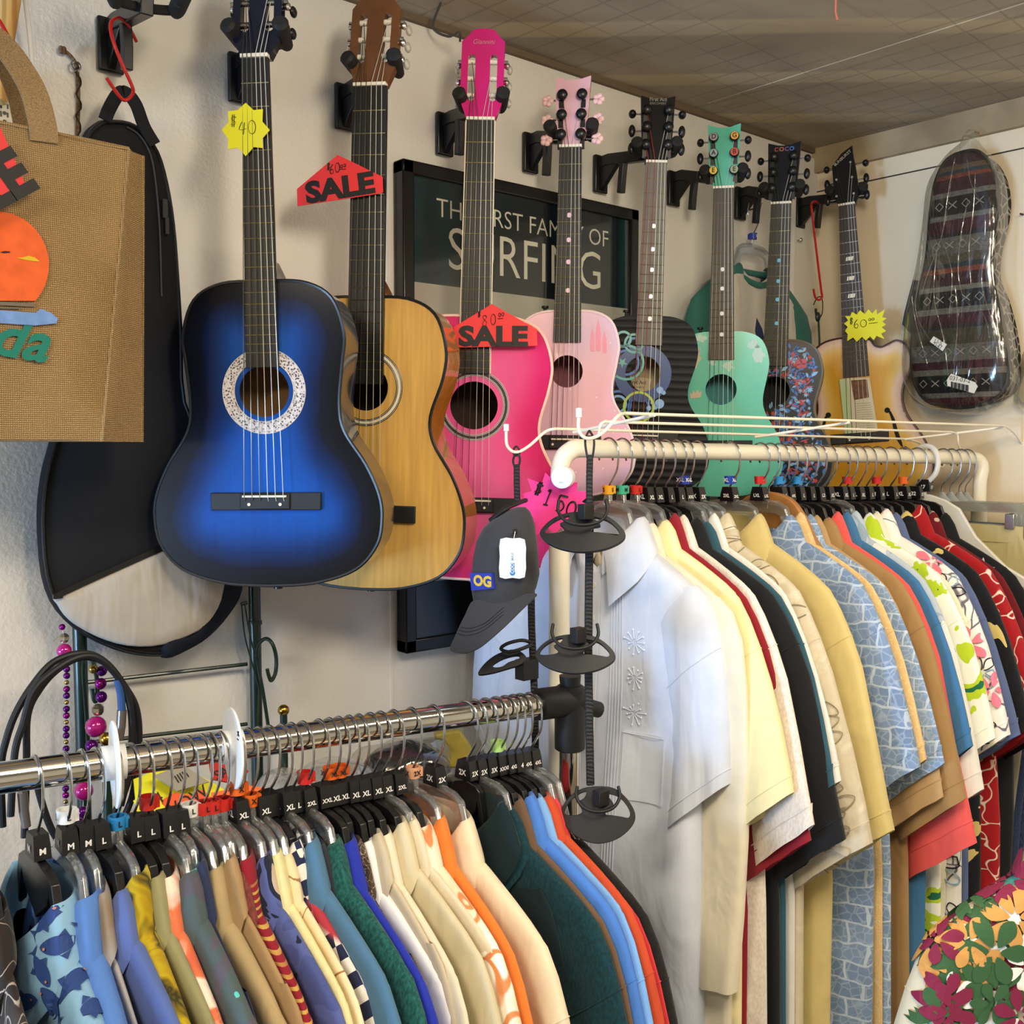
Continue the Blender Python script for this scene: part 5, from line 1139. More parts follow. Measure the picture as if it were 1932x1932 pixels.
obj('button', MB().ball(pZ(972, 1003, Zc - .05) - R.location, (.004, .003, .004), 10, 6), BLACKM, R)
obj('tag_string', MB().tube([pZ(972, 1003, Zc - .054) - R.location, pZ(968, 1024, Zc - .063) - R.location], .0005, 5), LET, R)
# ------------------------------------------------------------------ things on the walls
# framed poster
pl = PL(pY(978, 620, YW - .028), x=BACK); R = thing('framed_poster', 'black framed surfing poster under glass hanging behind the guitars', 'poster', pl.M())
x0, zt = pl.p(757, 300); x1, _ = pl.p(1203, 396); zt2 = pl.p(1203, 396)[1]; zt = (zt + zt2) / 2; zb = pl.p(742, 1237)[1]
FRM = mat('black_frame_gloss', '#101011', .22)
fw = .024
m = MB()
for bx, bz, sx, sz in (((x0 + fw / 2), (zt + zb) / 2, fw, zt - zb), ((x1 - fw / 2), (zt + zb) / 2, fw, zt - zb), ((x0 + x1) / 2, zt - fw / 2, x1 - x0, fw), ((x0 + x1) / 2, zb + fw / 2, x1 - x0, fw)): m.box((bx, .010, bz), (sx, .030, sz))
obj('frame', m, FRM, R, bevel=.003)
zd = pl.p(980, 556)[1]; zk = pl.p(745, 1105)[1]; t = NT('poster_photo_dark'); t.b.inputs['Roughness'].default_value = .4; t.b.inputs['Specular IOR Level'].default_value = .08; q = t.ramp(t.noise(t.coord(3, (1, 1, .12)), 7, 2), [(.35, '#10171f'), (.55, '#10222b'), (.62, '#0c333d'), (.75, '#111a24')]); t.base(q); PD = t.m
t = NT('poster_photo_pale'); t.b.inputs['Roughness'].default_value = .4; t.base(t.ramp(t.noise(t.coord(5), 3.5, 3), [(.3, '#a59d93'), (.55, '#c9c2b6'), (.7, '#b3978e')])); PP = t.m
def rect(a, b, c, d): return [(a, c), (b, c), (b, d), (a, d)]
m = MB(); i = fw - .003; m.plate(rect(x0 + i, x1 - i, zd, zt - i), [], .004, .02, mat=0); m.plate(rect(x0 + i, x1 - i, zk, zd), [], .004, .02, mat=1); m.plate(rect(x0 + i, x1 - i, zb + i, zk), [], .004, .02, mat=2)
pic = obj('picture', m, [PD, PP, mat('poster_black', '#0c0d10', .4)], R)
def fit(m, txt, a, b, zc, h, y, mt=0, bold=0):
    v, _ = textgeo(txt, 1, bold); w = max(p[0] for p in v) - min(p[0] for p in v); m.text(txt, (a + b) / 2, zc, h, y, bold, mat=mt, sx=(b - a) / (w * h))
m = MB(); a, z = pl.p(826, 398); b, z2 = pl.p(1150, 448); fit(m, 'THE FIRST FAMILY OF', a, b, (z + z2) / 2, .047, .0032, 0, -.008); a, z = pl.p(850, 485); b, z2 = pl.p(1136, 505); fit(m, 'SURFING', a, b, (z + z2) / 2, .108, .0032, 0, -.006)
obj('lettering', m, mat('poster_cream', '#efe6d4', .5), pic)
obj('glass', MB().plate(rect(x0 + i, x1 - i, zb + i, zt - i), [], .0005, .0015), clear('picture_glass', '#f4f6f5', .03, .05), R)
# raglan shirt on the wall
TEALC = fab('solid', '#356f66'); WB_ = fab('solid', '#c9c2b8')
p = pY(1420, 498, 1.462) + Vector((0, 0, .128))
R = thing('clothes_hanger', 'clear plastic hanger on the back wall holding the raglan shirt', 'hanger', Matrix.Translation(p)); hb, hk = hanger_meshes('c'); obj('hanger_body', hb, None, R); obj('hook', hk, None, R); obj('size_marker', marker_mesh('r', 'S', 'n'), None, R, smooth=0)['label'] = 'navy size ring marked S'
R = shirt(p, 90, 'white raglan shirt with teal sleeves and collar hanging on the back wall', WB_, sleeve=TEALC, collar=TEALC, T=.017, amp=.006, long=True, neck='crew', seed=120, hem=.62, raglan=True, w=.98, name='shirt')
m = MB()
for o in ([(1438, 620), (1428, 600), (1424, 625), (1432, 650), (1446, 655)], [(1418, 640), (1409, 612), (1397, 608), (1391, 622), (1395, 612), (1408, 616), (1413, 642)]):
    q = [pY(x, y, 1.442) - R.matrix_world.translation for x, y in o]; m.plate([(v.x, v.z) for v in q], [], q[0].y, q[0].y + .004)
obj('navy_print', m, mat('navy_print', '#1f3158', .7), R)
o = pY(1405, 398, YW); tag(obj('wall_hook', MB().tube([o, o + Vector((0, -.03, 0)), o + Vector((0, -.045, -.006)), o + Vector((0, -.05, .01))], .0022, 8), STEEL), 'small wire hook in the wall carrying the raglan shirt hanger', 'hook')
# woven bag in plastic on the right wall
pl = PL(pX(1810, 560, XR - .085), x=RIGHT); R = thing('guitar_bag', 'woven striped guitar bag sealed in clear plastic, hanging on the right wall', 'guitar bag', pl.M())
bo = c2(pl.ps([(1826, 283), (1852, 292), (1872, 325), (1880, 370), (1874, 420), (1862, 470), (1860, 520), (1876, 560), (1892, 620), (1899, 680), (1893, 730), (1868, 755), (1820, 768), (1770, 765), (1738, 750), (1720, 715), (1716, 660), (1722, 600), (1732, 545), (1745, 480), (1752, 400), (1762, 340), (1785, 298)]), 4)
zt, zb = max(p[1] for p in bo), min(p[1] for p in bo); H_ = zt - zb
bands = ['#3f1f2b', '#6b5a45', '#2f4048', '#8c4434', '#42202b', '#77736d', '#17171a', '#79766f', '#4a1f2c', '#2a2729', '#6f6b66', '#5d5648', '#2c3a42', '#8a4430', '#3d1c26', '#807c75', '#18181b', '#77746d', '#451c29', '#2b292a', '#4b4433', '#6c6863', '#3f1a27', '#757169', '#141417', '#7c7972', '#4a1b26']
wts = [3, 1, 1, 1, 3, 1.2, 4, 1.2, 3, 1, 4, 2, 1.2, 1.2, 3, 1.2, 4, 1.2, 2.6, 1, 3.6, 4, 2, 1.2, 4.2, 1.2, 2.5]
t = NT('woven_stripes'); t.b.inputs['Roughness'].default_value = .9; sp = t.new('SeparateXYZ'); t.ln(t.coord(), sp); mr = t.new('MapRange', i_1=zt, i_2=zb); t.ln(sp, mr, 2, 0)
pos = []; acc = 0
for w_ in wts: pos.append(acc / sum(wts)); acc += w_
t.base(t.mix(1, t.ramp(mr, list(zip(pos, bands)), True), t.ramp(t.noise(t.coord(0, (1, 1, 3)), 160, 2), [(.35, (.55, .55, .55)), (.65, (1, 1, 1))]), 'MULTIPLY')); t.bump(t.noise(t.coord(), 500, 2), .5, .002); WOV = t.m
def puff(out, layers, c=None):
    c = c or (sum(p[0] for p in out) / len(out), sum(p[1] for p in out) / len(out)); return [[(c[0] + (x - c[0]) * k, y, c[1] + (z - c[1]) * k) for x, z in out] for y, k in layers]
obj('front_panel', MB().loft(puff(bo, [(.018, 1), (.006, .985), (0, .95), (-.004, .85)]), cap0=False), WOV, R, smooth=60)
t = NT('woven_gusset'); t.b.inputs['Roughness'].default_value = .9; v = t.new('TexVoronoi', feature='DISTANCE_TO_EDGE', i_Scale=46.); t.ln(t.coord(1), v); t.base(t.ramp(v, [(0, '#a09c94'), (.06, '#8a867f'), (.1, '#151517')])); GUS = t.m
obj('gusset', MB().loft(puff(bo, [(.018, 1), (.075, .985)]), cap0=False, cap1=True), GUS, R, smooth=60)
m = MB()
for bi, n in ((6, 4), (10, 4), (16, 5), (21, 6), (24, 6)):
    z = zt - (pos[bi] + .5 * wts[bi] / sum(wts)) * H_; xs = [x for x, zz in bo if abs(zz - z) < .03]
    if not xs: continue
    a, b = min(xs) * .82, max(xs) * .75
    for k in range(n):
        x = a + (b - a) * (k + .5) / n; s = (b - a) / n * .30
        if k % 2: m.tube([(x - s, -.005, z + s * .8), (x + s, -.005, z - s * .8)], .0011, 5); m.tube([(x - s, -.005, z - s * .8), (x + s, -.005, z + s * .8)], .0011, 5)
        else: m.tube([(x - s, -.005, z), (x, -.005, z + s), (x + s, -.005, z), (x, -.005, z - s)], .0011, 5, closed=True)
obj('woven_diamonds', m, mat('woven_white', '#a5a199', .9), R)
obj('zip_binding', MB().tube([(x, .010, z) for x, z in bo], .0045, 7, closed=True), BLACKM, R)
po = c2(pl.ps([(1829, 240), (1836, 250), (1838, 266), (1868, 300), (1888, 350), (1890, 430), (1886, 520), (1900, 620), (1912, 700), (1905, 752), (1868, 775), (1815, 782), (1760, 775), (1722, 758), (1702, 715), (1704, 650), (1712, 580), (1730, 500), (1742, 420), (1752, 340), (1782, 292), (1816, 262), (1820, 248)]), 4)
FILM = clear('plastic_film', '#f1f0ea', .15, .13, bump=1.0, bscale=16)
obj('plastic_cover', MB().loft(puff(po, [(.03, 1.0), (.0, .985), (-.016, .93), (-.022, .75)]), cap0=False), FILM, R, smooth=60)
m = MB()
rr = random.Random(4)
for (pts) in ([(1778, 470), (1772, 560), (1790, 640), (1800, 720)], [(1850, 330), (1846, 400), (1838, 470), (1842, 540)], [(1730, 560), (1738, 610), (1760, 690)], [(1812, 540), (1816, 620), (1808, 690)], [(1834, 300), (1842, 350), (1866, 400), (1868, 450)], [(1795, 400), (1786, 450), (1760, 520), (1748, 560)], [(1790, 460), (1806, 520), (1800, 600)], [(1836, 380), (1822, 450), (1818, 520), (1832, 570), (1868, 600), (1880, 680)], [(1752, 440), (1745, 520), (1738, 590), (1768, 650)], [(1812, 300), (1800, 360), (1790, 430)], [(1868, 480), (1862, 540), (1884, 620), (1892, 690)]):
    q = [pl.p(*a) for a in pts]; m.tube(catmull([(x, -.024, z) for x, z in q], 5), [.0002] + [.0009] * (len(catmull([(x, 0, z) for x, z in q], 5)) - 2) + [.0002], 6)
obj('film_crease', m, clear('crease_film', '#ffffff', .24, .14, bump=.6, bscale=40), R)
m = MB(); m.plate(pl.ps([(1765, 646), (1772, 636), (1797, 651), (1789, 664)]), [], -.026, -.025, mat=0); c = pl.p(1781, 647); m.text('U-S', c[0], c[1], .013, -.0264, 0, mat=1, rot=-.45); c = pl.p(1779, 654); m.text('2147', c[0], c[1], .012, -.0264, 0, mat=1, rot=-.45)
obj('sticker', m, [mat('sticker_white', '#dedacd', .5), INK], R, label='small white sticker with handwriting')
m = MB(); m.plate(pl.ps([(1797, 718), (1800, 713), (1805, 706), (1850, 722), (1855, 730), (1848, 743), (1830, 738), (1798, 729)]), [], -.026, -.025, mat=0); c = pl.p(1822, 717); m.text('031-03-2', c[0], c[1], .013, -.0264, 0, mat=1, rot=-.2)
for k in range(14): q = pl.p(1806 + k * 2.4, 727 + k * .5); m.box((q[0], -.0262, q[1]), (.0016 if k % 3 else .003, .0006, .014), 1)
obj('sticker', m, [mat('sticker_white', '#dedacd', .5), INK], R, label='torn white barcode sticker')
pl2 = PL(pX(1720, 590, XR - .03), x=RIGHT); tag(obj('grey_card', MB().plate([(a - pl2.o.y * 0, b) for a, b in pl2.ps([(1722, 528), (1738, 530), (1728, 640), (1702, 612), (1706, 590)])], [], 0, .004), mat('grey_board_card', '#3c4442', .7), M=pl2.M()), 'dark grey card edge sticking out behind the striped bag', 'card')
pl3 = PL(pX(1935, 740, XR - .03), x=RIGHT); po3 = c2(pl3.ps([(1932, 660), (1924, 700), (1912, 745), (1916, 768), (1940, 776), (1980, 770), (1990, 700), (1970, 650)]), 4)
R = thing('plastic_bag', 'corner of a second clear plastic bag at the right picture edge', 'plastic bag', pl3.M()); obj('film', MB().loft(puff(po3, [(.025, 1), (.0, .97), (-.01, .8)]), cap0=False), FILM, R, smooth=60); obj('contents', MB().loft(puff(po3, [(.02, .8), (.008, .75)])), mat('pale_contents', '#b8a98d', .8), R)
# ------------------------------------------------------------------ price signs
YEL = mat('neon_yellow_card', '#e3df1f', .6); RED = mat('neon_red_card', '#e33236', .6); PNK = mat('neon_pink_card', '#e8348c', .6); BLK = mat('sign_black', '#1a1716', .6)
def card(pl, name, label, outline, mats, draw, y, cat='price sign', th=.0012):
    M_ = pl.M() @ Matrix.Translation((0, y, 0)); R = thing(name, label, cat, M_); m = MB(); m.plate(outline, [], 0, th); obj('card', m, mats[0], R); m = MB(); draw(m); obj('lettering', m, mats[1], R, smooth=0); return R
pl = gl[1][1]; P = pl.p
o = pl.ps([(469, 199), (484, 213), (501, 211), (500, 234), (514, 250), (500, 266), (501, 284), (484, 282), (469, 299), (455, 283), (436, 286), (436, 266), (424, 250), (437, 236), (436, 215), (454, 213)])
def d(m):
    for ch, x, y, h, w_ in (('$', 440, 243, 20, 13), ('4', 456, 259, 24, 15), ('0', 473, 258, 26, 16)):
        a = P(x, y); b = P(x + w_, y - h); handwrite(m, ch, a[0], a[1], b[1] - a[1], b[0] - a[0], .0005)
card(pl, 'price_sign', 'yellow eight pointed star sign reading $40 on the blue guitar neck', o, [YEL, INK], d, -.0115)
pl = gl[2][1]; P2_ = pl.p
def d2(m):
    a = P2_(583, 383); b = P2_(712, 362); c = ((a[0] + b[0]) / 2, (a[1] + b[1]) / 2 + .0095); rot = atan2(b[1] - a[1], b[0] - a[0]); fitw = sqrt((b[0] - a[0]) ** 2 + (b[1] - a[1]) ** 2)
    v, _ = textgeo('SALE', 1, .05); w = max(p[0] for p in v) - min(p[0] for p in v); m.text('SALE', c[0], c[1], .042, -.0005, .05, rot=rot, sx=fitw / (w * .042))
    for ch, x, y, h, w_ in (('$', 623, 325, 12, 7), ('6', 628, 333, 18, 9), ('0', 638, 330, 18, 10), ('0', 648, 322, 6, 5), ('0', 654, 320, 6, 5), ('_', 647, 325, 6, 12)):
        q = P2_(x, y); e = P2_(x + w_, y - h); handwrite(m, ch, q[0], q[1], e[1] - q[1], e[0] - q[0], .0008)
card(pl, 'price_sign', 'red arrow topped SALE sign marked $60 on the natural guitar neck', pl.ps([(643, 297), (727, 338), (728, 367), (725, 369), (568, 393), (567, 361)]), [RED, BLK], d2, -.0145)
pl = gl[3][1]; P3_ = pl.p
def d3(m):
    a = P3_(866, 657); b = P3_(996, 654); zc = (P3_(930, 620)[1] + a[1]) / 2; v, _ = textgeo('SALE', 1, .05); w = max(p[0] for p in v) - min(p[0] for p in v); m.text('SALE', (a[0] + b[0]) / 2, zc + .001, .043, -.0005, .05, sx=(b[0] - a[0]) / (w * .043), rot=.02)
    for ch, x, y, h, w_ in (('$', 902, 600, 10, 7), ('8', 909, 617, 20, 14), ('0', 926, 615, 20, 11), ('0', 941, 600, 7, 5), ('0', 947, 599, 7, 5), ('_', 940, 604, 6, 10)):
        q = P3_(x, y); e = P3_(x + w_, y - h); handwrite(m, ch, q[0], q[1], e[1] - q[1], e[0] - q[0], .0008)
card(pl, 'price_sign', 'red arrow topped SALE sign marked $80 on the pink guitar', pl.ps([(929, 576), (1013, 623), (1014, 654), (877, 657), (858, 657), (858, 619)]), [RED, BLK], d3, -.0155)
pl = gl[8][1]; P4_ = pl.p
o = [(1609, 590), (1618, 595), (1624, 587), (1633, 594), (1640, 585), (1647, 593), (1655, 584), (1656, 595), (1671, 585), (1666, 600), (1674, 602), (1666, 608), (1673, 614), (1665, 619), (1673, 626), (1664, 631), (1670, 641), (1655, 635), (1650, 643), (1643, 636), (1635, 644), (1628, 637), (1618, 646), (1611, 638), (1600, 645), (1601, 632), (1596, 626), (1601, 618), (1594, 612), (1602, 606), (1596, 598), (1606, 598)]
def d4(m):
    for ch, x, y, h, w_ in (('$', 1604, 613, 12, 8), ('6', 1612, 621, 17, 10), ('0', 1624, 619, 15, 13), ('0', 1640, 607, 5, 5), ('0', 1646, 606, 5, 5), ('_', 1641, 612, 3, 16)):
        q = P4_(x, y); e = P4_(x + w_, y - h); handwrite(m, ch, q[0], q[1], e[1] - q[1], e[0] - q[0], .001)
card(pl, 'price_sign', 'yellow spiky burst sign reading $60 on the archtop guitar', pl.ps(o), [YEL, INK], d4, -.0165)
pl = PL(pZ(1050, 945, 1.560), alpha=-6); P5_ = pl.p
import itertools
rr = random.Random(12); o = []
for k in range(26):
    a = 2 * pi * k / 26 + .12; ro = (78, 66, 88, 72)[(k // 2) % 4] if k % 2 else 52; o.append((1046 + ro * cos(a) * 1.0, 952 - ro * sin(a) * .86))
def d5(m):
    for ch, x, y, h, w_ in (('$', 1006, 930, 22, 16), ('1', 1022, 950, 30, 16), ('5', 1042, 962, 32, 22), ('0', 1064, 972, 30, 20)):
        q = P5_(x, y); e = P5_(x + w_, y - h); handwrite(m, ch, q[0], q[1], e[1] - q[1], e[0] - q[0], .0021, rot=-.3)
card(pl, 'price_sign', 'hot pink spiky burst sign reading $150 behind the strap clip', pl.ps(o), [PNK, INK], d5, 0)
# paper leaflet on the archtop
pl = gl[8][1]; m = MB(); R = thing('leaflet', 'green and white printed leaflet with a small photo under the archtop strings', 'leaflet', pl.M() @ Matrix.Translation((0, -.004, 0)))
obj('green_page', MB().plate(pl.ps([(1584, 716), (1603, 714), (1612, 830), (1596, 828)]), [], -.0004, .0004), mat('pale_green_paper', '#b4c79a', .8), R)
obj('white_page', MB().plate(pl.ps([(1598, 714), (1641, 712), (1659, 826), (1612, 830)]), [], -.0016, -.0008), mat('leaflet_paper', '#cfc7ae', .8), R)
m = MB(); m.plate(pl.ps([(1606, 718), (1636, 716), (1640, 750), (1612, 755)]), [], -.0022, -.0014); obj('photo', m, mat('sepia_photo', '#6a4636', .7, var=.6, vscale=90), R)
m = MB()
for k in range(15):
    a, b = pl.p(1615 + k * .35, 762 + k * 4.2), pl.p(1643 + k * .7, 760 + k * 4.2); m.tube([(a[0], -.0018, a[1]), (b[0], -.0018, b[1])], .0005, 4)
obj('print_lines', m, mat('grey_text', '#77705f', .8), R)
# ------------------------------------------------------------------ the left side
pl = PL(pY(150, 560, 1.235), x=BACK); R = thing('tote_bag', 'brown burlap tote bag with an orange sunset print, hanging at the left edge', 'bag', pl.M())
t = NT('burlap'); t.b.inputs['Roughness'].default_value = .95; t.b.inputs['Specular IOR Level'].default_value = .1; c3 = t.coord()
w1 = t.new('TexWave', bands_direction='X', i_Scale=135., i_Distortion=2.6); w2 = t.new('TexWave', bands_direction='Z', i_Scale=135., i_Distortion=2.6); t.ln(c3, w1); t.ln(c3, w2)
ml = t.new('Math', operation='MULTIPLY'); t.ln(w1, ml, 1, 0); t.ln(w2, ml, 1, 1); q = t.ramp(ml, [(0, '#8f6d42'), (.25, '#cfae7e'), (1, '#efd3a4')]); t.base(t.mix(1, q, t.ramp(t.noise(c3, 14, 4), [(.3, (.86, .86, .86)), (.7, (1, 1, 1))]), 'MULTIPLY')); t.bump(ml, .8, .003); BUR = t.m
L = -.42
def tp(px, py, dy=0): d_ = ray(px, py); q = CAM + d_ * ((pl.o.y + dy) / d_.y) - pl.o; return (q.x, dy, q.z)
a, b, c, e = tp(243, 281), tp(192, 833), tp(270, 294, .055), tp(268, 834, .075)
zt0, zb0 = a[2] + .0, b[2]
n = 14; V = []; F = []
rows = [(0, 0, .0), (0, 1, 0)]
def lerp(p, q, t_): return tuple(u + (v - u) * t_ for u, v in zip(p, q))
for j in range(n + 1):
    t_ = j / n; fr = lerp(a, b, t_); bk = lerp(c, e, t_); mid = lerp(fr, bk, .5); mid = (mid[0] - .004 - .008 * t_, mid[1], mid[2])
    bulge = -.010 * sin(pi * t_)
    V += [(L, 0, fr[2]), (L * .5, bulge - .004, fr[2] + .002), (-.02, bulge, fr[2] + .0015), fr, mid, bk, (L, bk[1], bk[2])]
for j in range(n):
    for i in range(6): F.append((j * 7 + i, j * 7 + i + 1, (j + 1) * 7 + i + 1, (j + 1) * 7 + i))
    F.append((j * 7 + 6, j * 7, (j + 1) * 7, (j + 1) * 7 + 6))
F.append(tuple((n) * 7 + i for i in range(7)))
obj('bag_body', MB().add(V, F), BUR, R, smooth=50)
m = MB(); m.tube([V[j * 7 + 3] for j in range(n + 1)], .0022, 6); m.tube([V[j * 7 + 5] for j in range(n + 1)], .002, 6); m.tube([V[i] for i in (0, 1, 2, 3)], .0025, 6); obj('seam', m, BUR, R)
STRP = NT('jute_strap'); STRP.b.inputs['Roughness'].default_value = .85; STRP.base(STRP.ramp(STRP.noise(STRP.coord(0, (1, 1, 1)), 700, 2), [(.3, '#7a6040'), (.7, '#a68a60')])); STRP = STRP.m
def onp(px, py, dy): return tp(px, py, dy)
m = MB(); m.strap(catmull([onp(84, 268, -.004), onp(80, 232, -.004), onp(62, 170, .005), onp(30, 115, .02), onp(0, 78, .03), onp(-25, 60, .035)], 4), (1, 0, .2), .030, .0025); obj('handle', m, STRP, R)
m = MB(); m.strap(catmull([onp(48, 240, .06), onp(38, 190, .06), onp(20, 140, .05), onp(-5, 95, .045), onp(-25, 66, .04)], 4), (1, 0, .2), .026, .0025); obj('handle', m, STRP, R)
def dec(outs, mt, name, y=-.0138, par=R):
    m = MB()
    for o in outs: m.plate(o, [], y, y + .003)
    return obj(name, m, mt, par)
ORG = mat('orange_print', '#e5622a', .8, var=.12, vscale=60)
sun = [pl.p(-14 + 99 * cos(q), 503 + 100 * sin(q)) for q in [2 * pi * k / 60 for k in range(60)] if 503 + 100 * sin(q) < 576]
k = dec([sun], ORG, 'sun_print'); dec([pl.ps([(24, 490), (36, 489), (46, 486), (58, 489), (68, 497), (55, 496), (42, 494)])], mat('yellow_print', '#d8b427', .8), 'fish_print', -.0148)
dec([pl.ps([(-40, 587), (0, 588), (40, 591), (62, 592), (70, 585), (90, 593), (102, 603), (100, 612), (60, 616), (0, 612), (-40, 610)])], mat('wave_blue', '#7295cf', .85, var=.15, vscale=70), 'wave_print'); dec([pl.ps([(-40, 570), (62, 575), (58, 581), (-40, 577)]), pl.ps([(-40, 581), (32, 583), (30, 585), (-40, 584)])], mat('shore_grey', '#77695d', .9), 'shore_print')
dec([pl.ps([(-6, 479), (2, 477), (12, 478), (12, 480), (0, 481)])], mat('bird_print', '#4a1f25', .9), 'bird_print', -.0148)
m = MB(); q = pl.p(82, 652); m.text('Florida', q[0], q[1], .064, -.0125, .022, shear=.35, align='RIGHT', rot=-.12); obj('script_print', m, mat('teal_print', '#1d7a6a', .85), R)
pl2 = PL(pY(10, 300, 1.205), x=BACK); A_ = atan2(*reversed([pl2.p(47, 345)[i] - pl2.p(0, 235)[i] for i in (0, 1)]))
def d6(m): q = pl2.p(-48, 372); m.text('SALE', q[0], q[1], .064, -.0006, .05, rot=.62, sx=.95)
card(pl2, 'price_sign', 'bright red sale sign with a black letter E at the left edge', pl2.ps([(-2, 234), (47, 346), (17, 376), (-30, 350), (-160, 460), (-190, 400), (-120, 300)]), [RED, BLK], d6, 0)
# red hooks
def red_hook(label, pts, r=.0024):
    P_ = [Vector(p) for p in pts]; R = P_[0]
    o = obj('hanging_hook', MB().tube([q - R for q in catmull(P_, 6)], r, 9), REDWIRE); o.location = R; return tag(o, label, 'hook', None)
Y1 = 1.40
red_hook('red wire hook carrying the black gig bag over the empty wall hanger arm', [pY(257, 78, 1.44), pY(249, 62, 1.43), pY(240, 45, 1.41), pY(225, 34, 1.395), pY(211, 40, 1.38), pY(209, 58, 1.375), pY(216, 85, 1.37), pY(232, 125, 1.37), pY(248, 160, 1.375), pY(251, 175, 1.38), pY(243, 186, 1.385), pY(232, 188, 1.385), pY(218, 172, 1.38), pY(201, 147, 1.375)])
red_hook('red wire hook holding the tote bag handles at the top left corner', [pY(-30, 10, 1.29), pY(-12, 25, 1.29), pY(4, 48, 1.285), pY(17, 75, 1.28), pY(14, 92, 1.28), pY(0, 96, 1.285), pY(-12, 84, 1.29)])
Yh = 1.415
red_hook('long red wire hook by the room corner beside the archtop guitar', [pY(1546, 392, Yh + .02), pY(1545, 384, Yh + .012), pY(1537, 380, Yh), pY(1531, 386, Yh - .008), pY(1533, 410, Yh - .01), pY(1540, 470, Yh - .01), pY(1549, 545, Yh - .01), pY(1551, 560, Yh - .01), pY(1545, 566, Yh - .01), pY(1538, 560, Yh - .01), pY(1535, 545, Yh - .01)], .0027)
R = thing('hook_clip', 'small black wire loop and toggle clip dangling from the long red hook', 'clip', pY(1545, 570, Yh)); Lp = lambda q: Vector(q) - R.location
obj('wire_loop', MB().tube([Lp(q) for q in catmull([pY(1535, 575, Yh), pY(1541, 563, Yh), pY(1548, 560, Yh), pY(1552, 570, Yh), pY(1551, 592, Yh), pY(1544, 602, Yh)], 5)], .0013, 7), BLACKM, R)
m = MB(); m.ball(Lp(pY(1543, 598, Yh)), (.008, .006, .012), 12, 8); m.tube([Lp(pY(1540, 594, Yh)), Lp(pY(1539, 582, Yh))], .003, 8); obj('toggle', m, mat('dark_green_toggle', '#1b2a26', .4), R)
obj('cord', MB().tube([Lp(pY(1544, 602, Yh)), Lp(pY(1546, 640, Yh)), Lp(pY(1546, 660, Yh))], .0026, 8), mat('green_cord', '#1f3a36', .7, var=.6, vscale=200), R)
# gig bag
pl = PL(pY(230, 700, 1.432), x=BACK); R = thing('guitar_bag', 'black padded guitar bag with a grey lower pocket hanging on a red hook', 'guitar bag', pl.M())
NYL = mat('black_nylon', '#18181b', .75, bump=.15, bscale=700, spec=.25); NAV = mat('navy_nylon', '#151a26', .7, bump=.15, bscale=700, spec=.25); GRY = fab('solid', '#b3aca2')
go = c2(pl.ps([(205, 222), (245, 226), (272, 245), (298, 280), (316, 340), (329, 420), (337, 520), (343, 620), (350, 760), (400, 860), (445, 960), (455, 1060), (452, 1112), (430, 1155), (390, 1200), (350, 1226), (308, 1241), (240, 1234), (170, 1204), (115, 1155), (88, 1090), (80, 985), (88, 900), (105, 835), (130, 720), (146, 560), (152, 400), (156, 300), (166, 250), (185, 228)]), 3)
def fr(px, py): return pl.p(px, py)
obj('bag_body', MB().loft(puff(go, [(.040, .97), (.025, 1), (.012, 1), (.003, .985), (0, .96)])), NYL, R, smooth=60)
po = c2(pl.ps([(104, 1122), (180, 1088), (268, 1049), (330, 1020), (425, 1020), (424, 1110), (405, 1160), (372, 1190), (305, 1216), (240, 1218), (180, 1200), (130, 1170), (107, 1140)]), 3)
m = MB(); m.loft(puff(po, [(-.001, 1), (-.006, .99), (-.009, .95), (-.011, .7)]), cap0=False); gp = obj('pocket', m, GRY, R, smooth=60)
m = MB(); q = [pl.p(x, y) for x, y in ((98, 1124), (180, 1086), (268, 1047), (332, 1018))]; m.strap([(x, -.010, z) for x, z in q], (0, 0, 1), .008, .003); m.box((q[0][0] + .004, -.011, q[0][1]), (.012, .005, .006)); obj('pocket_zip', m, BLACKP, R)
so = c2(pl.ps([(424, 1018), (455, 1040), (456, 1112), (432, 1158), (392, 1202), (350, 1228), (310, 1243), (306, 1216), (345, 1206), (374, 1188), (386, 1150), (412, 1118), (424, 1080)]), 3)
obj('side_gusset', MB().loft(puff(so, [(.010, 1), (-.004, .98), (-.009, .9)])), NAV, R, smooth=60)
obj('piping', MB().tube([(x * .985, .001, z * .985 + .0) for x, z in go], .0028, 7, closed=True), BLACKP, R)
q = [pl.p(*p_) for p_ in ((238, 240), (262, 256), (282, 290), (292, 340), (300, 430), (304, 560))]; obj('zipper', MB().tube(catmull([(x, -.002, z) for x, z in q], 5), .0018, 6), BLACKM, R); q = pl.p(308, 395); m = MB().box((q[0], -.006, q[1]), (.007, .004, .026)).box((q[0] + .002, -.007, q[1] - .024), (.005, .003, .022)); obj('zip_pull', m, BLACKM, R)
q = [pl.p(*p_) for p_ in ((196, 228), (205, 205), (222, 178), (238, 178), (255, 200), (270, 240), (290, 274))]; m = MB(); m.strap(catmull([(x, -.004 + .0, z) for x, z in q], 5), (1, 0, .3), .017, .004); obj('carry_handle', m, NYL, R)
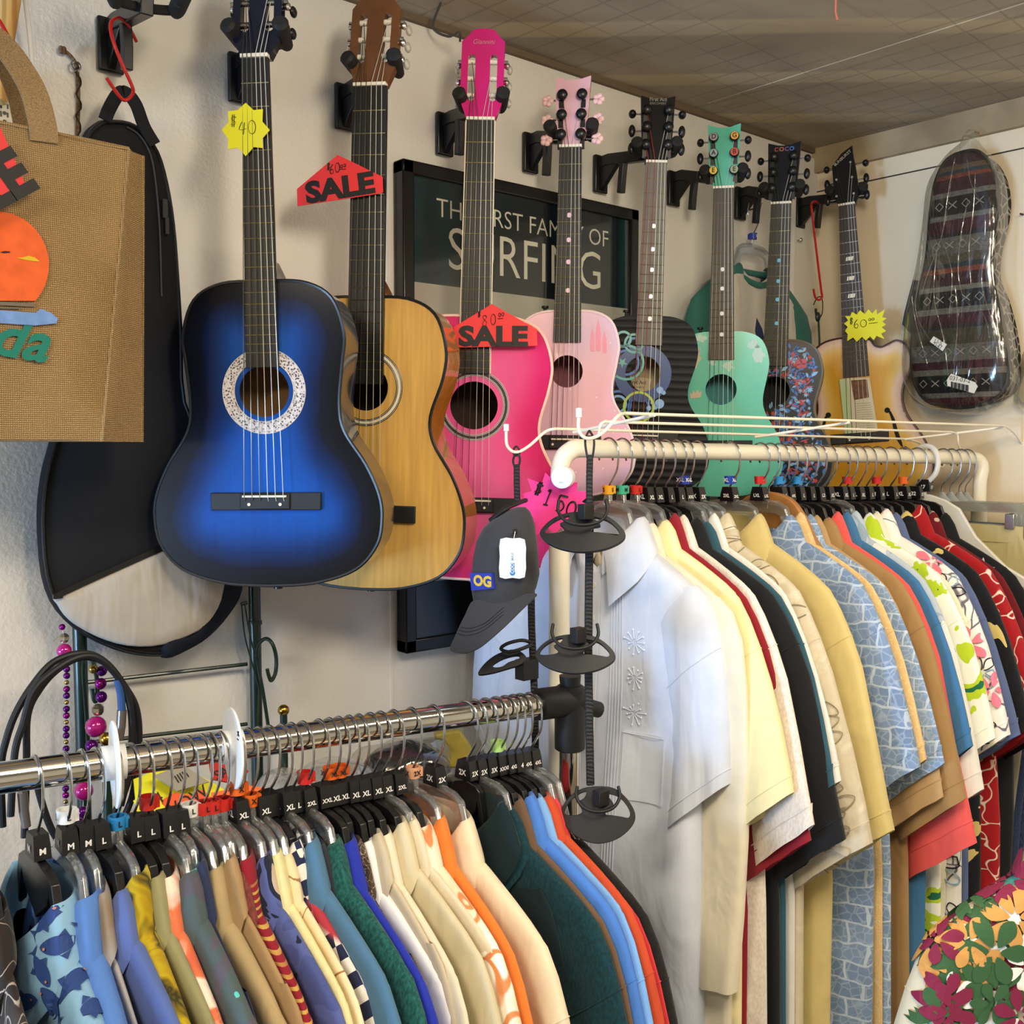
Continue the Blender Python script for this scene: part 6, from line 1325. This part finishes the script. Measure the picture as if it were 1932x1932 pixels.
# pine post, white cord, outlet strip, braided cord on the wall
R = thing('wood_post', 'round pine post at the top left corner', 'post', pY(8, 60, 1.44)); t = NT('pine'); t.b.inputs['Roughness'].default_value = .5; wv = t.new('TexWave', bands_direction='X', i_Scale=26., i_Distortion=6.); t.ln(t.coord(0, (1, 1, .12)), wv); t.base(t.ramp(wv, [(.2, '#b98a4a'), (.8, '#d8ae6a')])); Lp = lambda q: Vector(q) - R.location
obj('shaft', MB().tube([Lp(pY(24, -60, 1.45)), Lp(pY(17, 0, 1.45)), Lp(pY(4, 80, 1.45)), Lp(pY(-8, 190, 1.45))], .014, 20), t.m, R)
tag(obj('power_cord', MB().tube(catmull([pY(44, -20, 1.46), pY(50, 20, 1.46), pY(57, 80, 1.462), pY(61, 130, 1.465), pY(62, 160, 1.47), pY(54, 200, 1.475), pY(40, 260, 1.475)], 6), .0032, 9), WHITE), 'white power cord running down the wall at the top left', 'power cord')
pl = PL(pY(14, 205, YW - .03), x=BACK); R = thing('outlet_strip', 'ivory power outlet strip on the wall behind the tote bag handles', 'power strip', pl.M()); a = pl.p(-30, 130); b = pl.p(30, 330)
obj('housing', MB().plate(rect(a[0], b[0], b[1], a[1]), [], 0, .026), mat('ivory_plastic', '#cfc6ae', .4), R, bevel=.003)
for y in (166, 200, 216):
    q = pl.p(8, y); m = MB(); m.box((q[0] - .004, -.0003, q[1]), (.002, .001, .007)); m.box((q[0] + .004, -.0003, q[1]), (.002, .001, .006)); m.cyl((q[0], -.0008, q[1] - .009), (q[0], .0002, q[1] - .009), .0024, 10); obj('socket', m, BLACKP, R)
q = [pY(x, y, YW - .006) for x, y in ((118, 96), (126, 99), (137, 110), (144, 124), (147, 150), (148, 190), (147, 225), (146, 262))]
R = thing('braided_lanyard', 'thin braided brown and white lanyard hanging from an eyelet on the wall', 'lanyard', q[3]); Lp = lambda v: Vector(v) - R.location
obj('cord', MB().tube([Lp(v) for v in catmull(q, 6)], [.0026] * 43, 7), mat('lanyard_brown', '#6b5138', .8, var=.6, vscale=180), R)
m = MB(); sp = catmull([Lp(v) for v in q[3:]], 10); m.tube([v + Vector((.0034 * cos(k * .55), -.0034 * abs(sin(k * .55)) - .001, 0)) for k, v in enumerate(sp)], .0012, 5); obj('wrap_thread', m, mat('dark_thread2', '#2b211b', .8), R)
obj('eyelet', MB().tube([Lp(pY(143, 125, YW - .012)) + Vector((.006 * cos(k * pi / 8), 0, .006 * sin(k * pi / 8))) for k in range(16)], .0017, 7, closed=True), STEEL, R); m = MB()
for k in range(4): m.ball(Lp(q[0]) + Vector((.004 * (k % 2) - .003, -.003, .004 * (k // 2) - .002)), .0035, 8, 6)
obj('knot', m, mat('lanyard_brown', ''), R)
# green metal rack stand
GRN = mat('dark_green_metal', '#12271d', .35, coat=.3); BRS = mat('brass', '#b8913c', .2, 1)
R = thing('metal_stand', 'dark green metal rack stand with scroll hooks and brass ball ends, against the back wall', 'rack stand', (pY(478, 1200, 1.47).x, 1.47, 0)); Lp = lambda v: Vector(v) - R.location
YS = 1.478
for x, yt in ((478, 1000), (147, 1080)): a = pY(x, yt, YS); c = pY(x - 2, 1400, YS); obj('pole', MB().cyl(Lp((a.x, YS, a.z)), Lp((a.x, YS, .0)), .0095, 16), GRN, R); obj('ring', MB().cyl(Lp((a.x, YS, pY(x, 1175, YS).z - .003)), Lp((a.x, YS, pY(x, 1175, YS).z + .003)), .0112, 16), GRN, R)
for ya, yb in ((1288, 1253), (1402, 1366), (1140, 1137)): obj('cross_bar', MB().cyl(Lp(pY(160 if ya > 1200 else 455, ya, YS)), Lp(pY(466, yb, YS)), .003, 8), GRN, R)
obj('scroll_hook', MB().tube([Lp(v) for v in catmull([pY(506, 1370, 1.455), pY(497, 1310, 1.455), pY(487, 1255, 1.46), pY(485, 1230, 1.45), pY(490, 1213, 1.44), pY(502, 1205, 1.43), pY(514, 1215, 1.42), pY(521, 1240, 1.42), pY(520, 1268, 1.42), pY(512, 1284, 1.42), pY(507, 1275, 1.42), pY(504, 1262, 1.42)], 6)], .003, 8), GRN, R)
obj('scroll_hook', MB().tube([Lp(v) for v in catmull([pY(166, 1400, 1.455), pY(162, 1330, 1.455), pY(158, 1280, 1.45), pY(158, 1250, 1.44), pY(164, 1238, 1.43), pY(174, 1245, 1.42), pY(181, 1270, 1.42), pY(184, 1300, 1.42), pY(182, 1322, 1.42), pY(177, 1320, 1.42), pY(174, 1300, 1.42)], 6)], .003, 8), GRN, R)
for pts in ([(456, 1140), (462, 1200), (478, 1260), (489, 1300)], [(462, 1140), (470, 1190), (482, 1240), (487, 1262)], [(489, 1290), (487, 1340), (485, 1370)]): obj('thin_wire', MB().tube([Lp(v) for v in catmull([pY(x, y, 1.455) for x, y in pts], 5)], .0012, 6), GRN, R)
for x, y, yy in ((535, 1340, 1.40), (200, 1394, 1.36)):
    c = pY(x, y, yy); obj('ball_finial', MB().ball(Lp(c), .0088, 16, 12), BRS, R); obj('short_post', MB().cyl(Lp(c - Vector((0, 0, .006))), Lp((c.x, yy, .9)), .0058, 12), GRN, R); m = MB()
obj('shelf', MB().box(Lp((pY(330, 1560, 1.38).x + .1, 1.38, .985)), (1.0, .20, .008)), GRN, R)
# bead necklaces
BC = {'p': mat('purple_bead', '#5a1470', .15, .6), 'g': mat('gold_bead', '#b39a55', .2, .9), 'm': mat('magenta_bead', '#b0187c', .12, .2, coat=.6), 'f': mat('faceted_silver', '#b9b09a', .15, .9), 'v': mat('magenta_metal', '#8d1a80', .15, .7)}
def beads(label, seq, Y):
    R = thing('bead_necklace', label, 'necklace', pY(seq[0][0], seq[0][1], Y)); Lp = lambda v: Vector(v) - R.location
    obj('thread', MB().tube([Lp(pY(x, y, Y)) for x, y, r, k in seq], .0006, 5), mat('clear_thread', '#c9b9c4', .5), R)
    for x, y, r, k in seq: o = pY(x, y, Y); obj('bead', MB().ball(Lp(o), r * (o - CAM).dot(FW) / FPX, 12 if k != 'f' else 7, 8 if k != 'f' else 5), BC[k], R, smooth=0 if k == 'f' else 40)
seq = [(117, 1183, 6, 'v'), (121, 1204, 10, 'f'), (121, 1228, 14, 'm')]; y = 1250; kk = 0
while y < 1556:
    k = 'gpp'[kk % 3] if kk % 2 or kk % 3 else 'g'; r = 4.6 if k == 'g' else 6.4; k = 'v' if (k == 'p' and kk % 4 == 0) else k; seq.append((126 - (y - 1250) * .008, y, r, k)); y += 12.5; kk += 1
beads('bead necklace of small purple and gold beads beside the left green pole', seq, 1.450)
beads('bead necklace with large pink balls hanging over the green scroll hook', [(176, 1262, 9, 'g'), (192, 1266, 10, 'p'), (190, 1290, 11, 'v'), (191, 1315, 11, 'p'), (185, 1339, 12, 'f'), (181, 1371, 20, 'm'), (173, 1407, 12, 'p'), (166, 1430, 9, 'v'), (158, 1492, 18, 'm'), (156, 1532, 11, 'p'), (150, 1552, 8, 'v')], 1.405)
# coil of cable
RUB = mat('black_rubber', '#17171a', .5); R = thing('cable_coil', 'coil of black cable with clear connectors hung at the left behind the chrome rail', 'cable', pY(165, 1245, 1.39)); Lp = lambda v: Vector(v) - R.location
for k, pts in enumerate([[(5, 1560), (2, 1450), (12, 1395), (30, 1345), (60, 1295), (100, 1250), (150, 1233), (190, 1243), (225, 1280), (246, 1330), (250, 1400), (240, 1480), (200, 1560), (150, 1620)], [(46, 1580), (50, 1440), (52, 1350), (75, 1300), (110, 1262), (155, 1240), (200, 1252), (235, 1295), (258, 1340), (262, 1410), (250, 1500), (225, 1560)], [(20, 1540), (28, 1420), (44, 1365), (60, 1310), (90, 1275), (140, 1243), (180, 1240), (215, 1268), (240, 1310), (249, 1370), (244, 1450), (228, 1520)], [(62, 1440), (75, 1500), (95, 1560), (120, 1600)]]): obj('cable', MB().tube([Lp(v) for v in catmull([pY(x, y, 1.385 - .008 * k) for x, y in pts], 6)], .0046, 10), RUB, R)
obj('blue_sleeve', MB().tube([Lp(pY(x, y, 1.37)) for x, y in ((222, 1282), (228, 1310), (230, 1340))], .0052, 10), mat('blue_sleeve', '#2c4f86', .5), R)
for pts in (((230, 1340), (228, 1372), (225, 1395)), ((42, 1495), (45, 1530), (50, 1560))): obj('connector', MB().tube([Lp(pY(x, y, 1.37)) for x, y in pts], [.0062, .0062, .0055], 12), mat('smoky_connector', '#7c7672', .15, .5), R)
# price cards and bagged goods lying on the stand behind the chrome rail
def sign_card(label, pts, Y, m_, txt=None, tilt=.5, star=False):
    cx = sum(p[0] for p in pts) / len(pts); cy = sum(p[1] for p in pts) / len(pts); pl = PL(pY(cx, cy, Y), x=BACK, z=Vector((0, .75, 1))); R = thing('sign_card', label, 'sign card', pl.M(), 'loose sign cards behind the chrome rail'); obj('card', MB().plate(pl.ps(pts), [], 0, .0025), m_, R)
    if txt:
        m = MB()
        for (s, x, y, h, rot) in txt: q = pl.p(x, y); m.text(s, q[0], q[1], h, -.0006, .01, rot=rot)
        obj('lettering', m, INK, R, smooth=0)
NY = mat('neon_yellow_card', ''); NO = mat('neon_orange_card', '#ef5a25', .6); BK = mat('black_red_card', '#16110f', .5)
sign_card('yellow card lying under the grey barcode card', [(252, 1470), (330, 1440), (390, 1470), (440, 1500), (380, 1520), (330, 1545), (262, 1560)], 1.345, NY)
sign_card('grey card with a white barcode sticker lying on the yellow card', [(290, 1463), (345, 1443), (395, 1475), (335, 1492)], 1.335, mat('grey_card_stock', '#9b9486', .7), [('IIIII', 343, 1466, .016, .3)])
sign_card('yellow star card with black writing at the left of the pile', [(252, 1510), (268, 1503), (280, 1492), (288, 1504), (310, 1500), (305, 1516), (318, 1530), (296, 1530), (280, 1545), (268, 1530), (250, 1532), (258, 1520)], 1.325, mat('neon_yellow_star', '#e8df2c', .6), [('$14', 285, 1514, .022, .25)])
sign_card('neon orange star card with black writing in the pile', [(305, 1510), (330, 1495), (360, 1500), (385, 1488), (392, 1502), (420, 1508), (395, 1518), (402, 1530), (370, 1528), (345, 1545), (335, 1530), (312, 1530)], 1.32, NO, [('WOW', 350, 1514, .024, .3)])
sign_card('red and black card with a white shape at the back of the pile', [(395, 1440), (440, 1430), (470, 1455), (450, 1480), (400, 1470)], 1.36, mat('red_card', '#b51f1f', .6), [('SALE', 430, 1455, .02, .2)])
sign_card('plain orange strip card along the front of the pile', [(400, 1495), (470, 1482), (520, 1490), (520, 1502), (440, 1508), (400, 1512)], 1.315, mat('orange_strip', '#f07038', .6))
def bagged(label, cx, cy, rx, ry, Y, cmat, seed, film=FILM):
    o = pY(cx, cy, Y); s = (o - CAM).dot(FW) / FPX; R = thing('bagged_garment', label, 'bagged garment', o, 'bagged garments behind the chrome rail'); m = MB(); m.ball((0, 0, 0), (rx * s * .9, .055, ry * s * .85), 24, 14)
    for i, v in enumerate(m.v): k = 1 + .22 * noise.noise(v * 14 + Vector((seed, 0, 0))); m.v[i] = v * k
    obj('folded_cloth', m, cmat, R, smooth=70); m = MB(); m.ball((0, -.004, .004), (rx * s, .066, ry * s), 28, 16)
    for i, v in enumerate(m.v): k = 1 + .25 * noise.noise(v * 22 + Vector((seed + 5, 0, 0))); m.v[i] = v * k
    obj('plastic_film', m, film, R, smooth=70)
WF = clear('hazy_film', '#eeeeee', .22, .14, bump=1, bscale=24, haze=.18)
bagged('grey garment in crinkled clear plastic, left of the black bagged garment', 610, 1490, 95, 50, 1.34, fab('solid', '#8f8a86'), 3, WF)
bagged('white garment in crinkled plastic by the brass ball', 545, 1500, 60, 45, 1.37, fab('solid', '#c9c6c2'), 8, WF)
bagged('black garment in shiny clear plastic right of the grey one', 755, 1450, 105, 52, 1.345, fab('solid', '#1a1d24'), 5)
pl = PL(pY(860, 1420, 1.36), alpha=10); m = MB(); m.plate(pl.ps([(820, 1385), (868, 1378), (890, 1410), (888, 1450), (830, 1450)]), [], 0, .03); tag(obj('yellow_packet', m, mat('yellowed_packet', '#b5a24a', .4, var=.2, vscale=30), M=pl.M(), bevel=.004), 'yellowish packet at the right end of the bagged garments', 'packet')

# ------------------------------------------------------------------ prints that follow the cloth
def stick(R, name, items, mats, off=.0009):
    """lay drawn shapes on the cloth of a hung shirt"""
    V = []; F = []
    for c in R.children:
        if c.name.split('.')[0] in ('body', 'sleeve', 'collar'):
            b = len(V); V += [R.matrix_world @ v.co for v in c.data.vertices]; F += [tuple(b + i for i in p.vertices) for p in c.data.polygons]
    bv = BVHTree.FromPolygons(V, F); inv = R.matrix_world.inverted(); m = MB(); cur = [0]
    for ii, (px, py, size, rot, shapes) in enumerate(items):
        h = bv.ray_cast(CAM, ray(px, py).normalized())
        if not h[0]: continue
        n = h[1] if h[1].dot(ray(px, py)) < 0 else -h[1]; x = Vector((0, 0, 1)).cross(n).normalized(); z = n.cross(x)
        def put(a, b):
            a, b = a * cos(rot) - b * sin(rot), a * sin(rot) + b * cos(rot); q = h[0] + (x * a + z * b) * size; k = bv.ray_cast(q + n * .03, -n, .07)
            return inv @ (k[0] + n * (off + .00022 * ii + .0003 * cur[0])) if k[0] else None
        for cur[0], (kind, pts, mi) in enumerate(shapes):
            if kind == 'line':
                L = [v for v in (put(a, b) for a, b in pts) if v is not None]
                if len(L) > 3 and max((L[i + 1] - L[i]).length for i in range(len(L) - 1)) < size * .5: m.tube(L, size * .02, 4, mi)
            else:
                t_, _a = face(pts, [], 1, .09); fs = t_.f; L = [put(v.x, v.z) for v in t_.v]
                m.add([v or Vector() for v in L], [f for f in fs if all(L[i] is not None for i in f) and max((L[i] - L[f[0]]).length for i in f) < size * .3], mi)
    obj(name, m, mats, R, smooth=0)
def fishs(o):
    bd = c2([(.5, 0), (.3, .17), (0, .22), (-.3, .1), (-.42, .03), (-.42, -.03), (-.3, -.1), (0, -.2), (.3, -.15)], 3)
    r = [('fill', bd, o[0]), ('fill', [(-.40, .0), (-.62, .24), (-.55, .0), (-.62, -.24)], o[0]), ('fill', [(.05, .2), (-.15, .36), (-.22, .15)], o[0]), ('fill', [(.0, -.19), (-.12, -.33), (-.2, -.14)], o[0])]
    if len(o) > 1:
        r += [('line', [(.28, .14), (.22, 0), (.28, -.13)], o[1]), ('line', [(.1, .1), (-.3, .03)], o[2]), ('line', [(.1, -.02), (-.3, -.02)], o[2]), ('line', [(.08, -.1), (-.25, -.07)], o[2]), ('fill', circ(.36, .04, .035, 8), o[1])]
    return r
def fishl():
    return [('line', c2([(.5, 0), (.3, .17), (0, .22), (-.3, .1), (-.42, .03), (-.42, -.03), (-.3, -.1), (0, -.2), (.3, -.15)], 3) + [(.5, 0)], 0), ('line', [(-.42, .03), (-.62, .24), (-.54, 0), (-.62, -.24), (-.42, -.03)], 0), ('line', [(.28, .14), (.2, 0), (.28, -.13)], 0), ('line', [(.05, .2), (-.15, .36), (-.25, .12)], 0), ('line', [(.1, .08), (-.3, .02)], 0), ('line', [(.1, -.05), (-.3, -.03)], 0), ('fill', c2([(.1, .12), (-.3, .06), (-.3, -.06), (.1, -.12)], 3), 1)]
S1 = CH[1][6]; rr = random.Random(2)
it = [(x, y, s, r, fishs((0, 1, 2))) for x, y, s, r in ((88, 1735, .036, 1.0), (112, 1782, .041, 3.3), (78, 1830, .036, -.8), (140, 1850, .041, .7), (104, 1890, .036, 2.6), (178, 1900, .041, -.7), (52, 1890, .036, .4), (150, 1725, .036, .2))]
stick(S1, 'fish_print', it, [mat('fish_navy', '#24407e', .7), mat('fish_orange', '#c07a55', .7), mat('fish_lime', '#a3b556', .7)])
LF = [o for o in WH if 'grey fish' in o[3] and 'linen' in o[3]][0][6]
LINE = [(1000, 1362), (1050, 1415), (1150, 1472), (1300, 1522), (1450, 1556), (1600, 1585), (1750, 1560), (1932, 1545)]
def at_line(y):
    for (y0, x0), (y1, x1) in zip(LINE, LINE[1:]):
        if y0 <= y <= y1: return x0 + (x1 - x0) * (y - y0) / (y1 - y0)
it = [(at_line(y) + rr.uniform(-22, 22), y, rr.uniform(.040, .052), rr.uniform(-.5, .8), fishl()) for y in range(1005, 1930, 30)]
stick(LF, 'fish_sketch', it, [mat('fish_grey', '#8f8468', .8), mat('fish_wash', '#bdb196', .8)])
def flower(o, n=5):
    r = []
    for k in range(n):
        a = 2 * pi * k / n; r.append(('line' if o[0] == 'l' else 'fill', c2([(.08 * cos(a), .08 * sin(a)), (.4 * cos(a - .35), .4 * sin(a - .35)), (.55 * cos(a), .55 * sin(a)), (.4 * cos(a + .35), .4 * sin(a + .35))], 4), o[1]))
    return r
PR = [o for o in WH if 'pink roses' in o[3]][0][6]; it = []
for y in range(1060, 1900, 52): it.append((rr.uniform(1720, 1900), y, rr.uniform(.05, .09), rr.uniform(0, 3), flower('l' + '', 6) if 0 else [(k, p, rr.choice((0, 0, 1))) for k, p, _ in flower(('l', 0), 6)]))
for x, y in ((1812, 1240), (1830, 1215), (1760, 1060), (1842, 1465), (1800, 1330), (1870, 1300)): it.append((x, y, .06, rr.uniform(0, 3), flower(('f', 2), 5)))
stick(PR, 'flower_print', it, [mat('line_black', '#20202e', .8), mat('line_blue', '#8fb0c8', .8), mat('rose_pink', '#e0778c', .8)])
AL = [o for o in scene.objects if o.get('label', '').startswith('cream shirt with teal')][0]; it = []
for k in range(38): it.append((rr.uniform(1760, 1932), rr.uniform(1640, 1932), rr.uniform(.05, .085), rr.uniform(0, 6), flower(('f', rr.choice((0, 0, 1, 2, 3))), rr.choice((5, 6, 7)))))
stick(AL, 'flower_print', it, [mat('aloha_green', '#355a34', .8), mat('aloha_maroon', '#7d1b3c', .8), mat('aloha_white', '#efe9dc', .8), mat('aloha_gold', '#c9924c', .8)])
